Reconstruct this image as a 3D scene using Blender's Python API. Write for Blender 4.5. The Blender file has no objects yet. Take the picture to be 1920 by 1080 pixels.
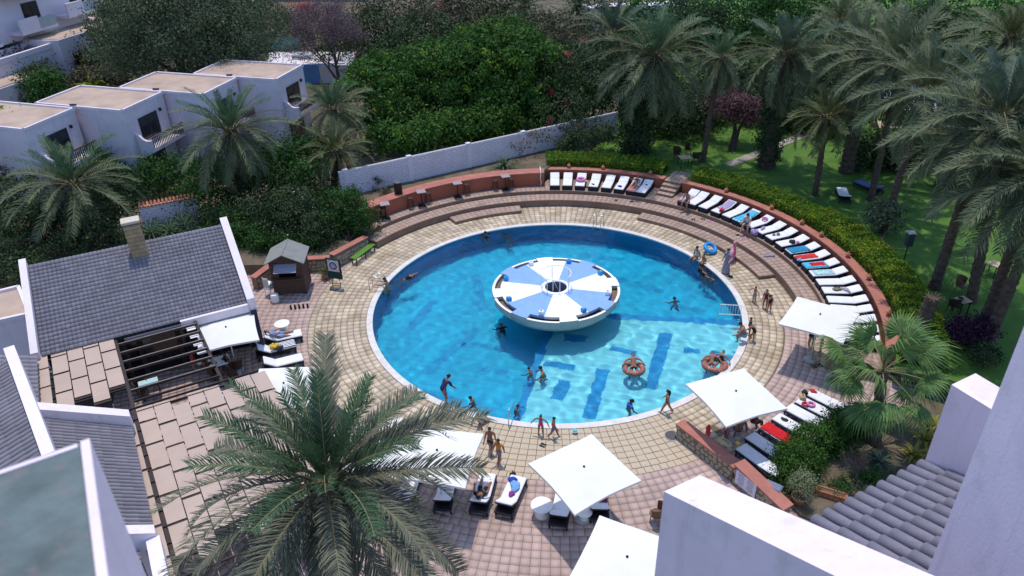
import bpy, bmesh, math, random
import numpy as np
from mathutils import Vector, Matrix, Euler
random.seed(7); rng = np.random.default_rng(7)
R_ = math.radians
SC = bpy.context.scene
COL = SC.collection
PI = math.pi

# ------------------------------------------------------------------ camera
F_PX = 1387.0
CAM = Vector((0.0, -34.80, 21.56))
_p, _y, _r = R_(30.5495), R_(-3.87467), R_(-1.5476)
FW = Vector((math.sin(_y)*math.cos(_p), math.cos(_y)*math.cos(_p), -math.sin(_p)))
_r0 = Vector((math.cos(_y), -math.sin(_y), 0)); _u0 = _r0.cross(FW)
RT = _r0*math.cos(_r) + _u0*math.sin(_r)
UP = -_r0*math.sin(_r) + _u0*math.cos(_r)
cam = bpy.data.cameras.new('camera'); camo = bpy.data.objects.new('camera', cam); COL.objects.link(camo)
camo.matrix_world = Matrix(((RT.x, UP.x, -FW.x, CAM.x), (RT.y, UP.y, -FW.y, CAM.y), (RT.z, UP.z, -FW.z, CAM.z), (0, 0, 0, 1)))
cam.sensor_width = 36.0; cam.lens = 36.0*F_PX/1920.0
cam.clip_start = 0.05; cam.clip_end = 2000
cam.dof.use_dof = True; cam.dof.focus_distance = 36.0; cam.dof.aperture_fstop = 2.4
SC.camera = camo

def G(px, py, z=0.0):
    """point at height z seen at photo pixel (px, py)"""
    d = FW + RT*((px-960)/F_PX) - UP*((py-540)/F_PX)
    return CAM + d*((z-CAM.z)/d.z)
def pol(r, a, z=0.0):
    return Vector((r*math.cos(R_(a)), r*math.sin(R_(a)), z))

# ------------------------------------------------------------------ light
SUN_DIR = Vector((-0.07, 0.27, 1.0)).normalized()
SUN_EL = math.asin(SUN_DIR.z)
w = bpy.data.worlds.new('World'); SC.world = w; w.use_nodes = True
nt = w.node_tree; nt.nodes.clear()
sky = nt.nodes.new('ShaderNodeTexSky'); sky.sky_type = 'NISHITA'; sky.sun_disc = False
sky.sun_elevation = SUN_EL; sky.sun_rotation = math.atan2(SUN_DIR.x, SUN_DIR.y)
sky.air_density = 1.0; sky.dust_density = 0.6; sky.ozone_density = 5.5
bg = nt.nodes.new('ShaderNodeBackground'); bg.inputs[1].default_value = 0.15
wo = nt.nodes.new('ShaderNodeOutputWorld')
nt.links.new(sky.outputs[0], bg.inputs[0]); nt.links.new(bg.outputs[0], wo.inputs[0])
sl = bpy.data.lights.new('sun', 'SUN'); sl.energy = 2.0; sl.angle = R_(0.53); sl.color = (1.0, 0.93, 0.84)
so = bpy.data.objects.new('sun', sl); COL.objects.link(so); so.location = (0, 0, 60)
so.rotation_euler = SUN_DIR.to_track_quat('Z', 'Y').to_euler()
SC.view_settings.view_transform = 'Standard'; SC.view_settings.look = 'None'
SC.view_settings.exposure = 0.66; SC.view_settings.gamma = 1.0; SC.view_settings.use_curve_mapping = False
SC.render.engine = 'CYCLES'
SC.cycles.max_bounces = 8; SC.cycles.transparent_max_bounces = 16
SC.cycles.caustics_refractive = True; SC.cycles.caustics_reflective = False
SC.cycles.sample_clamp_indirect = 4.0

# ------------------------------------------------------------------ materials
MATS = {}
def mat(name, col, rough=0.75, var=0.12, scale=6.0, bump=0.0, bscale=None, spec=0.3, island=0.0, col2=None,
        metallic=0.0, trans=0.0, detail=4.0, stain=None, streak=None, coords='Object', hue=0.0):
    if name in MATS: return MATS[name]
    m = bpy.data.materials.new(name); m.use_nodes = True
    n = m.node_tree; b = n.nodes['Principled BSDF']; L = n.links.new
    b.inputs['Roughness'].default_value = rough; b.inputs['Metallic'].default_value = metallic
    b.inputs['Specular IOR Level'].default_value = spec
    tc = n.nodes.new('ShaderNodeTexCoord')
    no = n.nodes.new('ShaderNodeTexNoise'); no.inputs['Scale'].default_value = scale; no.inputs['Detail'].default_value = detail
    L(tc.outputs[coords], no.inputs['Vector'])
    c = Vector(col); lo = c*(1-var); hi = c*(1+var)
    if col2: lo, hi = Vector(col), Vector(col2)
    mx = n.nodes.new('ShaderNodeMix'); mx.data_type = 'RGBA'
    mx.inputs['A'].default_value = (*lo, 1); mx.inputs['B'].default_value = (*hi, 1)
    cr = n.nodes.new('ShaderNodeMapRange'); cr.inputs['From Min'].default_value = 0.3; cr.inputs['From Max'].default_value = 0.7
    L(no.outputs['Fac'], cr.inputs['Value']); L(cr.outputs[0], mx.inputs['Factor'])
    out = mx.outputs['Result']
    if island > 0:
        ge = n.nodes.new('ShaderNodeNewGeometry')
        hs = n.nodes.new('ShaderNodeHueSaturation')
        mr = n.nodes.new('ShaderNodeMapRange'); mr.inputs['To Min'].default_value = 1-island; mr.inputs['To Max'].default_value = 1+island
        L(ge.outputs['Random Per Island'], mr.inputs['Value']); L(mr.outputs[0], hs.inputs['Value'])
        if hue:
            mh = n.nodes.new('ShaderNodeMapRange'); mh.inputs['To Min'].default_value = 0.5-hue; mh.inputs['To Max'].default_value = 0.5+hue
            ma = n.nodes.new('ShaderNodeMath'); ma.operation = 'MULTIPLY'; ma.inputs[1].default_value = 17.31
            mf = n.nodes.new('ShaderNodeMath'); mf.operation = 'FRACT'
            L(ge.outputs['Random Per Island'], ma.inputs[0]); L(ma.outputs[0], mf.inputs[0]); L(mf.outputs[0], mh.inputs['Value']); L(mh.outputs[0], hs.inputs['Hue'])
        L(out, hs.inputs['Color']); out = hs.outputs[0]
    if stain:
        sc_, scol, lo_, hi_ = stain
        n2 = n.nodes.new('ShaderNodeTexNoise'); n2.inputs['Scale'].default_value = sc_; n2.inputs['Detail'].default_value = 6; n2.inputs['Roughness'].default_value = 0.65
        L(tc.outputs[coords], n2.inputs['Vector'])
        r2 = n.nodes.new('ShaderNodeMapRange'); r2.inputs['From Min'].default_value = lo_; r2.inputs['From Max'].default_value = hi_
        L(n2.outputs['Fac'], r2.inputs['Value'])
        m2 = n.nodes.new('ShaderNodeMix'); m2.data_type = 'RGBA'; m2.inputs['B'].default_value = (*scol, 1)
        L(out, m2.inputs['A']); L(r2.outputs[0], m2.inputs['Factor']); out = m2.outputs['Result']
    if streak:      # rain streaks: noise drawn out along z
        scol, lo_, hi_ = streak
        mp = n.nodes.new('ShaderNodeMapping'); mp.inputs['Scale'].default_value = (5.0, 5.0, 0.35); L(tc.outputs[coords], mp.inputs['Vector'])
        n3 = n.nodes.new('ShaderNodeTexNoise'); n3.inputs['Scale'].default_value = 1.0; n3.inputs['Detail'].default_value = 7; n3.inputs['Roughness'].default_value = 0.7; L(mp.outputs[0], n3.inputs['Vector'])
        r3 = n.nodes.new('ShaderNodeMapRange'); r3.inputs['From Min'].default_value = lo_; r3.inputs['From Max'].default_value = hi_; L(n3.outputs['Fac'], r3.inputs['Value'])
        m3 = n.nodes.new('ShaderNodeMix'); m3.data_type = 'RGBA'; m3.inputs['B'].default_value = (*scol, 1); L(out, m3.inputs['A']); L(r3.outputs[0], m3.inputs['Factor']); out = m3.outputs['Result']
    L(out, b.inputs['Base Color'])
    if bump > 0:
        nb = n.nodes.new('ShaderNodeTexNoise'); nb.inputs['Scale'].default_value = bscale or scale*4; nb.inputs['Detail'].default_value = 5
        L(tc.outputs[coords], nb.inputs['Vector'])
        bp = n.nodes.new('ShaderNodeBump'); bp.inputs['Strength'].default_value = bump; bp.inputs['Distance'].default_value = 0.02
        L(nb.outputs['Fac'], bp.inputs['Height']); L(bp.outputs[0], b.inputs['Normal'])
    if trans > 0:   # leaves let light through
        tr = n.nodes.new('ShaderNodeBsdfTranslucent'); ms = n.nodes.new('ShaderNodeMixShader'); ms.inputs[0].default_value = trans
        L(out, tr.inputs['Color']); L(b.outputs[0], ms.inputs[1]); L(tr.outputs[0], ms.inputs[2])
        L(ms.outputs[0], n.nodes['Material Output'].inputs['Surface'])
    MATS[name] = m
    return m

# ------------------------------------------------------------------ mesh helpers
class MB:
    """collects faces; build() links ONE mesh object"""
    def __init__(s): s.v = []; s.f = []; s.mi = []
    def add(s, vs, fs, mi=0):
        o = len(s.v); s.v.extend([tuple(x) for x in vs]); s.f.extend([tuple(i+o for i in f) for f in fs]); s.mi.extend([mi]*len(fs)); return s
    def box(s, c, size, rz=0.0, mi=0, bev=0.0, mtx=None):
        x, y, z = size[0]/2, size[1]/2, size[2]/2
        M = mtx or (Matrix.Translation(Vector(c)) @ Matrix.Rotation(rz, 4, 'Z'))
        if bev <= 0:
            vs = [(-x,-y,-z),(x,-y,-z),(x,y,-z),(-x,y,-z),(-x,-y,z),(x,-y,z),(x,y,z),(-x,y,z)]
            fs = [(0,3,2,1),(4,5,6,7),(0,1,5,4),(1,2,6,5),(2,3,7,6),(3,0,4,7)]
        else:
            vs = []; fs = []
            b = min(bev, x*.9, y*.9, z*.9)
            lv = [(-z, b), (-z+b, 0), (z-b, 0), (z, b)]
            for zz, ins in lv:
                X, Y = x-ins, y-ins
                vs += [(-X+b,-Y,zz),(X-b,-Y,zz),(X,-Y+b,zz),(X,Y-b,zz),(X-b,Y,zz),(-X+b,Y,zz),(-X,Y-b,zz),(-X,-Y+b,zz)]
            for k in range(3):
                for i in range(8):
                    j = (i+1) % 8; fs.append((k*8+i, k*8+j, (k+1)*8+j, (k+1)*8+i))
            fs.append(tuple(range(7, -1, -1))); fs.append(tuple(range(24, 32)))
        return s.add([M @ Vector(p) for p in vs], fs, mi)
    def obox(s, a, b, w, h, mi=0, up=Vector((0,0,1))):
        """box beam from a to b, width w (sideways), height h (along up), centred"""
        a = Vector(a); b = Vector(b); d = (b-a).normalized(); sd = d.cross(up)
        if sd.length < 1e-4: sd = Vector((1,0,0))
        sd.normalize(); u = sd.cross(d)
        q = [(-w/2,-h/2),(w/2,-h/2),(w/2,h/2),(-w/2,h/2)]
        vs = [p+sd*x+u*y for p in (a, b) for x, y in q]
        return s.add(vs, [(0,3,2,1)[::-1],(4,5,6,7),(0,4,5,1)[::-1],(1,5,6,2)[::-1],(2,6,7,3)[::-1],(3,7,4,0)[::-1]], mi)
    def tube(s, pts, rad, n=8, mi=0, cap=True, closed=False):
        pts = [Vector(p) for p in pts]; N = len(pts)
        if not hasattr(rad, '__len__'): rad = [rad]*N
        base = len(s.v); prev = None
        for i, p in enumerate(pts):
            if closed: d = pts[(i+1) % N]-pts[i-1]
            else: d = pts[min(i+1, N-1)]-pts[max(i-1, 0)]
            d.normalize()
            if prev is None:
                sd = d.cross(Vector((0,0,1)))
                if sd.length < 1e-3: sd = Vector((1,0,0))
            else:
                sd = prev - d*prev.dot(d)
            sd.normalize(); prev = sd; u = d.cross(sd)
            for k in range(n):
                a = 2*PI*k/n
                s.v.append(tuple(p + (sd*math.cos(a)+u*math.sin(a))*rad[i]))
        M = N if closed else N-1
        for i in range(M):
            for k in range(n):
                k2 = (k+1) % n; i2 = (i+1) % N
                s.f.append((base+i*n+k, base+i*n+k2, base+i2*n+k2, base+i2*n+k)); s.mi.append(mi)
        if cap and not closed:
            s.f.append(tuple(base+k for k in range(n-1, -1, -1))); s.f.append(tuple(base+(N-1)*n+k for k in range(n))); s.mi += [mi, mi]
        return s
    def lathe(s, prof, c=(0,0,0), n=24, mi=0, close=True):
        base = len(s.v)
        for r, z in prof:
            for k in range(n):
                a = 2*PI*k/n; s.v.append((c[0]+r*math.cos(a), c[1]+r*math.sin(a), c[2]+z))
        for i in range(len(prof)-1):
            for k in range(n):
                k2 = (k+1) % n
                s.f.append((base+i*n+k, base+i*n+k2, base+(i+1)*n+k2, base+(i+1)*n+k)); s.mi.append(mi)
        if close:
            s.f.append(tuple(base+k for k in range(n-1, -1, -1))); s.f.append(tuple(base+(len(prof)-1)*n+k for k in range(n))); s.mi += [mi, mi]
        return s
    def prism(s, poly, z0, z1, mi=0, mt=None):
        """vertical prism over a polygon of (x, y); z0/z1 number or list"""
        n = len(poly)
        Z0 = z0 if hasattr(z0, '__len__') else [z0]*n; Z1 = z1 if hasattr(z1, '__len__') else [z1]*n
        ar = sum(poly[i][0]*poly[(i+1) % n][1]-poly[(i+1) % n][0]*poly[i][1] for i in range(n))
        o = len(s.v)
        s.v += [(poly[i][0], poly[i][1], Z0[i]) for i in range(n)] + [(poly[i][0], poly[i][1], Z1[i]) for i in range(n)]
        fs = [tuple(range(n-1, -1, -1)), tuple(range(n, 2*n))] + [(i, (i+1) % n, n+(i+1) % n, n+i) for i in range(n)]
        if ar < 0: fs = [f[::-1] for f in fs]
        for i, f in enumerate(fs):
            s.f.append(tuple(o+k for k in f)); s.mi.append(mt if (mt is not None and i == 1) else mi)
        return s
    def ring(s, r0, r1, a0, a1, z0, z1, step=2.0, mi=0, mt=None, c=(0,0)):
        """solid arc (annular sector) between two angles in degrees; mt = material index of the top"""
        n = max(1, int(math.ceil(abs(a1-a0)/step))); o = len(s.v)
        full = abs(abs(a1-a0)-360) < 1e-6
        for i in range(n+1):
            a = R_(a0+(a1-a0)*i/n); ca, sa = math.cos(a), math.sin(a)
            s.v += [(c[0]+r0*ca, c[1]+r0*sa, z0), (c[0]+r1*ca, c[1]+r1*sa, z0), (c[0]+r1*ca, c[1]+r1*sa, z1), (c[0]+r0*ca, c[1]+r0*sa, z1)]
        mt = mi if mt is None else mt
        for i in range(n):
            a, b = o+4*i, o+4*i+4
            s.f += [(a, b, b+1, a+1), (a+1, b+1, b+2, a+2), (a+2, b+2, b+3, a+3), (a+3, b+3, b, a)]; s.mi += [mi, mi, mt, mi]
        if not full:
            e = o+4*n; s.f += [(o, o+1, o+2, o+3), (e+3, e+2, e+1, e)]; s.mi += [mi, mi]
        return s
    def build(s, name, mats, parent=None, smooth=False, loc=None, rz=0.0):
        me = bpy.data.meshes.new(name); me.from_pydata(s.v, [], s.f)
        if not isinstance(mats, (list, tuple)): mats = [mats]
        for m in mats: me.materials.append(m)
        if len(mats) > 1: me.polygons.foreach_set('material_index', np.array(s.mi, dtype=np.int32))
        if smooth: me.polygons.foreach_set('use_smooth', np.ones(len(me.polygons), dtype=bool))
        me.update()
        return link(name, me, parent, loc, rz)
def link(name, me, parent=None, loc=None, rz=0.0):
    o = bpy.data.objects.new(name, me); COL.objects.link(o)
    if parent: o.parent = parent
    if loc is not None: o.location = loc
    if rz: o.rotation_euler = (0, 0, rz)
    return o
def npmesh(name, V, Fc, mats, parent=None, smooth=False, mi=None):
    """fast mesh from numpy quads/tris (all the same size)"""
    me = bpy.data.meshes.new(name); k = Fc.shape[1]
    me.vertices.add(len(V)); me.vertices.foreach_set('co', np.ascontiguousarray(V, dtype=np.float32).ravel())
    me.loops.add(len(Fc)*k); me.loops.foreach_set('vertex_index', np.ascontiguousarray(Fc, dtype=np.int32).ravel())
    me.polygons.add(len(Fc)); me.polygons.foreach_set('loop_start', np.arange(0, len(Fc)*k, k, dtype=np.int32))
    if not isinstance(mats, (list, tuple)): mats = [mats]
    for m in mats: me.materials.append(m)
    if mi is not None: me.polygons.foreach_set('material_index', np.ascontiguousarray(mi, dtype=np.int32))
    if smooth: me.polygons.foreach_set('use_smooth', np.ones(len(Fc), dtype=bool))
    me.update(calc_edges=True); me.validate()
    return link(name, me, parent)
def tag(o, label, cat, group=None):
    o['label'] = label; o['category'] = cat
    if group: o['group'] = group
    return o
def struct(o): o['kind'] = 'structure'; return o
def stuff(o): o['kind'] = 'stuff'; return o
def thing(name, label, cat, loc=(0,0,0), rz=0.0, group=None):
    o = bpy.data.objects.new(name, None); COL.objects.link(o); o.empty_display_size = 0.2
    o.location = loc; o.rotation_euler = (0, 0, rz)
    return tag(o, label, cat, group)
def dup(root, loc, rz=0.0, label=None, group=None):
    r = root.copy(); COL.objects.link(r); r.location = loc; r.rotation_euler = (0, 0, rz)
    if label: r['label'] = label
    if group: r['group'] = group
    for ch in list(root.children):
        c = ch.copy(); COL.objects.link(c); c.parent = r
        for g_ in list(ch.children):
            d = g_.copy(); COL.objects.link(d); d.parent = c
    return r
def W(p): return Vector(p)
# ================================================================== materials of the site
M_soil = mat('soil', (0.10,0.075,0.05), 0.95, scale=1.2, col2=(0.16,0.125,0.085), bump=0.5, bscale=9, stain=(0.5,(0.045,0.06,0.025),0.5,0.62))
M_grout = mat('grout', (0.15,0.115,0.08), 0.95, scale=3, var=0.3)
M_tan = mat('paver_tan', (0.53,0.43,0.31), 0.8, scale=0.6, var=0.20, bump=0.3, bscale=16, island=0.20, stain=(0.8,(0.33,0.24,0.14),0.50,0.74), coords='Object')
M_pink = mat('paver_pink', (0.46,0.335,0.295), 0.8, scale=0.5, var=0.14, bump=0.25, bscale=16, island=0.11, stain=(0.6,(0.35,0.25,0.21),0.50,0.75))
M_tread = mat('tread_tiles', (0.40,0.285,0.23), 0.8, scale=0.9, var=0.18, bump=0.25, bscale=20, island=0.12, stain=(0.9,(0.27,0.185,0.14),0.52,0.8))
M_riser = mat('riser_paint', (0.235,0.15,0.105), 0.8, scale=1.2, var=0.14, bump=0.2, bscale=10, stain=(1.6,(0.15,0.10,0.075),0.52,0.8))
M_orange = mat('orange_render', (0.36,0.105,0.06), 0.85, scale=1.3, var=0.14, bump=0.25, bscale=30, stain=(1.1,(0.33,0.13,0.085),0.5,0.8))
M_rose = mat('rose_cap', (0.40,0.155,0.115), 0.85, scale=1.6, var=0.14, bump=0.25, bscale=30, stain=(1.8,(0.27,0.12,0.095),0.5,0.8))
M_cope = mat('pool_coping', (0.64,0.60,0.56), 0.6, scale=3, var=0.10, bump=0.25, bscale=18, stain=(2.0,(0.52,0.44,0.36),0.52,0.8))
M_white = mat('white_render', (0.76,0.675,0.72), 0.85, scale=0.7, var=0.05, bump=0.25, bscale=28, stain=(0.8,(0.60,0.56,0.55),0.55,0.85), streak=((0.50,0.46,0.46),.55,.9))
M_block = mat('white_blockwork', (0.70,0.635,0.69), 0.85, scale=0.7, var=0.07, bump=0.3, bscale=22, island=0.04, stain=(0.8,(0.50,0.48,0.49),0.55,0.85), streak=((0.42,0.40,0.41),.55,.9))
M_lawn = mat('lawn', (0.050,0.12,0.016), 0.95, scale=0.7, col2=(0.095,0.19,0.028), bump=0.8, bscale=40, stain=(0.28,(0.085,0.085,0.04),0.58,0.75))
M_path = mat('path_stone', (0.30,0.26,0.225), 0.9, scale=1.5, var=0.15, bump=0.3, bscale=16)
M_steel = mat('steel', (0.55,0.56,0.58), 0.3, metallic=0.9, var=0.05)
M_black = mat('black_metal', (0.018,0.017,0.018), 0.5, var=0.2)
M_darkwood = mat('dark_wood', (0.05,0.028,0.018), 0.6, scale=14, var=0.3)
M_plastic = mat('white_plastic', (0.80,0.79,0.77), 0.45, var=0.04)

# ================================================================== ground
mb = MB(); rr = [10.3, 14, 20, 35, 70, 140, 300, 800]; N = 72
for r in rr:
    for k in range(N): mb.v.append((r*math.cos(2*PI*k/N), r*math.sin(2*PI*k/N), -0.045))
for i in range(len(rr)-1):
    for k in range(N):
        k2 = (k+1) % N; mb.f.append((i*N+k, (i+1)*N+k, (i+1)*N+k2, i*N+k2)); mb.mi.append(0)
struct(mb.build('ground', M_soil))

# ================================================================== pavements
def paver_arrays(r0, w, nr, a0, a1, arc, z, gap=0.020, zj=0.004, inset=0.004, keep=None):
    V = []; nfix = None
    for i in range(nr):
        ra, rb = r0+i*w+gap/2, r0+(i+1)*w-gap/2; rm = (ra+rb)/2
        if nfix is None or i % 8 == 0: nfix = max(1, int(round(abs(R_(a1-a0))*(r0+(i+4)*w)/arc)))
        n = nfix; da = (a1-a0)/n
        off = 0.0
        for k in range(n):
            ga = math.degrees(gap/2/rm)
            t0, t1 = a0+k*da+off+ga, a0+(k+1)*da+off-ga
            if keep and not keep(rm, (t0+t1)/2): continue
            zz = z + rng.uniform(-zj, zj); j = rng.uniform(-.007, .007, 4)
            ia = math.degrees(inset/rm)
            P = lambda r, t, h: (r*math.cos(R_(t)), r*math.sin(R_(t)), h)
            V += [P(ra,t0,zz-.03), P(rb,t0,zz-.03), P(rb,t1,zz-.03), P(ra,t1,zz-.03),
                  P(ra+inset+j[0],t0+ia,zz), P(rb-inset+j[1],t0+ia,zz), P(rb-inset+j[2],t1-ia,zz), P(ra+inset+j[3],t1-ia,zz)]
    return np.array(V)
_PF = np.array([(4,5,6,7),(0,1,5,4),(1,2,6,5),(2,3,7,6),(3,0,4,7)])
def paver_stuff(name, V, m, parent):
    n = len(V)//8; Fc = (_PF[None]+8*np.arange(n)[:, None, None]).reshape(-1, 4)
    return stuff(npmesh(name, V, Fc, m, parent))
def paver_parts(V, m, parent):
    for k in range(len(V)//8):
        p = V[8*k:8*k+8]; c = p.mean(0); c[2] = p[4, 2]
        mb = MB(); mb.add(p-c, _PF.tolist()); mb.build('paver', m, parent, loc=tuple(c))

# tan ring round the pool
mb = MB(); mb.ring(10.30, 13.05, 0, 360, -0.044, -0.011, 3); dk = struct(mb.build('pool_deck', M_grout))
def in_tier(a): a = (a+180) % 360-180; return -6.5 < a < 150.5
def tan_keep(r, a):
    a = (a+180) % 360-180
    if r > 13.0 and in_tier(a): return False
    if -57 < a < -6 and r > 12.05: return False
    return True
V = paver_arrays(10.31, 0.338, 9, -180, 180, 0.36, 0.0, keep=tan_keep)
cc = V.reshape(-1, 8, 3).mean(1); d = np.linalg.norm(cc-np.array(CAM), axis=1)
az = np.degrees(np.arctan2(cc[:, 1], cc[:, 0]))
sc_ = d + np.where((az > -116) & (az < -62), 0, 50); order = np.argsort(sc_)
V8 = V.reshape(-1, 8, 3)
paver_parts(V8[order[:290]].reshape(-1, 3), M_tan, dk)
paver_stuff('tan_pavers', V8[order[290:]].reshape(-1, 3), M_tan, dk)
# rose patio outside it
mb = MB(); mb.ring(13.05, 27.0, 150, 305, -0.044, -0.010, 3); mb.ring(13.05, 19.5, -54.9, -6.5, -0.044, -0.010, 3); mb.ring(11.95, 13.0, -57, -6, -0.0105, -0.0085, 3)
pt = struct(mb.build('patio', M_grout))
V = np.concatenate([paver_arrays(13.36, 0.345, 39, 152, 305, 0.36, 0.0, gap=.011, keep=lambda r, a: not (r > 22.5 and a < 232)), paver_arrays(12.06, 0.345, 20, -54.9, -6.5, 0.36, 0.001, gap=.011, keep=lambda r, a: not (r > 16.9 and a < -40))])
V8 = V.reshape(-1, 8, 3); cc = V8.mean(1); d = np.linalg.norm(cc-np.array(CAM), axis=1); az = np.degrees(np.arctan2(cc[:, 1], cc[:, 0]))
sc_ = d + np.where((az > -100) & (az < -72), 0, 50); order = np.argsort(sc_)
order = np.concatenate([order[60:350], order[:60], order[350:]])
paver_parts(V8[order[:290]].reshape(-1, 3), M_pink, pt)
paver_stuff('rose_pavers', V8[order[290:]].reshape(-1, 3), M_pink, pt)
# kerb of the raised planting bed to the right of the patio
# ================================================================== terraces (two risers and the long steps)
def tiles_on(parent, r0, r1, a0, a1, z, w=0.345):
    nr = max(1, int(round((r1-r0)/w))); V = paver_arrays(r0, (r1-r0)/nr, nr, a0, a1, 0.36, z+0.006, gap=0.010, zj=0.0015, inset=0.004)
    paver_stuff('tread_tile', V, M_tread, parent)
mb = MB(); mb.ring(13.0, 14.12, -6.5, 150.2, -0.04, 0.462, 1.5)
t1 = struct(mb.build('lower_terrace', M_riser)); tiles_on(t1, 13.03, 14.10, -6.4, 150.1, 0.462)
mb = MB(); mb.ring(14.10, 15.35, 93.0, 149.0, -0.04, 0.70, 1.5); mb.ring(14.10, 16.42, -24, 93.0, -0.041, 0.70, 1.5)
t2 = struct(mb.build('upper_terrace', M_riser)); tiles_on(t2, 14.14, 15.05, 93.05, 148.7, 0.70); tiles_on(t2, 14.14, 16.33, -23.8, 92.9, 0.70)
for a0, a1 in ((101.2, 124.0), (13.5, 63.0)):
    mb = MB(); mb.ring(12.02, 12.995, a0, a1, -0.04, 0.195, 1.5)
    s_ = struct(mb.build('long_step', M_riser)); tiles_on(s_, 12.05, 12.98, a0+.15, a1-.15, 0.195)
# steps up to the garden between the two rows of loungers
mb = MB()
for i in range(4):
    r0 = 15.05+i*0.45; mb.ring(r0, 18.6, 57.9, 62.3, 0.70, 0.70+0.155*(i+1), 1.0)
gs = struct(mb.build('garden_steps', M_riser))
for i in range(4): tiles_on(gs, 15.06+i*0.45, 15.05+(i+1)*.45 if i < 3 else 18.55, 57.95, 62.25, 0.70+0.155*(i+1))

# ================================================================== walls of the ring
mb = MB(); mb.ring(15.06, 15.36, 93.2, 149.2, 0.69, 1.64, 1.5)
wl = tag(mb.build('retaining_wall', M_orange), 'curved orange rendered wall behind the bar tables', 'wall')
mb = MB(); mb.ring(15.03, 15.95, 93.2, 149.2, 1.64, 1.70, 1.5); mb.build('wall_cap', M_rose, wl)
for (a0, a1, lb) in ((62.5, 92.9, 'curved rose wall behind the row of eight loungers'), (-21.5, 57.6, 'long curved rose wall behind the loungers below the clipped hedge')):
    mb = MB(); mb.ring(16.40, 16.86, a0, a1, 0.69, 1.36, 1.5)
    wl = tag(mb.build('lounger_wall', M_orange), lb, 'wall')
    mb = MB(); mb.ring(16.36, 16.95, a0-.08, a1+.08, 1.36, 1.42, 1.5); mb.build('wall_cap', M_rose, wl)
# step face where the left wall meets the higher lounger wall
# terracotta lamps on the wall cap
M_terra = mat('terracotta', (0.40,0.17,0.09), 0.85, scale=8, var=0.2)
lb = [(1068,302),(1134,307),(1222,322),(1371,352),(1449,388),(1503,417),(1543,439),(1590,478),(1627,520),(1656,586)]
lamp0 = None
for i, (x, y) in enumerate(lb):
    p = G(x, y, 1.55); a = math.degrees(math.atan2(p.y, p.x)); q = pol(16.72, a, 1.42)
    lab = 'small terracotta garden lamp standing on the rose wall cap'
    if lamp0 is None:
        t = thing('wall_lamp', lab, 'lamp', q, 0, 'terracotta lamps along the lounger wall')
        mb = MB(); mb.lathe([(0.085,0),(0.095,0.02),(0.095,0.13),(0.11,0.15)], n=12); mb.build('base', M_terra, t, True)
        mb = MB(); mb.lathe([(0.15,0.15),(0.16,0.17),(0.10,0.25),(0.05,0.28),(0.055,0.32),(0.02,0.35)], n=12); mb.build('lamp_cap', M_terra, t, True)
        mb = MB(); mb.lathe([(0.07,0.149),(0.07,0.19)], n=10); mb.build('opening', M_black, t)
        lamp0 = t
    else: dup(lamp0, q)

# ================================================================== lawn and garden beds
LAWN_Z = 1.28
poly = [pol(16.84, a) for a in range(92, -26, -2)]
poly = [(p.x, p.y) for p in poly] + [(19.5,-9.6),(23.5,-12.5),(70,-22),(160,40),(130,180),(20,190),(9,60),(4.9,25.2),(2.0,19.5)]
mb = MB(); mb.prism(poly, LAWN_Z-0.6, LAWN_Z); struct(mb.build('lawn', M_lawn))
# planting bed between the orange wall and the white block wall
poly = [pol(15.34, a) for a in range(94, 150, 3)]
poly = [(p.x, p.y) for p in poly] + [(-15.6,10.7),(-14.3,11.5),(1.4,21.6)]
mb = MB(); mb.prism(poly, 0.2, 1.52); struct(mb.build('planting_bed', M_soil))
mb = MB(); mb.prism([(-11.95,6.2),(-13.4,7.9),(-15.5,11.2),(-19,11),(-22,6),(-19.5,3.0),(-16.2,3.2),(-13.2,4.2)], -0.04, 0.62); struct(mb.build('shrub_bed', M_soil))
mb = MB(); mb.prism([(9.15,-14.9),(8.2,-13.1),(12.9,-10.2),(16.5,-7.6),(19,-9.7),(24,-13),(22,-20),(12.5,-17.2)], -0.04, 0.10); struct(mb.build('garden_bed', M_soil))
# path over the lawn
a, b = G(1365,310,LAWN_Z), G(1560,232,LAWN_Z); dv = (b-a).normalized(); sd = Vector((-dv.y, dv.x, 0))
mb = MB()
L_ = (b-a).length; n = int(L_/0.9)
for i in range(n):
    c = a+dv*(L_*(i+.5)/n); mb.box((c.x, c.y, LAWN_Z+0.012), (L_/n-.03, 0.85, 0.05), math.atan2(dv.y, dv.x), bev=0.01)
struct(mb.build('path', M_path))

# ================================================================== white block wall and its return
M_joint = mat('block_joint', (0.42,0.41,0.43), .9)
def block_wall(name, label, a, b, z0, h, th, bl=0.42, bh=0.19, cap=None):
    a = Vector(a); b = Vector(b); d = b-a; L = d.length; d.normalize(); nrm = Vector((-d.y, d.x, 0))
    rz = math.atan2(d.y, d.x)
    t = thing(name, label, 'wall', (a+b)/2 + Vector((0,0,z0)))
    base = t.location.copy()
    mb = MB(); c = (a+b)/2-base; mb.box((c.x, c.y, c.z+z0+h/2), (L, th-0.03, h), rz); mb.build('core', M_joint, t)
    V = []; nr = int(round(h/bh)); bh = h/nr
    mb = MB()
    for i in range(nr):
        s = (i % 2)*bl/2; x = -s
        while x < L:
            x0, x1 = max(0, x), min(L, x+bl); x += bl
            if x1-x0 < 0.06: continue
            c = a+d*((x0+x1)/2)-base
            mb.box((c.x, c.y, (i+.5)*bh), (x1-x0-.022, th, bh-.026), rz)
    stuff(mb.build('block_courses', M_block, t))
    return t, d, nrm, L
bw, d_, n_, L_ = block_wall('block_wall', 'long white painted block wall under the overhanging green tree', (-14.6,11.2,0), (4.9,24.1,0), 1.45, 1.85, 0.22)
mb = MB()
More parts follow.
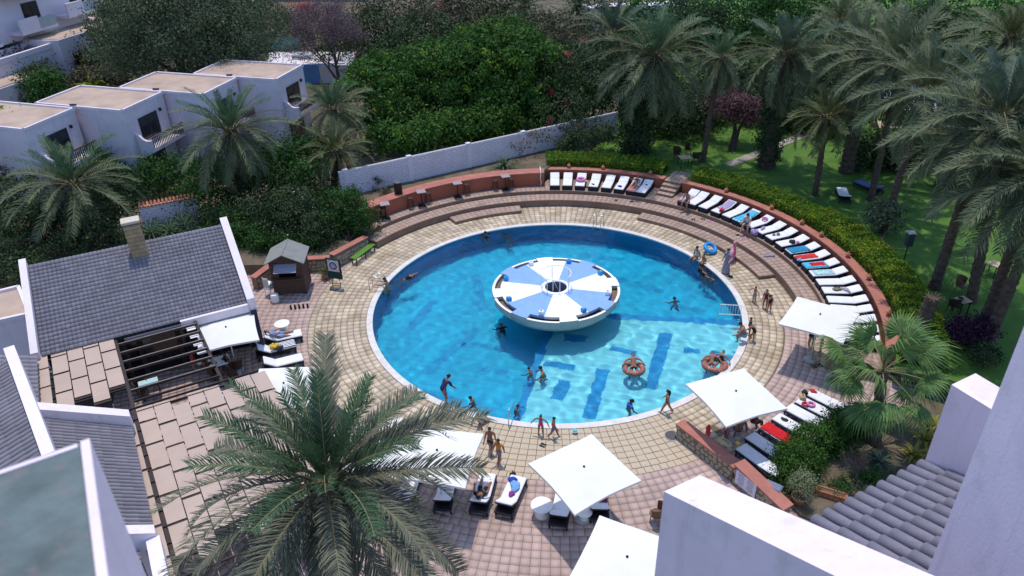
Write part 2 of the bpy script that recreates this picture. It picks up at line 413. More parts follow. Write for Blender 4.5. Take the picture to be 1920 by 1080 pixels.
for s in (0.02, 0.22, 0.42, 0.62, 0.82):
    c = Vector((-14.6,11.2,0)).lerp(Vector((4.9,24.1,0)), s)-bw.location; mb.box((c.x, c.y, c.z+1.45+.96), (0.34,0.30,1.95), math.atan2(d_.y, d_.x))
    mb.build('pier', M_block, bw); mb = MB()
p0, p1 = G(262,388,2.4), G(345,372,2.4)
bw2, d2, n2, L2 = block_wall('garden_wall', 'short block wall with a red tiled coping behind the grey roof', (p0.x-.1,p0.y,0), (p1.x+.6,p1.y+.3,0), 0.0, 2.4, 0.24)
M_redtile = mat('red_tile', (0.42,0.15,0.085), 0.8, scale=3, var=0.2, island=0.2)
mb = MB(); A_ = Vector((p0.x-.1,p0.y,0)); n = int(L2/0.22)
for i in range(n):
    c = A_+d2*(L2*(i+.5)/n)-bw2.location
    for s in (-1, 1):
        q = c+n2*(0.02*s); e = c+n2*(0.34*s)
        mb.tube([(q.x,q.y,2.62),(e.x,e.y,2.43)], 0.085, 6)
stuff(mb.build('coping_tiles', M_redtile, bw2))

# low rubble walls: built stone by stone
M_stone = mat('rubble_stone', (0.36,0.29,0.20), 0.9, scale=7, var=0.25, bump=0.5, bscale=25, island=0.3)
M_mortar = mat('mortar', (0.19,0.15,0.115), 0.95, scale=8, var=0.2)
def stone_mesh(i):
    r = random.Random(i); n = 7; rad = [r.uniform(0.75, 1.1) for _ in range(n)]
    mb = MB(); vs = []
    for z, s in ((-0.5, 1.0), (0.25, 0.96), (0.5, 0.72)):
        vs += [(rad[k]*s*math.cos(2*PI*k/n), rad[k]*s*math.sin(2*PI*k/n), z) for k in range(n)]
    fs = [(k+j*n, (k+1) % n+j*n, (k+1) % n+(j+1)*n, k+(j+1)*n) for j in range(2) for k in range(n)] + [tuple(range(2*n, 3*n))]
    mb.add(vs, fs); me = bpy.data.meshes.new('stone'); me.from_pydata(mb.v, [], mb.f); me.materials.append(M_stone); return me
STONES = [stone_mesh(i) for i in range(6)]
def stone_face(parent, a, b, z0, z1a, z1b, nrm, size=0.24):
    """stones over a vertical face from a to b (xy), standing proud along nrm"""
    a = Vector(a); b = Vector(b); L = (b-a).length; d = (b-a)/L; nrm = Vector(nrm)
    rows = int((max(z1a, z1b)-z0)/size)+1; base = parent.location; cnt = 0
    for i in range(rows):
        x = (i % 2)*size*.5+size*.35
        while x < L-size*.3:
            zt = z1a+(z1b-z1a)*x/L; z = z0+size*(i+.5)+random.uniform(-.03, .03)
            if z < zt-size*.25:
                s = size*random.uniform(.45, .56); p = a+d*(x+random.uniform(-.03, .03))+Vector((0,0,z))
                o = bpy.data.objects.new('stone', STONES[random.randrange(6)]); COL.objects.link(o); o.parent = parent
                R3 = Matrix((d, Vector((0,0,1)), nrm)).transposed().to_4x4()
                o.matrix_local = Matrix.Translation(p-base+nrm*0.012) @ R3 @ Matrix.Rotation(random.uniform(0, 6.28), 4, 'Z') @ Matrix.Diagonal((s*1.12, s, 0.06, 1))
                cnt += 1
            x += size*random.uniform(.95, 1.15)
    return cnt
def rubble_wall(name, label, a, b, za, zb, th, capm=M_rose, side=1, cap_over=0.05, faces=(1,), size=0.24, z0=-0.03):
    a = Vector((*a, 0)); b = Vector((*b, 0)); d = (b-a).normalized(); n = Vector((-d.y, d.x, 0))
    t = thing(name, label, 'wall', (a+b)/2)
    A, B = a-t.location, b-t.location; h = n*th/2
    pl = [A-h, B-h, B+h, A+h]
    mb = MB(); mb.prism([(p.x, p.y) for p in pl], z0, [za, zb, zb, za]); mb.build('core', M_mortar, t)
    h = n*(th/2+cap_over); e = d*cap_over
    pl = [A-h-e, B-h+e, B+h+e, A+h-e]
    mb = MB(); mb.prism([(p.x, p.y) for p in pl], [za, zb, zb, za], [za+.07, zb+.07, zb+.07, za+.07]); mb.build('cap', capm, t)
    for s in faces: stone_face(t, a+n*s*th/2, b+n*s*th/2, 0.0, za, zb, n*s, size)
    stone_face(t, a-n*th/2, a+n*th/2, 0.0, za, za, -d, size)
    return t
sw = rubble_wall('stone_wall', 'rubble stone wall with rose cap and a notice board beside the lower loungers', (5.33,-10.55), (7.15,-13.05), 0.66, 0.70, 0.42, faces=(-1,))
sw2 = rubble_wall('stone_wall', 'rubble stone wall end with rose cap next to the potted bush', (7.22,-13.10), (8.55,-15.05), 0.88, 0.60, 0.46, faces=(-1,))
rubble_wall('stone_wall', 'low rubble stone wall behind the green bench', (-11.95,6.35), (-13.45,3.95), 0.85, 0.85, 0.35, faces=(1,-1))
rubble_wall('stone_wall', 'low rubble stone wall behind the wooden kiosk', (-13.6,3.7), (-16.4,3.35), 0.80, 0.80, 0.35, faces=(1,-1))
rubble_wall('stone_wall', 'low rubble stone wall beside the grey roofed building', (-16.6,3.2), (-17.35,1.3), 0.85, 0.75, 0.35, faces=(1,-1))
# notice board on the stone wall
dn = (Vector((8.55,-15.05,0))-Vector((7.22,-13.10,0))).normalized(); nn = Vector((dn.y,-dn.x,0))
if nn.x > 0: nn = -nn
c = Vector((7.22,-13.10,0))+dn*0.62+nn*0.27
t = thing('notice_board', 'white printed notice board fixed to the stone wall', 'sign', (c.x, c.y, 0.12))
mb = MB(); mb.obox(-dn*0.5+Vector((0,0,.36)), dn*0.5+Vector((0,0,.36)), 0.03, 0.66); mb.build('panel', mat('notice_white', (0.70,0.68,0.74), 0.5, var=0.03), t)
mb = MB()
for i in range(9):
    z = 0.64-i*0.065; k = 0.40 if i % 4 else 0.25
    for s in (-1, 1):
        x0 = s*0.23; l = 0.18*random.uniform(.6, 1)
        mb.obox(dn*(x0-l)+nn*0.017+Vector((0,0,z)), dn*(x0+l)+nn*0.017+Vector((0,0,z)), 0.004, 0.018)
mb.build('print', mat('notice_ink', (0.20,0.16,0.30), 0.6, var=0.1), t)
# ================================================================== pool
def floor_mat(name, c, dark):
    return mat(name, c, 0.6, scale=0.6, var=0.07)
M_deep = mat('pool_deep_tint', (0.005,0.50,0.74), 0.6, scale=0.35, var=0.10, stain=(0.45,(0.004,0.42,0.67),0.50,0.72))  # deeper blue puts the light lost in deep water into the floor colour
M_shal = mat('pool_paint_shallow', (0.27,0.83,0.92), 0.6, scale=0.5, var=0.06)
M_line = mat('pool_line', (0.006,0.33,0.68), 0.6, scale=2, var=0.1)
M_line2 = mat('pool_line_deep', (0.004,0.36,0.62), 0.6, scale=2, var=0.1)
M_pwall = mat('pool_wall_tint', (0.002,0.20,0.40), 0.6, scale=1, var=0.1)  # wall colour darkened for the light absorbed by the water
A_SH0, A_SH1 = -102.0, -3.0
ZD, ZS = -2.35, -1.15
mb = MB()
N = 120
# deep floor
c0 = len(mb.v); mb.v.append((0,0,ZD))
for k in range(N): a = 2*PI*k/N; mb.v.append((10.0*math.cos(a), 10.0*math.sin(a), ZD))
for k in range(N): mb.f.append((c0, c0+1+k, c0+1+(k+1) % N)); mb.mi.append(0)
# wall
b0 = len(mb.v)
for z in (ZD, -0.42, -0.01):
    for k in range(N): a = 2*PI*k/N; mb.v.append((10.0*math.cos(a), 10.0*math.sin(a), z))
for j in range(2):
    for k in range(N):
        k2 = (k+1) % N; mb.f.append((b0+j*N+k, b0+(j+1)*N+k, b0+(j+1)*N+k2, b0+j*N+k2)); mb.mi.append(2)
# shallow platform
mb.ring(0.0, 9.985, A_SH0, A_SH1, ZD+.004, ZS, 2.0, mi=1)
basin = struct(mb.build('pool_basin', [M_deep, M_shal, M_pwall]))
def floor_strip(p, q, wd, z, m=M_line):
    p = Vector((*p, z)); q = Vector((*q, z)); d = (q-p).normalized(); s = Vector((-d.y, d.x, 0))*wd/2
    mb = MB(); mb.add([p-s, q-s, q+s, p+s], [(0,1,2,3)]); return mb.build('floor_line', m, basin)
zs, zd = ZS+0.005, ZD+0.005
floor_strip(pol(1.5,A_SH0+1.2).xy, pol(9.6,A_SH0+1.2).xy, 0.42, zs)
floor_strip(pol(1.5,A_SH1-1.4).xy, pol(9.9,A_SH1-1.4).xy, 0.50, zs)
for p, q, wd in (((5.9,-1.9),(4.55,-6.6),0.62), ((2.45,-5.0),(1.55,-8.7),0.62), ((0.52,-6.0),(0.10,-7.45),0.60), ((-0.5,-4.6),(1.05,-5.0),0.5),
                 ((0.5,-2.3),(1.65,-2.45),0.6), ((2.9,-3.2),(4.2,-3.75),0.45), ((6.6,-3.3),(7.4,-3.5),0.5), ((7.9,-3.6),(9.5,-4.3),0.5)):
    floor_strip(p, q, wd, zs)
for p, q, wd in (((-5.0,5.2),(-4.1,1.2),0.55), ((-4.3,-0.6),(-6.6,-4.8),0.55), ((-7.2,2.2),(-8.2,-1.2),0.5), ((-2.8,4.9),(-0.4,7.4),0.5), ((-2.3,-4.6),(-4.0,-4.2),0.5),
                 ((-6.2,-6.2),(-4.8,-6.9),0.5), ((3.2,5.2),(6.4,3.4),0.5), ((6.6,2.0),(8.6,1.2),0.5), ((-2.6,-2.4),(-5.0,-2.2),0.45), ((1.6,8.0),(4.4,7.2),0.45)):
    floor_strip(p, q, wd, zd, M_line2)
mb = MB(); mb.ring(9.97, 10.30, 0, 360, -0.06, 0.022, 2.0); struct(mb.build('pool_coping', M_cope))
# ---- water: gently rippled sheet
n = 460; g1 = np.linspace(-9.98, 9.98, n); X, Y = np.meshgrid(g1, g1, indexing='ij')
Z = np.zeros_like(X); r2 = np.random.default_rng(3)
for k in range(60):
    th = r2.uniform(0, 2*PI); lam = r2.uniform(0.35, 1.4); amp = 0.0075*lam*r2.uniform(.4, 1)
    Z += amp*np.sin(2*PI/lam*(X*math.cos(th)+Y*math.sin(th))+r2.uniform(0, 6.28))
az_ = np.degrees(np.arctan2(Y, X)); sh_ = 1/(1+np.exp(-(az_-A_SH0)/4))*1/(1+np.exp((az_-A_SH1)/4))
Z = Z*(0.19+0.29*sh_)
rad_ = np.hypot(X, Y); 
V = np.stack([X, Y, -0.10+Z], -1).reshape(-1, 3)
idx = np.arange(n*n).reshape(n, n); q = np.stack([idx[:-1,:-1], idx[1:,:-1], idx[1:,1:], idx[:-1,1:]], -1).reshape(-1, 4)
rc = rad_.reshape(-1)[q].max(1); q = q[rc < 10.02]
M_water = bpy.data.materials.new('water'); M_water.use_nodes = True
b = M_water.node_tree.nodes['Principled BSDF']
b.inputs['Base Color'].default_value = (0.74,0.97,1.0,1); b.inputs['Roughness'].default_value = 0.0; b.inputs['IOR'].default_value = 1.33; b.inputs['Transmission Weight'].default_value = 1.0
_n = M_water.node_tree; _tc = _n.nodes.new('ShaderNodeTexCoord'); _bp = _n.nodes.new('ShaderNodeBump'); _bp.inputs['Strength'].default_value = 0.8; _bp.inputs['Distance'].default_value = 0.04
_w1 = _n.nodes.new('ShaderNodeTexNoise'); _w1.inputs['Scale'].default_value = 3.6; _w1.inputs['Detail'].default_value = 3; _w1.inputs['Distortion'].default_value = .6
_n.links.new(_tc.outputs['Object'], _w1.inputs['Vector']); _n.links.new(_w1.outputs['Fac'], _bp.inputs['Height']); _n.links.new(_bp.outputs[0], b.inputs['Normal'])
wt = struct(npmesh('water', V, q, M_water, smooth=True))
try:
    wt.cycles.is_caustics_caster = True; basin.cycles.is_caustics_receiver = True; sl.cycles.is_caustics_light = True
    for o in basin.children: o.cycles.is_caustics_receiver = True
except Exception as e: print('caustics', e)

# ---- mushroom platform in the middle
M_pf_w = mat('platform_white', (0.82,0.81,0.78), 0.55, scale=2, var=0.05, stain=(1.2,(0.66,0.62,0.58),0.55,0.85))
M_pf_b = mat('platform_blue', (0.22,0.38,0.70), 0.55, scale=2, var=0.07, stain=(1.2,(0.22,0.35,0.62),0.5,0.85))
M_pf_s = mat('platform_side', (0.42,0.45,0.40), 0.7, scale=2, var=0.08)
M_pf_br = mat('platform_brown', (0.17,0.115,0.085), 0.75, scale=4, var=0.15)
M_skyblue = mat('blue_plastic', (0.02,0.27,0.62), 0.4, var=0.08)
pf = thing('pool_platform', 'round blue and white sectored platform rising from the middle of the pool', 'platform', (0.04,0.0,ZS))
def pz(z): return z-ZS
mb = MB(); mb.lathe([(3.46,pz(.98)),(3.46,pz(.86)),(3.38,pz(.55)),(3.05,pz(.20)),(2.1,pz(-.02)),(1.35,pz(-.3)),(1.25,0.0)], n=72, close=False); mb.build('bowl', M_pf_s, pf, True)
for k in range(8):
    a0 = -101+45*k
    m = M_pf_w if k % 2 == 0 else M_pf_b
    mb = MB(); mb.ring(0.66, 3.02, a0, a0+45, pz(.90), pz(1.05), 2.5); mb.build('deck_sector', m, pf)
    mb = MB(); mb.ring(3.021, 3.47, a0+14.5, a0+30.5, pz(.86), pz(1.052), 2.0, mi=0, mt=1); mb.build('rim_block', [M_pf_s, m], pf)
for k in range(8):
    a0 = -101+45*k
    mb = MB(); mb.ring(3.021, 3.34, a0-14.5, a0+14.5, pz(.62), pz(.80), 2.0); mb.build('seat', M_pf_br, pf)
    mb = MB(); mb.ring(3.34, 3.475, a0-14.4, a0+14.4, pz(.62), pz(1.0), 2.0, mi=0, mt=1); mb.build('seat_back', [M_pf_s, M_pf_w], pf)
    c = pol(2.86, a0-4, pz(1.05))
    mb = MB(); mb.box((c.x, c.y, c.z+.11), (0.24,0.24,0.22), R_(a0), bev=0.02)
    bx = mb.build('jump_block', M_skyblue if k in (1,3,4,6,7) else M_pf_w, pf)
    mb = MB(); mb.lathe([(0.05,0),(0.05,0.03)], (c.x, c.y, c.z+.221), 10); mb.build('socket', M_pf_s if k % 2 else M_skyblue, bx)
mb = MB(); mb.ring(0.60, 0.80, 0, 360, pz(1.04), pz(1.075), 10); mb.build('hole_collar', M_pf_w, pf)
mb = MB(); mb.lathe([(0.62,pz(1.05)),(0.62,pz(-.6))], n=28, close=False); mb.build('shaft', mat('shaft_grey', (0.20,0.20,0.26), 0.8), pf, True)
mb = MB(); mb.lathe([(0.62,pz(-.6)),(0.01,pz(-.6))], n=28, close=False); mb.build('shaft_floor', M_black, pf)
mb = MB(); mb.tube([pol(0.82, a, pz(1.95)) for a in range(-40, 290, 10)], 0.022, 6)
rl = mb.build('guard_rail', M_plastic, pf)
for a in (-35, 35, 105, 175, 235, 285):
    mb = MB(); mb.tube([pol(0.82, a, pz(1.05)), pol(0.82, a, pz(1.95))], 0.02, 6); mb.build('rail_post', M_plastic, rl)
mb = MB(); mb.tube([pol(0.45, 250, pz(.3)), pol(0.45, 250, pz(1.75)), pol(0.3, 30, pz(.5))], 0.02, 6); mb.build('stair_rail', M_plastic, pf)

# ---- ladders and rails at the edge
def ladder(a, label):
    t = thing('pool_ladder', label, 'ladder', pol(10.0, a, 0), R_(a))
    for s in (-.25, .25):
        pts = [(0.75,s,0.0),(0.75,s,0.55),(0.65,s,0.78),(0.40,s,0.88),(0.05,s,0.80),(-0.12,s,0.55),(-0.14,s,-1.1)]
        mb = MB(); mb.tube(pts, 0.024, 8); mb.build('handrail', M_steel, t, True)
    for z in (-.35, -.65, -.95):
        mb = MB(); mb.box((-0.14,0,z), (0.08,0.5,0.03)); mb.build('tread', M_steel, t)
ladder(171.5, 'steel pool ladder with the bather climbing out, near the dartboard')
ladder(74.0, 'steel pool ladder at the edge below the row of eight loungers')
# shallow-water gate rail
p0, p1 = Vector((8.75,-0.95,0)), Vector((9.85,-1.05,0))
t = thing('pool_railing', 'white bar railing standing in the water beside the bathers on the edge', 'railing', (9.3,-1.0,ZS))
mb = MB(); q0, q1 = p0-Vector((9.3,-1,0)), p1-Vector((9.3,-1,0))
for z in (-ZS+.62, -ZS+.02): mb = MB(); mb.tube([q0+Vector((0,0,z)), q1+Vector((0,0,z))], 0.022, 6); mb.build('rail', M_plastic, t)
for i in range(9):
    q = q0.lerp(q1, i/8); mb = MB(); mb.tube([q+Vector((0,0,0 if i in (0,8) else -ZS+.02)), q+Vector((0,0,-ZS+.62))], 0.013, 6); mb.build('bar', M_plastic, t)
# entry handrail where shallow meets deep
t = thing('entry_handrail', 'single steel handrail at the edge where the shallow end begins', 'handrail', pol(10.0, -101, 0), R_(-101))
mb = MB(); mb.tube([(0.35,0,0),(0.35,0,0.75),(0.2,0,0.85),(-0.9,0,0.35),(-1.6,0,-0.25),(-1.6,0,-1.1)], 0.024, 8); mb.build('rail', M_steel, t, True)
# ================================================================== roof tiles
M_greytile = mat('grey_roof_tile', (0.205,0.19,0.215), 0.75, scale=1.2, var=0.10, island=0.13, bump=0.1, bscale=30, stain=(1.0,(0.16,0.15,0.165),0.5,0.8))
M_tanroof = mat('tan_roof_gravel', (0.43,0.32,0.25), 0.9, scale=0.7, var=0.14, bump=0.4, bscale=20, stain=(0.5,(0.33,0.25,0.20),0.5,0.75))
M_glass = mat('dark_glass', (0.015,0.018,0.022), 0.15, spec=0.6, var=0.2)
M_frame = mat('dark_frame', (0.03,0.027,0.025), 0.5, var=0.2)
M_inside = mat('dark_interior', (0.035,0.03,0.028), 0.9, var=0.2)
def tiled_roof(name, eL, eR, rR, rL, nrow, ncol, parent, amp=0.024, lift=0.026, seg=5):
    """small overlapping pantiles on a sloping patch; one joined mesh"""
    eL, eR, rR, rL = [np.array(p) for p in (eL, eR, rR, rL)]
    nrm = np.cross(eR-eL, rL-eL); nrm /= np.linalg.norm(nrm)
    V = []; Fc = []
    us = np.arange(seg+1)/seg; hb = amp*np.sin(PI*us)**0.8
    o = 0
    for i in range(nrow):
        for j in range(ncol):
            jz = rng.uniform(-.004, .004)
            for v, h in (((i-.12)/nrow, lift+jz), ((i+1.0)/nrow, 0.0+jz)):
                vv = max(v, 0 if i else -.03)
                for k in range(seg+1):
                    uu = (j+.02+us[k]*.96)/ncol
                    p = (eL*(1-uu)+eR*uu)*(1-vv)+(rL*(1-uu)+rR*uu)*vv
                    V.append(p+nrm*(h+hb[k]))
            for k in range(seg+1):      # front lip
                V.append(V[o+k]-nrm*(lift+.5*hb[k]))
            for k in range(seg):
                Fc += [(o+k, o+k+1, o+seg+1+k+1, o+seg+1+k), (o+2*seg+2+k, o+2*seg+3+k, o+k+1, o+k)]
            o += 3*seg+3
    return stuff(npmesh(name, np.array(V), np.array(Fc), M_greytile, parent))
def slab(parent, name, pts, th, m):
    """flat or sloping panel from 4 corner points (top), thickness downwards"""
    pts = [Vector(p) for p in pts]; mb = MB(); n = len(pts)
    vs = pts+[p-Vector((0,0,th)) for p in pts]
    fs = [tuple(range(n)), tuple(range(2*n-1, n-1, -1))]+[(i, i+n, (i+1) % n+n, (i+1) % n) for i in range(n)]
    nr = (pts[1]-pts[0]).cross(pts[2]-pts[0])
    if nr.z < 0: fs = [f[::-1] for f in fs]
    mb.add(vs, fs); return mb.build(name, m, parent)

# ================================================================== restaurant with the grey tiled roof
eL, eR = G(78,668,2.9), G(463,570,2.9); eu = (eR-eL).normalized(); ev = Vector((-eu.y, eu.x, 0))
rL, rR = eL+ev*4.95+Vector((0,0,2.2)), eR+ev*4.95+Vector((0,0,2.2))
base = (eL+eR)/2; base.z = 0
rest = thing('restaurant', 'low poolside restaurant with a grey tiled roof and white gable parapets', 'building', base)
def loc(p): return Vector(p)-base
tiled_roof('roof_tiles', loc(eL), loc(eR), loc(rR), loc(rL), 23, 48, rest)
slab(rest, 'roof_deck', [loc(p)-Vector((0,0,.06)) for p in (eL, eR, rR, rL)], 0.14, M_frame)
for s, e, r_, o in ((-1, eL, rL, -.30), (1, eR, rR, .36)):
    a = loc(e)-ev*.18+eu*(o*.5+s*.03); b = loc(r_)+ev*.12+eu*(o*.5+s*.03); w_ = abs(o)
    mb = MB(); h = .34; sd = eu*w_/2
    vs = []
    for p in (a, b):
        vs += [p-sd-Vector((0,0,.5)), p+sd-Vector((0,0,.5)), p+sd+Vector((0,0,h)), p-sd+Vector((0,0,h))]
    mb.add(vs, [(0,1,2,3),(7,6,5,4),(0,4,5,1),(1,5,6,2),(2,6,7,3),(3,7,4,0)]); mb.build('gable_parapet', M_white, rest)
mb = MB(); a, b = loc(eL)+eu*5.75-ev*.10, loc(eR)-ev*.10+eu*.1
mb.obox(a+Vector((0,0,-.16)), b+Vector((0,0,-.16)), .16, .42); mb.build('fascia', M_white, rest)
mb = MB(); a, b = loc(eL)+eu*3.3-ev*.06, loc(eL)+eu*5.75-ev*.06
mb.obox(a+Vector((0,0,-.22)), b+Vector((0,0,-.22)), .10, .16); mb.build('gutter', mat('gutter_grey', (0.25,0.24,0.27), 0.5), rest)
# walls
def wallbox(name, a, b, th, z0, z1, m, par):
    mb = MB(); mb.obox(Vector((a.x,a.y,(z0+z1)/2)), Vector((b.x,b.y,(z0+z1)/2)), th, z1-z0); return mb.build(name, m, par)
f0, f1 = loc(eL)+ev*.7+eu*.15, loc(eR)+ev*.7-eu*.1; k0, k1 = loc(rL)-ev*.2+eu*.15, loc(rR)-ev*.2-eu*.1
wallbox('back_wall', k0, k1, .25, 0, 4.9, M_white, rest)
for a, b in ((f0, k0), (f1, k1)):
    mb = MB(); sd = eu*.12; vs = []
    for p, z in ((a, 2.95), (b, 4.85)):
        vs += [Vector((p.x,p.y,0))-sd, Vector((p.x,p.y,0))+sd, Vector((p.x,p.y,z))+sd, Vector((p.x,p.y,z))-sd]
    mb.add(vs, [(0,1,2,3),(7,6,5,4),(0,4,5,1),(1,5,6,2),(2,6,7,3),(3,7,4,0)]); mb.build('side_wall', M_white, rest)
wallbox('front_glazing', f0+ev*.25, f1+ev*.25, .08, 0, 2.6, M_glass, rest)
for s in (0, .22, .42, .62, .82, 1):
    p = f0.lerp(f1, s); mb = MB(); mb.box((p.x, p.y, 1.4), (.22,.22,2.8), math.atan2(eu.y, eu.x)); mb.build('column', M_inside, rest)
# dark blue corner post and wall return
p = loc(eR)+eu*.2-ev*.05; mb = MB(); mb.box((p.x, p.y, 1.3), (.28,.5,2.6), math.atan2(eu.y, eu.x)); mb.build('corner_post', mat('navy_paint', (0.025,0.03,0.06), 0.6, var=0.15), rest)
# chimney built of stone courses
M_sandstone = mat('sandstone', (0.37,0.26,0.15), 0.9, scale=3, var=0.2, island=0.18, bump=0.3, bscale=20)
cb = G(266,487,4.55); ch = loc(cb); ch = ch+ev*.28
rz = math.atan2(eu.y, eu.x)
mb = MB(); mb.box((ch.x, ch.y, ch.z+.75), (.72,.56,2.4), rz); chim = mb.build('chimney', M_mortar, rest)
k = 0
for i in range(11):
    z = ch.z-.35+i*.21
    for s, n_ in ((0, 2), (1, 2)):
        for q in range(2):
            wd = .37 if (i+q) % 2 else .39
            for sy in (-1, 1):
                x = (-.19 if q == 0 else .19); c = ch+eu*x+ev*(.20*sy)
                if s == 0: 
                    mb = MB(); mb.box((c.x, c.y, z), (wd,.24,.195), rz, bev=.012); mb.build('stone', M_sandstone, chim)
            break
        break
for i in range(11):
    z = ch.z-.35+i*.21
    for sy in (-1, 1):
        c = ch+eu*.19+ev*(.20*sy); mb = MB(); mb.box((c.x, c.y, z), (.37,.24,.195), rz, bev=.012); mb.build('stone', M_sandstone, chim)
mb = MB(); mb.box((ch.x, ch.y, ch.z+2.02), (.84,.68,.14), rz, bev=.02); mb.build('chimney_cap', mat('chimney_cap', (0.55,0.47,0.38), 0.85), rest)

# ================================================================== pergola in front of it
PZ = 2.80
O_ = G(216,637,PZ); pu = Vector((math.cos(R_(32)), math.sin(R_(32)), 0)); pv = Vector((math.cos(R_(-55.3)), math.sin(R_(-55.3)), 0))
M_peg = mat('pergola_brown', (0.035,0.022,0.02), 0.6, scale=8, var=0.2)
M_pan = mat('shade_panel', (0.45,0.34,0.275), 0.85, scale=0.8, var=0.07, island=0.07, bump=0.1, bscale=40)
per = thing('pergola', 'brown timber pergola with tan fabric shade panels in front of the restaurant', 'pergola', (O_.x, O_.y, 0))
def P(u, v, z=PZ): return Vector((pu.x*u+pv.x*v, pu.y*u+pv.y*v, z))
for u, v0, v1, wd in ((0,-.9,15.5,.13), (3.42,-1.0,6.6,.13), (-3.3,-.6,5.2,.10), (4.9,6.0,15.5,.13)):
    mb = MB(); mb.obox(P(u, v0, PZ-.08), P(u, v1, PZ-.08), wd, .18); mb.build('main_beam', M_peg, per)
for u, v in ((0.2,.3),(3.3,.3),(.15,6.2),(3.35,6.3),(0.1,11.5),(4.85,7),(4.85,12)):
    mb = MB(); mb.obox(P(u, v, 0), P(u, v, PZ-.17), .12, .12, up=Vector((1,0,0))); mb.build('post', M_peg, per)
M_slat = mat('pergola_slat', (0.05,0.033,0.028), 0.5, scale=8, var=0.2)
for i in range(9):
    v = -.15+i*.79
    mb = MB(); mb.obox(P(.08, v, PZ+.045), P(3.42, v, PZ+.045), .05, .10)
    sl_ = mb.build('slat', M_slat, per)
    if i < 7:
        mb = MB(); mb.obox(P(.08, v-.014, PZ+.105), P(3.42, v-.014, PZ+.105), .022, .018); mb.build('slat_edge', mat('slat_edge', (0.45,0.36,0.30), 0.5), sl_)
for i in range(20):
    v = .28+i*.79
    if v < 5: mb = MB(); mb.obox(P(-3.3, v, PZ+.02), P(-.07, v, PZ+.02), .05, .08); mb.build('rafter', M_peg, per)
    if v > 5.5: mb = MB(); mb.obox(P(-.62, v, PZ+.02), P(4.9, v, PZ+.02), .05, .08); mb.build('rafter', M_peg, per)
def panel(u, v0, v1, wd=.60):
    sag = .035; pts = []
    nz = 6; mb = MB(); vs = []
    for i in range(nz+1):
        t = i/nz; v = v0+(v1-v0)*t; z = PZ+.085+random.uniform(-.006,.006)-sag*math.sin(PI*t)*.6
        vs += [P(u-wd/2, v, z), P(u+wd/2, v, z)]
    fs = [(2*i, 2*i+2, 2*i+3, 2*i+1) for i in range(nz)]
    mb.add(vs, fs); mb.build('shade_panel', M_pan, per)
    mb = MB(); mb.obox(P(u-.32, v1+.06, PZ+.025), P(u+.32, v1+.06, PZ+.025), .17, .05); mb.build('dark_bar', M_peg, per)  # dark strip added so the gap shows the beam and shade beneath
for c in range(5):
    u = -.36-.64*c; st = [(.0), (.55), (.0), (.55), (.0)][c]*1.0
    v = -.45+(0.0 if c % 2 == 0 else -.75)
    for j in range(5):
        a, b = v+j*1.50, v+j*1.50+1.38
        if c == 4: u = -3.02
        a = max(a, -.45)
        if b-a > .3 and b < 5.2: panel(u, a, b)
for c in range(8):
    u = .37+.635*c; v = 6.05+(c % 3)*.50-.5
    for j in range(7):
        a, b = v+j*1.50, v+j*1.50+1.37
        a = max(a, 6.0)
        if b-a > .3 and b < 15.4: panel(u, a, b)
for j in range(6):
    v = 6.9+j*1.50; panel(-.34, v, v+1.37, .5)
# small white hanging blinds at the edge of the umbrella
for i in range(4):
    v = .35+i*.79; mb = MB(); vs = [P(2.95, v, PZ-.05), P(3.33, v, PZ-.05), P(3.33, v+.5-.05*i, PZ-.07), P(2.95, v+.5-.05*i, PZ-.07)]; mb.add(vs, [(3,2,1,0)]); mb.build('white_blind', M_plastic, per)

# ================================================================== low roofs beside the pergola
def parapet(parent, name, a, b, th, za, zb, drop, m=M_white):
    a = Vector(a); b = Vector(b); d = Vector((b.x-a.x, b.y-a.y, 0)).normalized(); n = Vector((-d.y, d.x, 0))*th/2
    mb = MB(); vs = []
    for p, z in ((a, za), (b, zb)):
        vs += [Vector((p.x,p.y,z-drop))-n, Vector((p.x,p.y,z-drop))+n, Vector((p.x,p.y,z))+n, Vector((p.x,p.y,z))-n]
    mb.add(vs, [(0,1,2,3),(7,6,5,4),(0,4,5,1),(1,5,6,2),(2,6,7,3),(3,7,4,0)])
    return mb.build(name, m, parent)
a0, a1 = G(244,801,3.2), G(287,1003,3.2)            # eave line of the near low roof
ed = (a1-a0).normalized(); back = Vector((ed.y, -ed.x, 0))
if back.x > 0: back = -back
lw = thing('annex', 'white annex with a ribbed grey roof between the pergola and the parapet', 'building', (a0.x, a0.y, 0))
def l2(p): return Vector(p)-Vector((a0.x, a0.y, 0))
r0, r1 = a0+back*3.0+Vector((0,0,1.85)), a1+back*3.0+Vector((0,0,1.85))
def rib_roof(name, eL, eR, rR, rL, ncol, parent, rad=.055, rows=9):
    """barrel ribs running from eave to ridge, stepped where tiles overlap"""
    eL, eR, rR, rL = [np.array(p) for p in (eL, eR, rR, rL)]
    nrm = np.cross(eR-eL, rL-eL); nrm /= np.linalg.norm(nrm)
    if nrm[2] < 0: nrm = -nrm
    V = []; Fc = []; o = 0; seg = 5
    for j in range(ncol):
        for i in range(rows):
            wob = rng.uniform(-.06, .06)
            for v, k in (((i-.1)/rows, 1.12), ((i+1)/rows, .95)):
                for q in range(seg+1):
                    a = PI*q/seg; uu = (j+.5-.42*k*math.cos(a)+.05*wob)/ncol
                    p = (eL*(1-uu)+eR*uu)*(1-v)+(rL*(1-uu)+rR*uu)*v
                    V.append(p+nrm*(rad*1.6*k*math.sin(a)))
            for q in range(seg): Fc.append((o+q, o+q+1, o+seg+2+q, o+seg+1+q))
            o += 2*seg+2
    return stuff(npmesh(name, np.array(V), np.array(Fc), M_greytile, parent, smooth=False))
wid = (a1-a0).length
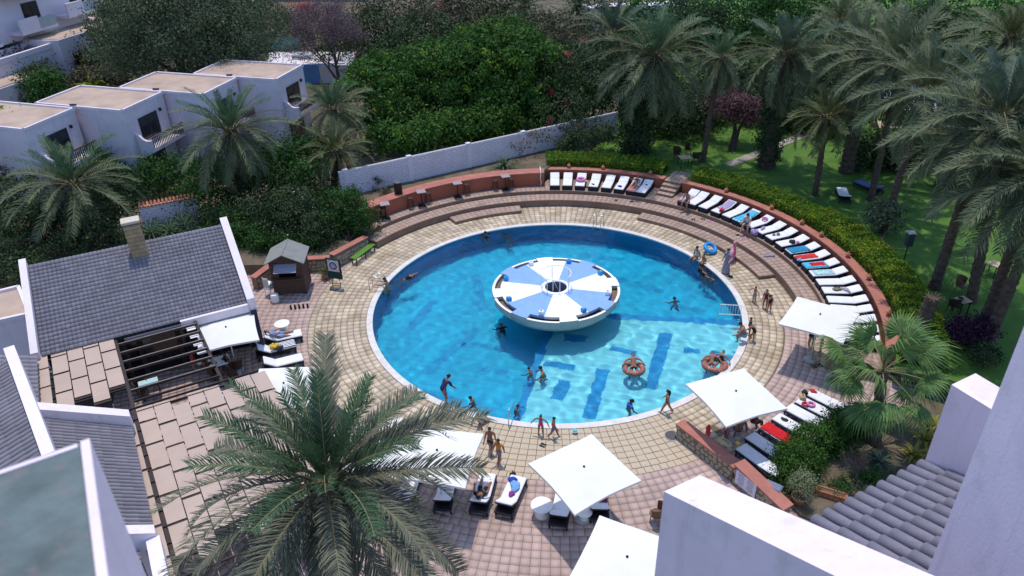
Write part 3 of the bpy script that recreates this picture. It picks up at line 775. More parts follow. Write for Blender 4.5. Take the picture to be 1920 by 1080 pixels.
rib_roof('roof_ribs', l2(a0), l2(a1), l2(r1), l2(r0), int(wid/.19), lw)
slab(lw, 'roof_deck', [l2(p)-Vector((0,0,.03)) for p in (a0, a1, r1, r0)], .15, M_frame)
parapet(lw, 'parapet', l2(a0+Vector((0,0,0)))-ed*.22-back*.12, l2(r0)-ed*.22-back*.35, .46, 3.68, 5.28, .85)
parapet(lw, 'parapet', l2(a1)+ed*.22-back*.12, l2(r1)+ed*.22+back*.15, .40, 3.62, 5.45, .75)
wl_ = wallbox('front_wall', l2(a0)+back*.45, l2(a1)+back*.45, .2, 0, 3.1, M_white, lw)
wallbox('ridge_wall', l2(r0)-back*.2-ed*.2, l2(r1)-back*.2+ed*.2, .3, 0, 4.6, M_white, lw)
# second ribbed roof beyond the next parapet (bottom of the view)
b0 = a1+ed*.45; b1 = a1+ed*3.4; rib_roof('roof_ribs', l2(b0)+back*.5, l2(b1)+back*.5, l2(b1+back*3+Vector((0,0,1.0))), l2(b0+back*3+Vector((0,0,1.0))), 14, lw)
parapet(lw, 'parapet', l2(b0)-ed*.02, l2(b1), .40, 3.5, 3.5, 1.2)
wallbox('front_wall', l2(b0)+back*.1, l2(b1)+back*.1, .2, 0, 3.1, M_white, lw)
# higher roof behind to the left
hz = thing('stepped_house', 'white stepped building with ribbed grey roofs left of the annex', 'building', l2(r0)*0+Vector((a0.x, a0.y, 0))+back*5.2)
hb = hz.location.copy()
def l3(p): return Vector(p)-hb
c0 = a0+back*3.5-ed*2.2; c1 = a0+back*3.5+ed*5.0
q0, q1 = G(16,650,5.9), G(90,850,5.9)
parapet(hz, 'ridge_parapet', l3(q0), l3(q1), .36, 5.9, 5.9, 1.6)
rib_roof('roof_ribs', l3(q0+back*.2+Vector((0,0,-.55))), l3(q1+back*.2+Vector((0,0,-.55))), l3(q1+back*4+Vector((0,0,-1.8))), l3(q0+back*4+Vector((0,0,-1.8))), 30, hz)
wallbox('wall', l3(q0), l3(q1), .3, 0, 4.4, M_white, hz)
s0, s1 = G(67,668,3.2), G(72,772,3.2); rib_roof('roof_ribs', l3(s0), l3(s1), l3(s1+back*2.6+Vector((0,0,1.1))), l3(s0+back*2.6+Vector((0,0,1.1))), 13, hz)
slab(hz, 'roof_deck', [l3(p)-Vector((0,0,.03)) for p in (s0, s1, s1+back*2.6+Vector((0,0,1.1)), s0+back*2.6+Vector((0,0,1.1)))], .15, M_frame)
wallbox('wall', l3(s0)+back*.3, l3(s1)+back*.3, .2, 0, 3.1, M_white, hz)

fl = thing('flat_annex', 'flat tan roofed white annex at the far end of the restaurant', 'building', G(0,575,3.3)*1)
fl.location.z = 0
pp = [G(-160,590,3.3), G(36,541,3.3), G(56,592,3.3), G(-160,640,3.3)]
mb = MB(); mb.prism([(p.x-fl.location.x, p.y-fl.location.y) for p in pp], 0, 3.3); mb.build('walls', M_white, fl)
mb = MB(); mb.prism([(p.x-fl.location.x, p.y-fl.location.y) for p in pp], 3.301, 3.34); mb.build('roof', M_tanroof, fl)
for i in range(4):
    a, b = pp[i]-fl.location, pp[(i+1) % 4]-fl.location; mb = MB(); mb.obox(Vector((a.x,a.y,3.38)), Vector((b.x,b.y,3.38)), .16, .2); mb.build('parapet', M_white, fl)

# ================================================================== terraced white houses with tan flat roofs
M_house = mat('house_wall', (0.70,0.62,0.665), 0.9, scale=0.6, var=0.06, bump=0.35, bscale=18, stain=(0.7,(0.52,0.48,0.48),0.52,0.8), streak=((0.42,0.38,0.38),.54,.85))
we = Vector((-7.75,2.05,0)); ee = Vector((0.75,4.75,0)); eh = ee.normalized(); wh = we.normalized(); out = Vector((eh.y,-eh.x,0))
def house(Pc, label, zt=6.0, far=False):
    Pc = Vector((*Pc, 0)); t = thing('terraced_house', label, 'house', Pc, 0, 'terraced white houses')
    pl = [Vector((0,0,0)), ee, ee+we, we]
    mb = MB(); mb.prism([(p.x, p.y) for p in pl], -.05, zt); mb.build('walls', M_house, t)
    mb = MB(); mb.prism([(p.x*1.0, p.y) for p in pl], zt, zt+.03); mb.build('roof', M_tanroof, t)
    for a, b in ((pl[0], pl[1]), (pl[1], pl[2]), (pl[2], pl[3]), (pl[3], pl[0])):
        d = (b-a).normalized(); mb = MB(); mb.obox(a-d*.07+Vector((0,0,zt+.04)), b+d*.07+Vector((0,0,zt+.04)), .16, .22); mb.build('parapet', M_house, t)
    # upper french window, on the east face
    def win(s0, s1, z0, z1, panes=2, name='window'):
        a, b = eh*s0+out*.03, eh*s1+out*.03
        mb = MB(); zc = (z0+z1)/2; mb.obox(a+Vector((0,0,zc)), b+Vector((0,0,zc)), .05, z1-z0); w_ = mb.build(name, M_frame, t)
        for k in range(panes):
            q0 = a.lerp(b, (k+.06)/panes); q1 = a.lerp(b, (k+.94)/panes)
            mb = MB(); mb.obox(q0+out*.02+Vector((0,0,zc)), q1+out*.02+Vector((0,0,zc)), .03, z1-z0-.14); mb.build('pane', M_glass, w_)
        return w_
    win(1.35, 3.55, 3.35, 5.05, 2); win(.9, 3.4, .2, 2.3, 3, 'patio_door')
    mb = MB(); c = eh*3.95+out*.1+Vector((0,0,5.0)); mb.box(c, (.18,.14,.22)); mb.build('wall_light', M_frame, t)
    # balcony
    ba, bb = eh*.75+out*.02, eh*4.6+out*.02
    mb = MB(); pl2 = [ba, bb, bb+out*1.25, ba+out*1.25]; mb.prism([(p.x, p.y) for p in pl2], 2.75, 2.98); bal = mb.build('balcony', M_house, t)
    mb = MB(); mb.obox(ba+out*1.2+Vector((0,0,3.80)), bb+out*1.2+Vector((0,0,3.80)), .10, .07); mb.build('handrail', M_darkwood, bal)
    for k in range(20):
        q = ba.lerp(bb, (k+.5)/20)+out*1.2; mb = MB(); mb.tube([q+Vector((0,0,2.98)), q+Vector((0,0,3.3)), q+Vector((0,0,3.77))], [.035,.05,.03], 6); mb.build('baluster', M_darkwood, bal)
    # curved side cheek
    mb = MB(); q = ba; vs = []
    prof = [(0,4.15),(.35,4.0),(.6,3.72),(.9,3.62),(1.25,3.66),(1.25,2.75),(0,2.2)]
    for off in (0, .2): vs += [q-eh*off+out*x+Vector((0,0,z)) for x, z in prof]
    n = len(prof); mb.add(vs, [tuple(range(n)), tuple(range(2*n-1, n-1, -1))]+[(i, (i+1) % n, (i+1) % n+n, i+n) for i in range(n)]); mb.build('side_cheek', M_house, bal)
    # rain spout on the roof
    mb = MB(); c = we*.55+Vector((0,0,zt+.22)); mb.box(c, (.5,.1,.1)); mb.build('spout', M_frame, t)
    return t
house((-36.1,12.0), 'white terraced house half hidden by the palm beside the grey roof')
house((-31.35,16.1), 'white terraced house with a baluster balcony in full view')
house((-27.0,20.15), 'white terraced house behind the big date palm crown')
house((-22.7,24.2), 'white end-of-terrace house beside the bare tree and blue wall')
house((-41.0,8.1), 'white terraced house cut by the edge above the dark shrubs')

# ================================================================== white hotel block far behind
M_hotel = mat('hotel_white', (0.68,0.605,0.66), 0.9, scale=0.4, var=0.05, bump=0.2, bscale=14, stain=(0.4,(0.56,0.53,0.55),0.54,0.82))
hf0, hf1 = G(108,76,5.6), G(204,46,5.6)
hd = (hf1-hf0); hd.z = 0; hl = hd.length; hd.normalize(); hn = Vector((-hd.y, hd.x, 0))
ho = thing('hotel_wing', 'white hotel block with balconies and a tan terrace roof behind the terraced houses', 'building', (hf0.x, hf0.y, 0))
def H(s, t, z): return hd*s+hn*t+Vector((0,0,z))
def hbox(name, s0, s1, t0, t1, z0, z1, m, par=None):
    pl = [H(s0,t0,0), H(s1,t0,0), H(s1,t1,0), H(s0,t1,0)]; mb = MB(); mb.prism([(p.x, p.y) for p in pl], z0, z1); return mb.build(name, m, par or ho)
hbox('lower_wing', 0, hl+4, 0, 9, -.05, 5.6, M_hotel); hbox('terrace_roof', .2, hl+3.8, .2, 8.9, 5.6, 5.66, M_tanroof)
for s in (1.5, 6.2):
    wv = hbox('window', s, s+3.6, -.06, .05, .6, 4.0, M_frame); hbox('pane', s+.15, s+1.75, -.09, .0, .75, 3.85, M_glass, wv); hbox('pane', s+1.9, s+3.45, -.09, .0, .75, 3.85, M_glass, wv)
hbox('tower', -22, hl+2, 4.2, 18, 5.6, 22, M_hotel)
for i, (s, z) in enumerate(((-9.5,6.2),(-1.5,6.6),(5.6,7.0),(-9.5,10.0),(-1.5,10.2))):
    bal = hbox('balcony', s, s+5.2, 2.6, 4.2, z-.3, z, M_hotel)
    hbox('balcony_wall', s, s+2.6, 2.5, 2.72, z-.25, z+1.25, M_hotel, bal); hbox('rail_glass', s+2.6, s+5.0, 2.55, 2.62, z, z+1.05, mat('rail_glass', (0.35,0.40,0.42), 0.2), bal)
    wv = hbox('window', s+2.7, s+4.9, 4.12, 4.3, z+.05, z+2.4, M_frame); hbox('pane', s+2.8, s+3.75, 4.09, 4.2, z+.15, z+2.3, M_glass, wv); hbox('pane', s+3.85, s+4.8, 4.09, 4.2, z+.15, z+2.3, M_glass, wv)
hbox('link_wing', -24, 0, 1.0, 9, -.05, 4.8, M_hotel); 
for s in (-20, -12): hbox('light_well', s, s+7, 2.0, 3.9, 4.79, 4.82, M_glass)
hbox('link_parapet', -24, 0, .9, 1.25, 4.8, 5.3, M_hotel); hbox('link_parapet', -24, 0, 3.9, 4.2, 4.8, 5.3, M_hotel)
hbox('awning', hl+4.3, hl+11, 1.0, 6.0, 4.2, 4.3, mat('green_awning', (0.25,0.30,0.22), 0.8))
for s in (hl+4.5, hl+10.8): hbox('awning_post', s, s+.12, 1.1, 1.22, 0, 4.2, M_frame)
sb = MB(); q = G(35,150,3.6); sb.box((q.x-4, q.y, 1.75), (9,6,3.6), R_(-8)); tb = tag(sb.build('outbuilding', M_house), 'small plain white block beside the dark flowering shrub', 'building')
mb = MB(); mb.box((q.x-4, q.y, 3.60), (8.7,5.7,.1), R_(-8)); ob = mb.build('outbuilding_roof', M_tanroof, tb)
# far terrace with blue wall
fa, fb = G(574,152,0.0)+Vector((0,-.9,0)), G(655,149,0.0)+Vector((0,-.9,0))
mb = MB(); mb.obox(Vector((fa.x,fa.y,1.0)), Vector((fb.x,fb.y,1.0)), .3, 2.1); tag(mb.build('blue_wall', mat('blue_wall', (0.14,0.30,0.62), 0.8, scale=1, var=0.1, stain=(1,(0.25,0.36,0.6),.5,.8))), 'pale blue painted wall beside the end house', 'wall')
pl = [G(500,124,1.95), G(570,122,1.95), G(660,122,1.95), G(668,97,1.95), G(503,98,1.95)]
mb = MB(); mb.prism([(p.x, p.y) for p in pl], -.04, 1.95, mt=1); tr_ = tag(mb.build('white_terrace', [M_white, mat('terrace_white', (0.66,0.60,0.60), .9, scale=.6, var=.08)]), 'pale paved terrace behind the bare tree', 'terrace')
fa, fb = G(506,97,1.95), G(566,94,1.95)
t = thing('teal_fence', 'teal corrugated fence along the pale terrace', 'fence', (fa.x, fa.y, 1.95)); n = 14
for i in range(n):
    p, q = (fb-fa)*(i/n), (fb-fa)*((i+.92)/n); mb = MB(); mb.obox(p+Vector((0,0,.75)), q+Vector((0,0,.75)), .06, 1.5); mb.build('panel', mat('teal_panel', (0.10,0.30,0.27), .7, scale=2, var=.2), t)
c = G(568,108,2.0); t = thing('skylight', 'small grey rooflight on the pale terrace', 'skylight', (c.x, c.y, 1.95)); mb = MB(); mb.box((0,0,.25), (2.2,1.4,.5), bev=.1); mb.build('dome', mat('skylight', (0.5,.52,.55), .3), t); mb = MB(); mb.box((0,0,.05), (2.5,1.7,.1)); mb.build('kerb', M_white, t)
# distant white wall at the top edge
c = G(590,2,0); mb = MB(); mb.box((c.x, c.y+4, 3), (26,6,6), R_(-6)); db = tag(mb.build('distant_house', M_hotel), 'far white house wall beyond the scrub', 'building')
c = G(1192,30,2.0); mb = MB(); mb.box((c.x, c.y+3, 1.0), (14,3,4), R_(8)); tag(mb.build('distant_wall', M_hotel), 'far pale wall glimpsed behind the palms', 'wall')
c = G(1322,34,3.0); mb = MB(); mb.box((c.x, c.y, 1.8), (2.2,2.2,3.6), R_(8), bev=.05); tag(mb.build('distant_pier', M_tanroof), 'small pale pier glimpsed between the palm crowns', 'pier')

# ================================================================== the viewer's own building (foreground)
M_fg = mat('foreground_render', (0.77,0.655,0.725), 0.9, scale=1.4, var=0.05, bump=0.12, bscale=30, stain=(2.2,(0.60,0.55,0.58),0.52,0.8), streak=((0.52,0.46,0.48),.54,.85))
E1, E2 = G(1565,962,14), G(1830,822,14); fe = (E2-E1).normalized(); fn = Vector((fe.y,-fe.x,0))
fg = thing('gabled_wing', 'white gabled wing with barrel tiles right below the viewpoint', 'building', (E1.x, E1.y, 0)); fo = fg.location.copy()
def Q(a, n, z): return E1-fo+fe*a+fn*n+Vector((0,0,z-14))
def gable(name, a0, a1, n0, n1, z0, z1, zb=6.0):
    mb = MB(); vs = [Q(a0,n0,zb),Q(a1,n0,zb),Q(a1,n1,zb),Q(a0,n1,zb),Q(a0,n0,z0),Q(a1,n0,z0),Q(a1,n1,z1),Q(a0,n1,z1)]
    mb.add(vs, [(0,1,2,3),(7,6,5,4),(0,4,5,1),(1,5,6,2),(2,6,7,3),(3,7,4,0)]); return mb.build(name, M_fg, fg)
gable('gable_parapet', -2.96, -2.49, -.02, 4.2, 15.87, 17.76, 0.0)
gable('gable_parapet', 1.76, 2.25, -.01, 4.0, 15.43, 15.30, 0.0)
gable('front_wall', -2.48, 1.75, .42, .66, 13.75, 13.75, 0.0)
slab(fg, 'roof_deck', [Q(-2.48,.05,13.97), Q(1.75,.05,13.97), Q(1.75,4.0,13.97+1.42), Q(-2.48,4.0,13.97+1.42)], .12, M_frame)
M_barrel = mat('barrel_tile', (0.19,0.175,0.215), 0.75, scale=3, var=0.12, bump=0.25, bscale=60, island=0.08, stain=(2.5,(0.11,0.10,0.125),.52,.8))
def barrel(k0, k1, L, up):
    n = 10; mb = MB(); vs = []
    for x, k in ((0, k0), (L, k1)):
        for q in range(n+1): a = PI*q/n; vs.append((-k*math.cos(a), x, k*.95*math.sin(a)*up))
    for q in range(n+1): a = PI*q/n; vs.append((-(k0-.018)*math.cos(a), 0, (k0-.018)*.95*math.sin(a)*up))
    o = 2*(n+1)
    for q in range(n): mb.f += [(q, q+1, n+2+q, n+1+q)[::(1 if up > 0 else -1)], (o+q, o+q+1, q+1, q)]
    mb.v = vs; mb.mi = [0]*len(mb.f)
    me = bpy.data.meshes.new('tile'); me.from_pydata(mb.v, [], mb.f); me.materials.append(M_barrel)
    me.polygons.foreach_set('use_smooth', np.ones(len(me.polygons), dtype=bool)); return me
T_up = barrel(.088, .070, .46, 1); T_dn = barrel(.070, .088, .46, -1)
sl_ = math.atan(.36); px_ = .2035
R3 = Matrix((fe, fn*math.cos(sl_)+Vector((0,0,math.sin(sl_))), fe.cross(fn*math.cos(sl_)+Vector((0,0,math.sin(sl_)))))).transposed().to_4x4()
if (R3 @ Vector((0,0,1))).z < 0: R3 = R3 @ Matrix.Scale(-1, 4, (1,0,0)) @ Matrix.Scale(-1, 4, (0,0,1))
for j in range(21):
    a = -2.38+j*px_
    for i in range(8):
        n_ = -.02+i*.385; zz = 14.0+.36*n_+.03*((i+1) % 1)
        o = bpy.data.objects.new('barrel_tile', T_up); COL.objects.link(o); o.parent = fg
        o.matrix_local = Matrix.Translation(Q(a+random.uniform(-.006,.006), n_, zz+.045)) @ R3 @ Matrix.Rotation(R_(-1.6), 4, 'X') @ Matrix.Rotation(random.uniform(-.012,.012), 4, 'Z')
mb = MB()
for j in range(22):
    a = -2.38+(j-.5)*px_
    n = 6; vs = []
    for x in (-.02, 3.1):
        for q in range(n+1): t_ = PI*q/n; vs.append(Q(a-.072*math.cos(t_), x, 14.075+.36*x-.06*math.sin(t_)))
    mb.add(vs, [(q, n+1+q, n+2+q, q+1) for q in range(n)])
stuff(mb.build('valley_tiles', M_barrel, fg, True))
# tall wall at the right, standing nearer
K = G(1832,835,16.6)
tw = thing('tower_wall', 'tall plain white wall rising beside the barrel tiles', 'wall', (K.x, K.y, 0))
pl = [(0,0),(3,0.9),(3,-6.5),(0.25,-6.5)]
mb = MB(); mb.prism(pl, 0, 24); mb.build('wall_body', M_fg, tw)
# near parapet at the left
c0, c1, c2 = G(168,822,20.0), G(0,880,20.0), G(203,1080,20.0)
d1 = (c1-c0).normalized(); d2 = (c2-c0).normalized()
np_ = thing('near_parapet', 'weathered parapet with a mossy green top beside the viewpoint', 'wall', (c0.x, c0.y, 0))
pl = [Vector((0,0,0)), d1*.9, d1*.9+d2*1.6, d2*1.6]
mb = MB(); mb.prism([(p.x, p.y) for p in pl], 0, 19.985); mb.build('wall_body', M_fg, np_)
ins = .03; pl = [d1*ins+d2*.004, d1*.9+d2*.004, d1*.9+d2*1.6, d1*ins+d2*1.6]
M_moss = mat('mossy_top', (0.13,0.165,0.165), 0.95, scale=5, var=0.3, bump=0.6, bscale=30, stain=(9.0,(0.20,0.16,0.16),.55,.72), detail=8, spec=.05)
mb = MB(); mb.prism([(p.x, p.y) for p in pl], 19.986, 19.992); mb.build('weathered_top', M_moss, np_)
mb = MB(); mb.obox(d1*.0131+Vector((0,0,19.990))+d2*.0, d1*.0131+d2*1.6+Vector((0,0,19.990)), .026, .022); mb.build('white_arris', M_fg, np_)
mb = MB(); mb.obox(d2*.009+Vector((0,0,19.989))+d1*.036, d2*.009+d1*.9+Vector((0,0,19.989)), .018, .016); mb.build('white_arris', M_fg, np_)
# ================================================================== vegetation
M_trunk = mat('palm_trunk', (0.085,0.06,0.045), 0.95, scale=5, var=0.35, bump=0.8, bscale=14)
M_ivy = mat('ivy_trunk', (0.022,0.036,0.014), 0.8, island=0.35, var=0.3)
M_rachis = mat('palm_rachis', (0.20,0.175,0.085), 0.7, var=0.2)
def leafm(name, c, island=.35, trans=.22, rough=.55, hue=0.02, spec=.12):
    rough = max(rough, .65)
    return mat(name, c, rough, var=0.18, scale=0.7, island=island, trans=trans, hue=hue, spec=spec)
M_fr_grey = leafm('frond_grey', (0.115,0.140,0.075), .30, .16, .5, .015)
M_fr_green = leafm('frond_green', (0.070,0.130,0.065), .30, .2, .5, .02)
M_fr_blue = leafm('frond_blue', (0.075,0.115,0.080), .25, .16, .5, .015)
M_fr_olive = leafm('frond_olive', (0.105,0.125,0.055), .3, .2, .5, .02)
M_fr_dry = leafm('frond_dry', (0.17,0.13,0.075), .3, .1, .7, .01)
M_fan = leafm('fan_leaf', (0.12,0.20,0.065), .3, .22, .45, .02)
M_ficus = leafm('ficus_leaf', (0.052,0.120,0.022), .45, .25, .42, .03)
M_bush = leafm('bush_leaf', (0.042,0.105,0.024), .4, .22, .45, .03)
M_dark = leafm('dark_leaf', (0.048,0.078,0.032), .45, .15, .55, .03)
M_cypress = leafm('grey_green_leaf', (0.105,0.135,0.075), .4, .15, .6, .02)
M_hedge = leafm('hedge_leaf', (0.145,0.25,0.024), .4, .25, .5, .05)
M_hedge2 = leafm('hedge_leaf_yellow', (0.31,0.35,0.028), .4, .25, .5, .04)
M_scrub = leafm('scrub_leaf', (0.105,0.10,0.058), .4, .15, .7, .04)
M_boug = leafm('bougainvillea', (0.38,0.035,0.06), .4, .3, .6, .03)
M_mauve = leafm('mauve_twig', (0.20,0.135,0.15), .3, .1, .8, .03)
M_purple = leafm('purple_flower', (0.060,0.022,0.050), .4, .2, .7, .03)
M_yellow = leafm('yellow_leaf', (0.26,0.26,0.045), .35, .25, .5, .03)
M_bark = mat('bark', (0.06,0.045,0.035), 0.95, scale=6, var=0.3, bump=0.6)
M_twig = mat('twig', (0.11,0.085,0.08), 0.95, scale=6, var=0.3)

def frond_mesh(name, L, droop, nl, leafL, m, width=.028, vee=38, fwd=37, seed=0, twist=0.0):
    """pinnate frond along +X, arching down; leaflets as slim two-part blades"""
    r = np.random.default_rng(seed); V = []; Fc = []
    K = 14; ts = np.linspace(0, 1, K+1)
    ang = droop*ts**1.5            # pitch below the start direction (radians)
    pts = np.zeros((K+1, 3)); 
    for i in range(1, K+1):
        a = (ang[i]+ang[i-1])/2; pts[i] = pts[i-1]+np.array([math.cos(a), 0, -math.sin(a)])*L/K
    pts[:, 1] = twist*ts**2*L
    def at(t):
        i = min(int(t*K), K-1); f = t*K-i; return pts[i]*(1-f)+pts[i+1]*f, ang[i]*(1-f)+ang[i+1]*f
    for i in range(K+1):           # rachis
        w_ = 0.030*L/3.5*(1-.85*ts[i])+.004
        a = ang[i]; up = np.array([math.sin(a), 0, math.cos(a)])
        V += [pts[i]+np.array([0, w_, 0]), pts[i]+up*w_*.8, pts[i]-np.array([0, w_, 0])]
    mi = []
    for i in range(K):
        o = 3*i; Fc += [(o, o+3, o+4, o+1), (o+1, o+4, o+5, o+2)]; mi += [1, 1]
    for k in range(nl):
        t = .13+.87*(k+r.uniform(-.3, .3))/nl; t = min(max(t, .12), .995)
        p, a = at(t); T = np.array([math.cos(a), 0, -math.sin(a)]); U = np.array([math.sin(a), 0, math.cos(a)])
        ll = leafL*(.35+.65*math.sin(PI*min(1, .12+t*.86))**.7)*r.uniform(.85, 1.12)
        for s in (-1, 1):
            f = R_(fwd+14*t+r.uniform(-7, 7)); ve = R_(vee*(1-.4*t)+r.uniform(-12, 12))
            d = T*math.cos(f)+math.sin(f)*(np.array([0, s, 0])*math.cos(ve)+U*math.sin(ve))
            w_ = width*r.uniform(.8, 1.15); sd = np.cross(d, U); sd /= np.linalg.norm(sd)+1e-9
            mid = p+d*ll*.5; tip = p+d*ll+np.array([0, 0, -ll*r.uniform(.06, .26)])
            o = len(V); V += [p-sd*w_*.35, p+sd*w_*.35, mid+sd*w_*.5, mid-sd*w_*.5, tip+sd*w_*.08, tip-sd*w_*.08]
            Fc += [(o, o+1, o+2, o+3), (o+3, o+2, o+4, o+5)]; mi += [0, 0]
    me = bpy.data.meshes.new(name); V = np.array(V); Fc = np.array(Fc)
    me.vertices.add(len(V)); me.vertices.foreach_set('co', V.astype(np.float32).ravel())
    me.loops.add(len(Fc)*4); me.loops.foreach_set('vertex_index', Fc.astype(np.int32).ravel())
    me.polygons.add(len(Fc)); me.polygons.foreach_set('loop_start', np.arange(0, len(Fc)*4, 4, dtype=np.int32))
    me.materials.append(m); me.materials.append(M_rachis); me.polygons.foreach_set('material_index', np.array(mi, dtype=np.int32)); me.update(calc_edges=True)
    return me
def trunk_mesh(pts, radii, n=12, jit=.08, m=M_trunk, name='trunk', parent=None, scales=True):
    """tapered trunk with rough leaf-scar rings"""
    P_ = []; Rr = []
    N = len(pts)-1; tot = sum((Vector(pts[i+1])-Vector(pts[i])).length for i in range(N)); K = max(6, int(tot/.17))
    for i in range(K+1):
        t = i/K*N; j = min(int(t), N-1); f = t-j
        P_.append(Vector(pts[j]).lerp(Vector(pts[j+1]), f)); Rr.append(radii[j]*(1-f)+radii[j+1]*f)
    mb = MB(); mb.tube(P_, [r*(1+(.10 if i % 2 else -.06)) for i, r in enumerate(Rr)], n)
    v = np.array(mb.v); 
    for i in range(K+1):
        c = np.array(P_[i]); sl = slice(i*n, (i+1)*n); k = 1+rng.uniform(-jit, jit, n)[:, None]; v[sl] = c+(v[sl]-c)*k
    mb.v = [tuple(x) for x in v]
    return mb.build(name, m, parent)
FROND_SETS = {}
def frond_set(key, L, nl, leafL, m, width):
    if key not in FROND_SETS:
        FROND_SETS[key] = [frond_mesh('frond', L*s, d, nl, leafL, m, width, seed=i*7+1, twist=tw) for i, (s, d, tw) in enumerate(((.80,.35,.02),(.92,.65,-.05),(1.0,.95,.06),(1.0,1.25,-.07),(.97,1.5,.05),(.90,1.75,0)))]
    return FROND_SETS[key]
def add_crown(parent, c, n, key, key_in, lo=-52, hi=84, seed=1, wind=None, scale=1.0, squash=1.0):
    r = random.Random(seed)
    for i in range(n):
        u = (i+.5)/n                       # 0 = innermost upright, 1 = lowest
        el = hi-(hi-lo)*u**.85+r.uniform(-7, 7); az = i*137.508+r.uniform(-9, 9)
        fs = FROND_SETS[key_in] if u < .26 else FROND_SETS[key]
        k = 0 if u < .12 else 1 if u < .28 else 2 if u < .5 else 3 if u < .7 else r.choice((3, 4)) if u < .88 else r.choice((4, 5))
        o = bpy.data.objects.new('frond', fs[k]); COL.objects.link(o); o.parent = parent
        M = Matrix.Rotation(R_(az), 4, 'Z') @ Matrix.Rotation(R_(-el), 4, 'Y') @ Matrix.Rotation(R_(r.uniform(-28, 28)), 4, 'X')
        if wind:
            wv, amt = wind; M = Matrix.Rotation(amt*r.uniform(.6, 1.2), 4, Vector((-wv.y, wv.x, 0))) @ M
        s = scale*r.uniform(.86, 1.1)*(.72+.28*min(1, u/.25))
        o.matrix_local = Matrix.Translation(Vector(c)+Vector((math.cos(R_(az)), math.sin(R_(az)), 0))*.10*scale) @ M @ Matrix.Scale(s, 4)
def palm(label, base, top, r0, r1, n, key, key_in, lo=-52, hi=84, seed=1, wind=None, scale=1.0, group=None, ivy=False, cat='palm tree', skirt=0, name='date_palm', lean=.0, bend=None):
    base = Vector(base); top = Vector(top); t = thing(name, label, cat, base, 0, group); T = top-base
    mid = T*.5+Vector((T.x*-.10, T.y*-.10, 0))
    trunk_mesh([Vector((0,0,-.1)), T*.04+Vector((0,0,0)), mid*.6, mid, T*.78, T], [r0*1.25, r0*1.05, r0, (r0+r1)/2, r1, r1*1.15], parent=t)
    # boss of cut leaf bases under the crown
    mb = MB()
    for i in range(46):
        a = i*2.399; h = -.95*scale*(i/46.); rr_ = r1*1.1+.05; d = Vector((math.cos(a), math.sin(a), 0))
        p = T+Vector((0,0,h))+d*rr_*.8; mb.obox(p, p+d*.20*scale+Vector((0,0,.26*scale)), .10*scale, .05*scale)
    mb.build('leaf_bases', M_trunk, t)
    add_crown(t, T, n, key, key_in, lo, hi, seed, wind, scale)
    if skirt:
        r = random.Random(seed+5)
        for i in range(skirt):
            o = bpy.data.objects.new('dead_frond', FROND_SETS['dry'][r.choice((3, 4))]); COL.objects.link(o); o.parent = t
            o.matrix_local = Matrix.Translation(T+Vector((0,0,-.3*scale))) @ Matrix.Rotation(i*2.4+r.uniform(-.3,.3), 4, 'Z') @ Matrix.Rotation(R_(r.uniform(48, 70)), 4, 'Y') @ Matrix.Scale(scale*r.uniform(.55, .8), 4)
    return t
frond_set('grey', 3.6, 50, .56, M_fr_grey, .038)
frond_set('green', 3.6, 50, .54, M_fr_green, .038)
frond_set('blue', 3.6, 50, .54, M_fr_blue, .040)
frond_set('olive', 3.0, 38, .52, M_fr_olive, .050)
frond_set('dry', 3.2, 34, .5, M_fr_dry, .045)
M_fr_big = leafm('frond_silver', (0.150,0.156,0.110), .3, .16, .5, .015)
frond_set('big', 3.9, 88, .62, M_fr_big, .034)
frond_set('bigin', 3.7, 84, .58, M_fr_green, .030)

# ---- leaf clouds
def leaf_quads(C, size, flat=0.0, up=None, curl=True):
    n = len(C); d = rng.normal(size=(n, 3)); 
    if up is not None: d = d*(1-flat)+up*flat*1.6
    d /= np.linalg.norm(d, axis=1)[:, None]
    a = np.cross(d, rng.normal(size=(n, 3))); a /= np.linalg.norm(a, axis=1)[:, None]+1e-9; b = np.cross(d, a)
    s = (size*rng.uniform(.6, 1.25, n))[:, None]
    V = np.stack([C-a*s, C-b*s*.5+d*s*.12, C+a*s, C+b*s*.5+d*s*.12], 1).reshape(-1, 3)
    return V, np.arange(4*n).reshape(-1, 4)
def cloud_points(blobs, n, clump=.35, nclump=None, shell=.78, bottom=-.35):
    """points in clumps near the surface of ellipsoids"""
    vol = np.array([b[1][0]*b[1][1]+b[1][0]*b[1][2] for b in blobs], float); vol /= vol.sum(); out = []; nrm = []
    for (c, rad), f in zip(blobs, vol):
        c = np.array(c, float); rad = np.array(rad, float); m = max(1, int(n*f)); nc = max(6, int((nclump or n/55)*f))
        d = rng.normal(size=(nc, 3)); d /= np.linalg.norm(d, axis=1)[:, None]
        low = d[:, 2] < bottom; d[low, 2] *= -1
        rr_ = shell+(1.04-shell)*rng.random(nc)**.7
        inner = rng.random(nc) < .18; rr_[inner] = rng.uniform(.3, .8, inner.sum())
        cc = c+d*rad*rr_[:, None]*(1+.10*rng.normal(size=(nc, 1)))
        k = rng.integers(0, nc, m); cs = clump*rng.uniform(.6, 1.3, nc)
        off = rng.normal(size=(m, 3))*cs[k][:, None]*np.array([1, 1, .75])
        out.append(cc[k]+off); q = d[k]*.6+off/(cs[k][:, None]+1e-6)*.35; nrm.append(q/(np.linalg.norm(q, axis=1)[:, None]+1e-9))
    return np.concatenate(out), np.concatenate(nrm)
def foliage(name, blobs, n, size, m, parent, clump=.35, shell=.78, flat=.5, bottom=-.35, nclump=None):
    C, U = cloud_points(blobs, n, clump, nclump, shell, bottom)
    V, Fc = leaf_quads(C, np.full(len(C), size), flat, U)
    return npmesh(name, V, Fc, m, parent)
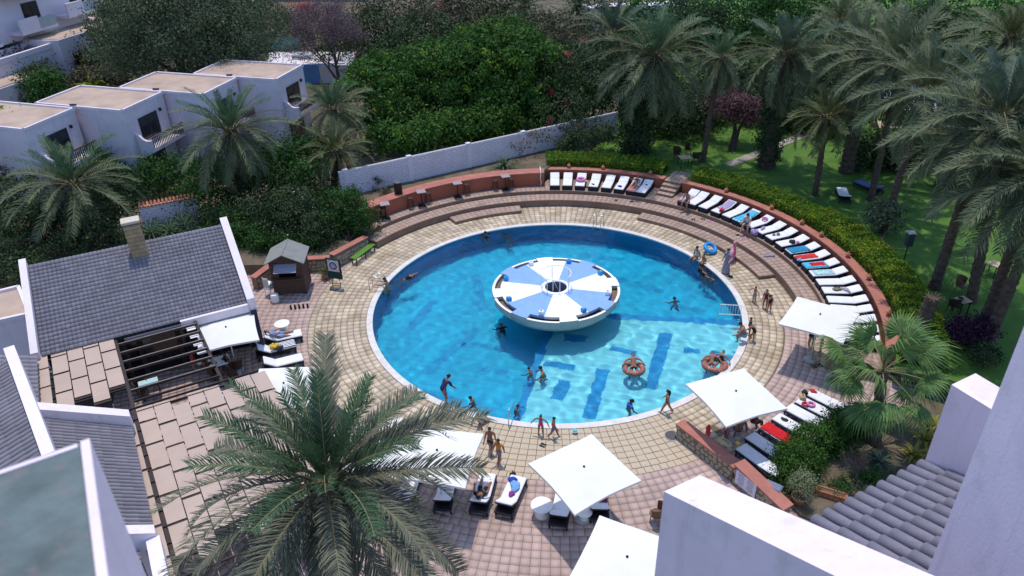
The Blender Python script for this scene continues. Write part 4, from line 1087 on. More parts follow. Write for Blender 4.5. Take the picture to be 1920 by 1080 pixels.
def limbs(parent, base, tips, r0, m=M_bark, name='trunk'):
    mb = MB(); base = Vector(base); fork = Vector((base.x, base.y, base.z))
    for tp in tips:
        tp = Vector(tp); k = base.lerp(tp, .5)+Vector((random.uniform(-.3,.3), random.uniform(-.3,.3), .2)); mb.tube([base-Vector((0,0,.15)), base.lerp(k, .4), k, tp], [r0, r0*.8, r0*.45, r0*.12], 7)
    return mb.build(name, m, parent)
def tree(name, label, base, blobs, n, size, m, cat='tree', clump=.4, shell=.75, group=None, trunk_r=.2, flat=.5, bottom=-.35, extra=None):
    base = Vector(base); t = thing(name, label, cat, base, 0, group)
    bl = [((b[0][0]-base.x, b[0][1]-base.y, b[0][2]-base.z), b[1]) for b in blobs]
    limbs(t, (0,0,0), [Vector(b[0])+Vector((0,0,-.1*b[1][2])) for b in bl], trunk_r)
    foliage('crown', bl, n, size, m, t, clump, shell, flat, bottom)
    if extra:
        m2, n2, s2 = extra; foliage('outer_accent', bl, n2, s2, m2, t, clump*.6, .95, flat, bottom, nclump=max(8, n2//30))
    return t

LZ = LAWN_Z
# ---- the big date palm close below the viewpoint
ct = G(612,900,9.3)
palm('large date palm spreading over the patio in front of the pool', (ct.x+.1, ct.y+.15, 0), ct, .26, .24, 72, 'big', 'bigin', lo=-50, hi=80, seed=4, skirt=5, scale=.97)
# ---- palms on the left
def palm_px(label, bpx, bz, cpx, **k):
    """base on the ground at a pixel, crown centre straight above it at another pixel (plus lean)"""
    b = G(*bpx, bz); dx = None; best = None
    for i in range(20, 320):
        z = bz+i*.06; p = G(*cpx, z); d = (p.xy-b.xy).length
        if best is None or d < best[0]: best = (d, p)
    return palm(label, b, best[1], **k)
palm_px('date palm in front of the terraced houses with a bare trunk', (462,402), .3, (432,245), r0=.22, r1=.17, n=56, key='grey', key_in='green', seed=11, scale=1.22, skirt=4)
palm_px('broad date palm behind the left end of the grey roof', (142,462), .2, (135,345), r0=.26, r1=.22, n=54, key='grey', key_in='green', seed=12, scale=1.2, skirt=3)
palm_px('young olive green date palm above the round bush', (628,372), .6, (628,282), r0=.24, r1=.22, n=34, key='olive', key_in='olive', lo=-30, seed=13, scale=.92, skirt=9)
palm_px('date palm with orange fruit stalks behind the young palm', (612,335), .6, (622,205), r0=.2, r1=.17, n=44, key='grey', key_in='green', lo=-40, seed=14, scale=.95)
# ---- palm grove on the lawn
W1 = (Vector((-1,-.3,0)), R_(16))
grove = 'date palms on the lawn'
palm_px('date palm with an ivy-clad trunk at the end of the white wall', (1190,287), LZ, (1228,105), r0=.42, r1=.30, n=62, key='grey', key_in='green', seed=21, scale=1.42, skirt=3, group=grove)
palm_px('tall palm behind the ivy-clad palm', (1140,190), LZ, (1150,62), r0=.3, r1=.25, n=44, key='grey', key_in='blue', seed=22, scale=1.2, group=grove)
palm_px('slim date palm beside the garden table', (1318,303), LZ, (1350,108), r0=.20, r1=.16, n=44, key='grey', key_in='green', seed=23, scale=.88, group=grove)
palm_px('date palm with a very thick dark trunk by the stone path', (1437,312), LZ, (1478,100), r0=.52, r1=.40, n=56, key='grey', key_in='blue', seed=24, scale=1.2, skirt=3, group=grove)
palm_px('short slender palm in front of the path', (1528,366), LZ, (1550,218), r0=.19, r1=.16, n=36, key='olive', key_in='olive', seed=25, scale=.95, lo=-45, skirt=4, group=grove)
palm_px('windblown palm with a thick dark trunk beyond the slender palm', (1587,322), LZ, (1625,105), r0=.45, r1=.35, n=56, key='grey', key_in='grey', seed=26, scale=1.4, wind=W1, group=grove)
palm_px('windblown palm with a straight slim trunk left of the sunshade', (1632,375), LZ, (1690,112), r0=.20, r1=.17, n=52, key='grey', key_in='grey', seed=27, scale=1.3, wind=W1, skirt=3, group=grove)
palm_px('leaning palm rising from the scrubby plant behind the hedge', (1655,435), LZ, (1742,170), r0=.22, r1=.18, n=50, key='grey', key_in='grey', seed=28, scale=1.2, wind=W1, group=grove)
palm_px('palm with dark trunk near the far garden seats', (1765,352), LZ, (1790,205), r0=.42, r1=.34, n=46, key='grey', key_in='blue', seed=29, scale=1.0, group=grove)
palm_px('tall leaning palm above the cut trunk', (1752,540), LZ, (1842,262), r0=.25, r1=.20, n=56, key='grey', key_in='blue', seed=30, scale=1.2, wind=W1, group=grove)
palm_px('tall palm with rough trunk behind the wicker chair', (1820,565), LZ, (1885,215), r0=.24, r1=.20, n=56, key='grey', key_in='blue', seed=31, scale=1.3, group=grove)
palm_px('palm leaning over the purple flowering shrub, darker trunk', (1838,625), LZ, (1945,335), r0=.24, r1=.20, n=46, key='grey', key_in='grey', seed=32, scale=1.2, group=grove)
palm_px('palm leaning over the purple flowering shrub, paler rough trunk', (1850,645), LZ, (1985,330), r0=.24, r1=.20, n=46, key='grey', key_in='grey', seed=33, scale=1.2, group=grove)
palm_px('palm with coppery inner fronds far behind the windblown palms', (1880,230), LZ, (1895,70), r0=.3, r1=.25, n=54, key='grey', key_in='olive', seed=34, scale=1.35, group=grove)
palm_px('far palm behind the thick-trunked palm', (1560,160), LZ, (1575,40), r0=.3, r1=.25, n=46, key='grey', key_in='grey', seed=35, scale=1.1, wind=W1, group=grove)
palm_px('far dark palm at the back of the grove', (1745,140), LZ, (1745,35), r0=.3, r1=.25, n=46, key='grey', key_in='green', seed=36, scale=1.15, wind=W1, group=grove)
palm_px('far palm with drooping fan of fronds in the scrub', (985,85), .3, (985,12), r0=.45, r1=.4, n=44, key='grey', key_in='green', seed=37, scale=.95, skirt=8)
palm_px('far palm at the top of the garden beside the wall', (1075,95), .3, (1085,10), r0=.3, r1=.25, n=40, key='grey', key_in='blue', seed=38, scale=.95)
# cut trunk standing behind the clipped hedge
a, b = G(1712,640,LZ), G(1745,545,LZ); b = Vector((a.x+.35, a.y+.1, LZ+2.35))
t = thing('cut_palm_trunk', 'cut-off ringed palm trunk behind the clipped hedge', 'tree trunk', a)
trunk_mesh([Vector((0,0,-.1)), (b-a)*.5, b-a], [.33,.30,.31], n=14, parent=t)
mb = MB()
for i in range(26): q = random.uniform(0, 6.28); d = Vector((math.cos(q), math.sin(q), 0)); p = b-a+d*.24; mb.obox(p, p+d*random.uniform(.05,.3)+Vector((0,0,random.uniform(.0,.14))), .05, .02)
mb.build('frayed_top', M_trunk, t)

# ---- fan palm by the lower loungers
def fan_mesh(seed, L=.80, pet=1.45, n=38):
    r = np.random.default_rng(seed); V = []; Fc = []; mi = []
    ps = [np.array([pet*t, 0, -.22*pet*t*t]) for t in np.linspace(0, 1, 5)]
    for i, p in enumerate(ps): V += [p+[0,.02,0], p+[0,0,.015], p-[0,.02,0]]
    for i in range(4): o = 3*i; Fc += [(o, o+3, o+4, o+1), (o+1, o+4, o+5, o+2)]; mi += [1, 1]
    c = ps[-1]
    for k in range(n):
        a = (k/(n-1)-.5)*R_(285); l = L*(.82+.18*math.cos(a*.6))*r.uniform(.9, 1.15); d = np.array([math.cos(a), math.sin(a), -.12-.10*abs(a)])
        sd = np.array([-math.sin(a), math.cos(a), 0])*.036; m1 = c+d*l*.55; tip = c+d*l+np.array([0,0,-l*r.uniform(.3,.75)]); o = len(V)
        lift = np.array([0,0,.03])
        m2 = c+d*l*.82+np.array([0,0,-l*r.uniform(.06,.16)])
        V += [c, m1+sd+lift*(k % 2), m1-sd+lift*((k+1) % 2), m2+sd*.5, m2-sd*.5, c+d*.02, tip+sd*.08, tip-sd*.08]
        Fc += [(o, o+2, o+1, o+5), (o+2, o+4, o+3, o+1), (o+4, o+7, o+6, o+3)]; mi += [0, 0, 0]
    me = bpy.data.meshes.new('fan_leaf'); V = np.array(V); me.from_pydata(V.tolist(), [], Fc); me.materials.append(M_fan); me.materials.append(M_rachis); me.polygons.foreach_set('material_index', np.array(mi, dtype=np.int32)); return me
FANS = [fan_mesh(i) for i in range(4)]
def fan_palm(label, base, top, n, r0, scale, seed, name='fan_palm'):
    base = Vector(base); T = Vector(top)-base; t = thing(name, label, 'palm tree', base); r = random.Random(seed)
    trunk_mesh([Vector((0,0,-.1)), T*.5, T], [r0*1.2, r0, r0*.95], parent=t)
    for i in range(n):
        u = (i+.5)/n; el = 82-125*u+r.uniform(-8, 8); az = i*137.5+r.uniform(-10, 10)
        o = bpy.data.objects.new('fan_leaf', FANS[r.randrange(4)]); COL.objects.link(o); o.parent = t
        o.matrix_local = Matrix.Translation(T) @ Matrix.Rotation(R_(az), 4, 'Z') @ Matrix.Rotation(R_(-el), 4, 'Y') @ Matrix.Rotation(R_(r.uniform(-20, 20)), 4, 'X') @ Matrix.Scale(scale*r.uniform(.85, 1.12), 4)
    return t
b = G(1640,832,.1); tp = None
for i in range(10, 90):
    z = .1+i*.06; p = G(1655,692,z)
    if (p.xy-b.xy).length < .35 or i == 89: tp = p; break
if tp is None: tp = b+Vector((0,0,3))
tp = G(1655,695,3.3)
fan_palm('green fan palm with a short shaggy trunk beside the lower loungers', b, tp, 24, .22, 1.12, 3)
# ---- big ficus above the block wall
def B(px, py, z, rx, ry=None, rz=None):
    p = G(px, py, z); ry = ry or rx; rz = rz or rx*.8; return ((p.x, p.y, z), (rx, ry, rz))
base = G(880,215,0.5); base = Vector((-6.5,25.0,.3))
tree('ficus_tree', 'big bright green ficus overhanging the white block wall', base,
     [B(720,185,4.0,4.0,3.4,3.0), B(800,160,4.6,4.4,3.6,3.2), B(900,140,5.6,4.6,4.0,3.4), B(985,150,5.2,4.0,3.6,3.2), B(940,105,6.6,3.8,3.6,2.8), B(860,205,3.2,4.2,2.6,2.4), B(960,215,3.0,3.4,2.4,2.2), B(745,235,2.6,3.0,2.0,2.0)]+[B(735+45*i,272-10.5*i,3.1,2.0,1.1,1.25) for i in range(9)],
     90000, .16, M_ficus, clump=.36, shell=.86, trunk_r=.4, bottom=-.6, extra=(M_hedge, 9000, .14))  # yellower outer leaves: new growth, also colouring in the lighter tops
tree('bougainvillea', 'dark bougainvillea with red flowers hanging over the white wall', (3.0,27.5,.3),
     [B(1080,165,4.6,3.6,3.0,3.0), B(1060,225,3.0,2.8,2.0,2.0), B(1120,120,5.2,3.2,3.0,2.6)], 17000, .12, M_dark, clump=.45, trunk_r=.2, bottom=-.6, extra=(M_boug, 420, .11))
mbl = [B(1010,262,2.6,1.2,.8,.9), B(975,280,2.2,.8,.5,.7), B(1085,255,2.4,1.4,.8,.9)]
tree('hanging_vine', 'sparse flowering vine trailing over the middle of the white wall', (-.6,21.0,1.5), mbl, 700, .10, M_scrub, cat='vine', clump=.35, trunk_r=.05, extra=(M_boug, 90, .10))
# ---- round bush and shrubs on the left of the ring
tree('round_bush', 'round glossy green bush at the end of the orange wall', G(655,452,.6)+Vector((0,0,0)), [B(650,396,1.9,1.55,1.4,1.5), B(625,420,1.3,1.1,1.0,1.0), B(680,415,1.4,1.0,1.0,1.0)], 12000, .075, M_bush, cat='bush', clump=.22, trunk_r=.12, bottom=-.8)
tree('oleander', 'dark shrub mass with white flowers behind the wooden kiosk', G(560,470,.5), [B(565,430,1.6,1.6,1.3,1.4), B(520,425,1.5,1.6,1.2,1.4), B(600,440,1.2,1.1,.9,1.0), B(545,395,2.2,1.8,1.4,1.5), B(480,410,1.6,1.4,1.2,1.4)], 14000, .085, M_dark, cat='bush', clump=.3, trunk_r=.08, bottom=-.7, extra=(M_plastic, 60, .06))
tree('green_thicket', 'dense green thicket under the bare-trunked date palm', G(500,400,.3), [B(520,320,2.6,2.6,2.0,2.2), B(560,350,2.2,2.2,1.8,2.0), B(400,345,2.2,2.4,1.8,2.0), B(480,350,2.0,2.4,1.6,1.8), B(585,300,2.8,2.0,1.8,1.8), B(380,385,1.6,1.8,1.3,1.5)], 22000, .11, M_bush, cat='bush', clump=.4, trunk_r=.12, bottom=-.7)
tree('dark_thicket', 'dark shrubs behind the grey roof at the broad palm foot', G(120,450,.2), [B(40,390,2.0,2.6,2.0,2.0), B(90,420,1.6,2.2,1.6,1.7), B(190,400,2.0,2.2,1.6,1.8), B(240,380,2.0,1.8,1.4,1.6), B(10,440,1.5,2.2,1.6,1.5), B(170,440,1.4,1.6,1.2,1.3)], 15000, .115, M_dark, cat='bush', clump=.4, trunk_r=.1, bottom=-.7)
tree('light_bush', 'lighter green bush in front of the first terraced house', G(30,330,.2), [B(25,268,3.4,2.6,2.2,2.4), B(75,300,2.6,2.2,1.8,2.0), B(5,310,2.5,2.2,1.8,2.0)], 9000, .13, M_hedge, cat='bush', clump=.4, trunk_r=.12, bottom=-.7)
tree('facade_shrub', 'green shrubs against the ground floor of the terraced houses', G(280,345,.1), [B(275,330,1.4,1.7,1.3,1.3), B(310,338,1.3,1.5,1.2,1.2), B(190,318,1.6,1.8,1.4,1.4), B(225,335,1.3,1.5,1.2,1.2), B(345,320,1.5,1.6,1.3,1.3), B(120,320,1.6,1.8,1.4,1.4)], 13000, .095, M_bush, cat='bush', clump=.32, trunk_r=.08, bottom=-.8)
def spiky(label, p, n, L, m, seed, name='agave', wd=.09, el0=75, el1=5, cat='plant'):
    p = Vector(p); t = thing(name, label, cat, p); r = random.Random(seed)
    for i in range(n):
        u = (i+.5)/n; el = R_(el0+(el1-el0)*u+r.uniform(-6, 6)); az = i*2.399+r.uniform(-.2, .2); l = L*r.uniform(.8, 1.1)
        mb = MB(); vs = []
        for k in range(6):
            q = k/5; e = el-q*q*.55; w_ = wd*(math.sin(PI*(.18+.8*q))**.8)*(1-.75*q) if k < 5 else .004
            x = l*q*math.cos(e); z = l*q*math.sin(e)+.03
            vs += [(x, -w_, z+w_*.35), (x, 0, z), (x, w_, z+w_*.35)]
        fs = []
        for k in range(5): fs += [(3*k, 3*k+1, 3*k+4, 3*k+3), (3*k+1, 3*k+2, 3*k+5, 3*k+4)]
        mb.add(vs, fs); o = mb.build('leaf', m, t, True); o.rotation_euler = (0, 0, az)
    return t
for i, (x, y, z, lb) in enumerate(((285,430,1.5,'yucca behind the chimney against the block wall'), (320,428,1.5,'small yucca beside the chimney plant'), (345,415,1.6,'yucca nearest the roof gable parapet'), (50,480,.6,'yucca at the left end of the grey roof'), (360,430,1.2,'yucca between the roof gable and the thicket'), (553,375,2.0,'spiky yucca inside the green thicket'))):
    spiky(lb, G(x, y+8, z), 26, 1.25, M_fr_green, i+3, 'yucca', .05, 80, -10)
tree('laurel', 'dark laurel bushes between the kiosk and the roof gable', G(455,470,.4), [B(450,440,1.2,1.3,1.0,1.1), B(480,450,1.0,1.0,.8,.9), B(430,425,1.3,1.2,1.0,1.1), B(505,462,.9,.9,.6,.7), B(540,460,.9,.9,.6,.7), B(585,462,.9,.8,.5,.6)], 11000, .08, M_bush, cat='bush', clump=.25, trunk_r=.07, bottom=-.8)
tree('undergrowth', 'low undergrowth along the back of the grey roof', G(330,430,.2), [B(300,440,.9,1.3,.9,.8), B(350,430,.9,1.3,.9,.9), B(395,420,1.1,1.3,1.0,1.0), B(225,455,.9,1.2,.9,.8), B(120,475,.9,1.4,1.0,.9), B(60,500,.9,1.4,1.0,.9), B(15,515,1.0,1.6,1.2,1.0), B(5,470,1.4,2.0,1.4,1.3)], 14000, .085, M_dark, cat='bush', clump=.28, trunk_r=.07, bottom=-.8)
# ---- left background trees
tree('cypress_clump', 'large grey green tamarisk behind the terraced houses', G(350,150,0), [B(300,50,8.5,6,5,4.6), B(370,35,9,6.5,5,4.6), B(430,65,7.5,5.5,4.5,4.2), B(340,95,5.5,7,4.5,3.8), B(270,95,5.5,4.5,4,3.6), B(436,110,4.0,3.6,3.4,2.8), B(400,100,5.5,5,4,3.4)], 85000, .125, M_cypress, clump=.62, shell=.74, trunk_r=.5, bottom=-.6)
tree('cypress', 'dark conical conifer beside the hotel wing', G(225,150,0), [B(222,75,5,3.0,3.0,3.6), B(235,110,3,3.2,3,2.6)], 9000, .18, M_dark, clump=.6, trunk_r=.3, bottom=-.7)
tree('lavender_shrub', 'dark shrub with pale mauve flowers by the plain white block', G(50,190,0), [B(30,140,2.6,3.4,3,2.2), B(75,165,2.0,2.6,2.4,1.8), B(5,135,2.8,3.0,3,2.4)], 15000, .17, M_dark, cat='bush', clump=.55, trunk_r=.25, bottom=-.6, extra=(M_mauve, 900, .14))
tree('green_shrub', 'fresh green bush behind the second terraced house', G(75,200,0), [B(80,172,2.4,2.4,2.0,1.9)], 5000, .14, M_bush, cat='bush', clump=.4, trunk_r=.15, bottom=-.7)
tree('brown_shrub', 'dry brownish creeper beside the hotel windows', G(160,165,0), [B(150,135,1.8,1.7,1.5,1.9), B(165,158,1.3,2.2,2,1.4), B(210,155,1.6,2.4,2,1.6)], 8000, .16, M_scrub, cat='bush', clump=.5, trunk_r=.15, bottom=-.7)
spiky('bright green banana-like plant behind the terraced roofs', G(180,175,1.0), 12, 3.0, M_hedge, 77, 'banana_plant', .35, 75, 30)
# bare mauve tree: branching twigs
def bare_tree(label, base, h, sp, seed, m, name='bare_tree', lv=5, r0=.22, leafn=0):
    base = Vector(base); t = thing(name, label, 'tree', base); r = random.Random(seed); mb = MB(); tips = []
    def grow(p, d, l, rad, k):
        q = p+d*l; mb.tube([p, p.lerp(q, .5)+Vector((r.uniform(-.04,.04)*l, r.uniform(-.04,.04)*l, 0)), q], [rad, rad*.85, rad*.65], 5, cap=False); tips.append(q)
        if k == 0: return
        for _ in range(3 if k > 1 else 4):
            nd = (d+Vector((r.gauss(0, sp), r.gauss(0, sp), r.gauss(.1, sp*.6)))).normalized(); grow(q, nd, l*r.uniform(.62, .85), rad*.58, k-1)
    for i in range(3): grow(Vector((0,0,0)), Vector((r.gauss(0,.3), r.gauss(0,.3), 1)).normalized(), h*.3, r0, lv)
    mb.build('branches', m, t)
    if leafn:
        C = np.array([tuple(x) for x in tips]); C = C[rng.integers(0, len(C), leafn)]+rng.normal(size=(leafn, 3))*.25
        V, Fc = leaf_quads(C, np.full(leafn, .07)); npmesh('crown', V, Fc, M_mauve, t)
    return t
bare_tree('bare mauve tree with fine twigs beside the blue wall', G(640,165,0), 8.5, .42, 5, M_twig, lv=6, r0=.16, leafn=14000)
# ---- scrubby hillside behind (each clump a shrub of its own)
back = [(760,40,M_scrub,6,7000,'wide brown green shrub above the ficus'), (700,75,M_dark,5,6500,'dark shrub right of the bare tree'), (800,90,M_dark,5,6500,'dark shrub against the back of the ficus'), (860,45,M_scrub,5.5,6500,'olive shrub with red flowers above the ficus'),
        (930,35,M_dark,5,6000,'dark shrub under the far drooping palm'), (1040,80,M_scrub,4.5,6000,'pale scrub between the ficus and the ivy-clad palm'), (1100,50,M_dark,5,5500,'dark shrub behind the ivy-clad palm crown'), (560,25,M_boug,3.0,1500,'red bougainvillea on the slope behind the pale terrace'),
        (520,45,M_scrub,3.5,3500,'dry shrub on the bare slope'), (610,60,M_scrub,4.0,4500,'dry shrub behind the bare tree'), (470,30,M_dark,4.0,4500,'dark shrub behind the tamarisk'), (1230,20,M_bush,5,5500,'green shrub behind the ivy-clad palm'), (1290,60,M_dark,5,6000,'dark shrub between the slim palm and the ivy-clad palm'),
        (1400,30,M_bush,6,7000,'bright green tree behind the thick-trunked palm'), (1500,20,M_bush,6,7000,'green tree at the back of the lawn'), (1330,175,M_dark,3.2,6500,'dark bush behind the slim date palm'), (1280,215,M_dark,2.6,6000,'dark bush between ivy-clad palm and garden table'), (1210,165,M_dark,3.0,6000,'dark bush behind the ivy-clad trunk'),
        (1400,170,M_dark,3.6,6500,'dark bush behind the mauve leaved shrub'), (1500,160,M_dark,3.6,6500,'dark bush beyond the stone path'), (1620,60,M_bush,6,7000,'green tree behind the windblown palms'), (1720,95,M_dark,5,6500,'dark tree behind the sunshade'), (1800,40,M_bush,6,7000,'green tree behind the coppery palm'), (1890,130,M_dark,5,6500,'dark tree behind the blue-green palm'),
        (1640,285,M_dark,1.6,4500,'low dark bush beside the far sunshade'), (1700,290,M_dark,1.6,4500,'low dark bush in front of the far sunshade'), (1850,310,M_dark,2.2,5000,'dark bush behind the tall palms'), (1560,215,M_dark,2.4,5000,'dark bush behind the short slender palm'), (1470,205,M_dark,2.4,5000,'dark bush behind the thick-trunked palm')]
for i, (x, y, m, rad, n, lb) in enumerate(back):
    zc = rad*.62+(.3 if x < 1150 else LZ); p = G(x, y, zc); rr_ = random.Random(i)
    bl = [((p.x, p.y, zc), (rad, rad*.85, rad*.72)), ((p.x+rad*.7*rr_.uniform(.6,1), p.y+rad*.3, zc-.15*rad), (rad*.65, rad*.6, rad*.55)), ((p.x-rad*.75*rr_.uniform(.6,1), p.y-.2*rad, zc-.2*rad), (rad*.62, rad*.6, rad*.5))]
    tree('shrub' if rad < 4.6 else 'garden_tree', lb, (p.x, p.y, .3 if x < 1150 else LZ-.05), bl, n, .10+.018*rad, m, cat='bush' if rad < 4.6 else 'tree', clump=.22+.09*rad, trunk_r=.05*rad, bottom=-.8, extra=(M_boug, 90, .16) if i in (3, 0) else None)
tree('mauve_shrub', 'mauve leaved rounded shrub on a dark stem on the lawn', G(1372,283,LZ), [B(1378,205,LZ+2.7,1.9,1.7,1.3), B(1400,215,LZ+2.4,1.3,1.2,1.0)], 7000, .10, mat('mauve_leaf', (0.13,0.06,0.07), .6, island=.4, var=.2, trans=.2), cat='bush', clump=.3, trunk_r=.3)
tree('ivy_mass', 'dark ivy wrapped round the thick palm trunk by the white wall', G(1190,290,LZ), [((G(1190,287,LZ).x, G(1190,287,LZ).y, 2.6), (1.2,1.1,1.9)), ((G(1190,287,LZ).x, G(1190,287,LZ).y, 5.0), (1.35,1.2,2.4)), ((G(1190,287,LZ).x-.2, G(1190,287,LZ).y-.2, 7.4), (1.2,1.1,1.6))], 17000, .11, M_dark, cat='ivy', clump=.3, trunk_r=.3, bottom=-1)
tree('ivy_mass', 'dark ivy wrapped round the thick trunk by the stone path', G(1437,314,LZ), [((G(1437,312,LZ).x, G(1437,312,LZ).y, 2.8), (.75,.7,1.8)), ((G(1437,312,LZ).x, G(1437,312,LZ).y, 5.4), (.85,.8,2.4))], 8000, .10, M_dark, cat='ivy', clump=.22, trunk_r=.3, bottom=-1)
tree('scrub_clump', 'dry spiky grey plant behind the clipped hedge', G(1645,470,LZ), [((G(1648,440,LZ).x, G(1648,440,LZ).y, LZ+.9), (.9,.9,1.0))], 3000, .10, M_cypress, cat='bush', clump=.25, trunk_r=.1)
tree('purple_shrub', 'purple flowering shrub at the foot of the leaning palms', G(1830,640,LZ), [((G(1835,615,LZ+.8).x, G(1835,615,LZ+.8).y, LZ+.6), (.85,.8,.6)), ((G(1800,625,LZ+.6).x, G(1800,625,LZ+.6).y, LZ+.5), (.7,.7,.6))], 4500, .075, M_purple, cat='bush', clump=.2, trunk_r=.08)
tree('round_shrub', 'small rounded shrub on the lawn near the right wall', G(1845,690,LZ), [((G(1848,672,LZ+.4).x, G(1848,672,LZ+.4).y, LZ+.45), (.55,.55,.45))], 2200, .06, M_dark, cat='bush', clump=.15, trunk_r=.05)
tree('wall_shrub', 'dark shrub against the white wall next to the ivy', G(1115,295,1.5), [B(1095,268,2.2,1.5,.8,1.0), B(1065,275,2.0,1.0,.7,.7), B(1135,262,2.2,1.0,.8,1.0)], 4500, .09, M_dark, cat='bush', clump=.25, trunk_r=.06)
spiky('small palm-like plant behind the bar tables', G(945,312,1.6), 18, 1.3, M_fr_green, 91, 'cycad', .10, 80, 0)
tree('planter_shrub', 'small dark shrub behind the loudspeaker at the wall foot', G(700,360,1.5), [B(703,345,1.9,.6,.5,.45), B(720,358,1.7,.4,.35,.3)], 900, .06, M_scrub, cat='bush', clump=.15, trunk_r=.04)

# ---- clipped hedges following the ring
def hedge(label, r0, r1, a0, a1, z0, z1, n, mix, seed, ragged=.06):
    am = (a0+a1)/2; c = pol((r0+r1)/2, am, z0); t = thing('hedge', label, 'hedge', c); rg = np.random.default_rng(seed)
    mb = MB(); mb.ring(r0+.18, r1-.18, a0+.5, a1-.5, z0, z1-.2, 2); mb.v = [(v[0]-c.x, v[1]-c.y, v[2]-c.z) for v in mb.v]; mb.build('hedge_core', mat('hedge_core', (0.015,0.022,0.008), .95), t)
    for name, m, k, zlo in (('foliage', M_hedge, n, 0.), ('new_growth', M_hedge2, int(n*mix), .6), ('shade_tone_leaves', M_bush, int(n*.25), 0.)):  # the bush-green share colours shade in among the hedge leaves
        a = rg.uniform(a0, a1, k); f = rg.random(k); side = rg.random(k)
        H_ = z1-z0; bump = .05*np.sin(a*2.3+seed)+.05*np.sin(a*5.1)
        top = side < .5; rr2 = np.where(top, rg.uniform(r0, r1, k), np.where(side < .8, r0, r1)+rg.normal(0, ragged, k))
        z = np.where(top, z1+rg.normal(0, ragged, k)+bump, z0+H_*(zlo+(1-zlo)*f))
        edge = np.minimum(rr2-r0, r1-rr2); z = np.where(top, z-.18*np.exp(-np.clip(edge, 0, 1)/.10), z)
        C = np.stack([rr2*np.cos(np.radians(a))-c.x, rr2*np.sin(np.radians(a))-c.y, z-c.z], 1)
        if name == 'new_growth':
            keep = (np.sin(a*1.9)+np.sin(a*.8+1)+rg.normal(0, .5, k)) > .2; C = C[keep]
        V, Fc = leaf_quads(C, np.full(len(C), .055)); npmesh(name, V, Fc, m, t)
    return t
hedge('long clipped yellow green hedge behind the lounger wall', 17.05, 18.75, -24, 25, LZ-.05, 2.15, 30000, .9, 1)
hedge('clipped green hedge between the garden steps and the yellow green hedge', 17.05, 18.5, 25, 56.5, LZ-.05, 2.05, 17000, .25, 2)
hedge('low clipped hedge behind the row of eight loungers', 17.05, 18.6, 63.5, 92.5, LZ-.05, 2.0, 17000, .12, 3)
tree('clipped_bush', 'broad clipped bush beside the lower loungers', G(1520,890,.1), [((G(1545,815,.9).x, G(1545,815,.9).y, .55), (1.15,.75,.75)), ((G(1500,850,.9).x, G(1500,850,.9).y, .55), (.95,.75,.75)), ((G(1490,880,.8).x, G(1490,880,.8).y, .45), (.7,.7,.65)), ((G(1590,785,.9).x, G(1590,785,.9).y, .6), (.9,.7,.7))], 30000, .052, M_ficus, cat='bush', clump=.15, trunk_r=.08, bottom=-.9)
# garden bed plants right of it
bare_tree('grey twiggy bare bush in the garden bed', G(1605,905,.1), 1.5, .35, 9, M_twig, 'twiggy_bush', 5, .035)
spiky('blue grey agave in the garden bed', G(1650,868,.15), 13, .75, M_fr_blue, 5, 'agave', .09, 60, 5)
for i, (x, y, lb) in enumerate(((1735,815,'broad yellow green leafy plant near the white wall, taller clump'), (1712,845,'broad yellow green leafy plant next to the agave'), (1745,790,'yellow green leafy plant touching the white wall'))):
    spiky(lb, G(x, y+14, .2), 16, .85, M_yellow, 40+i, 'leafy_plant', .13, 78, 15)
tree('ground_cover', 'dark green ground cover beside the brick planter', G(1585,935,.1), [((G(1580,915,.3).x, G(1580,915,.3).y, .25), (.55,.45,.3)), ((G(1620,895,.3).x, G(1620,895,.3).y, .25), (.5,.4,.3)), ((G(1660,890,.3).x, G(1660,890,.3).y, .2), (.6,.4,.25))], 3500, .04, M_bush, cat='plant', clump=.12, trunk_r=.03, bottom=-.9)
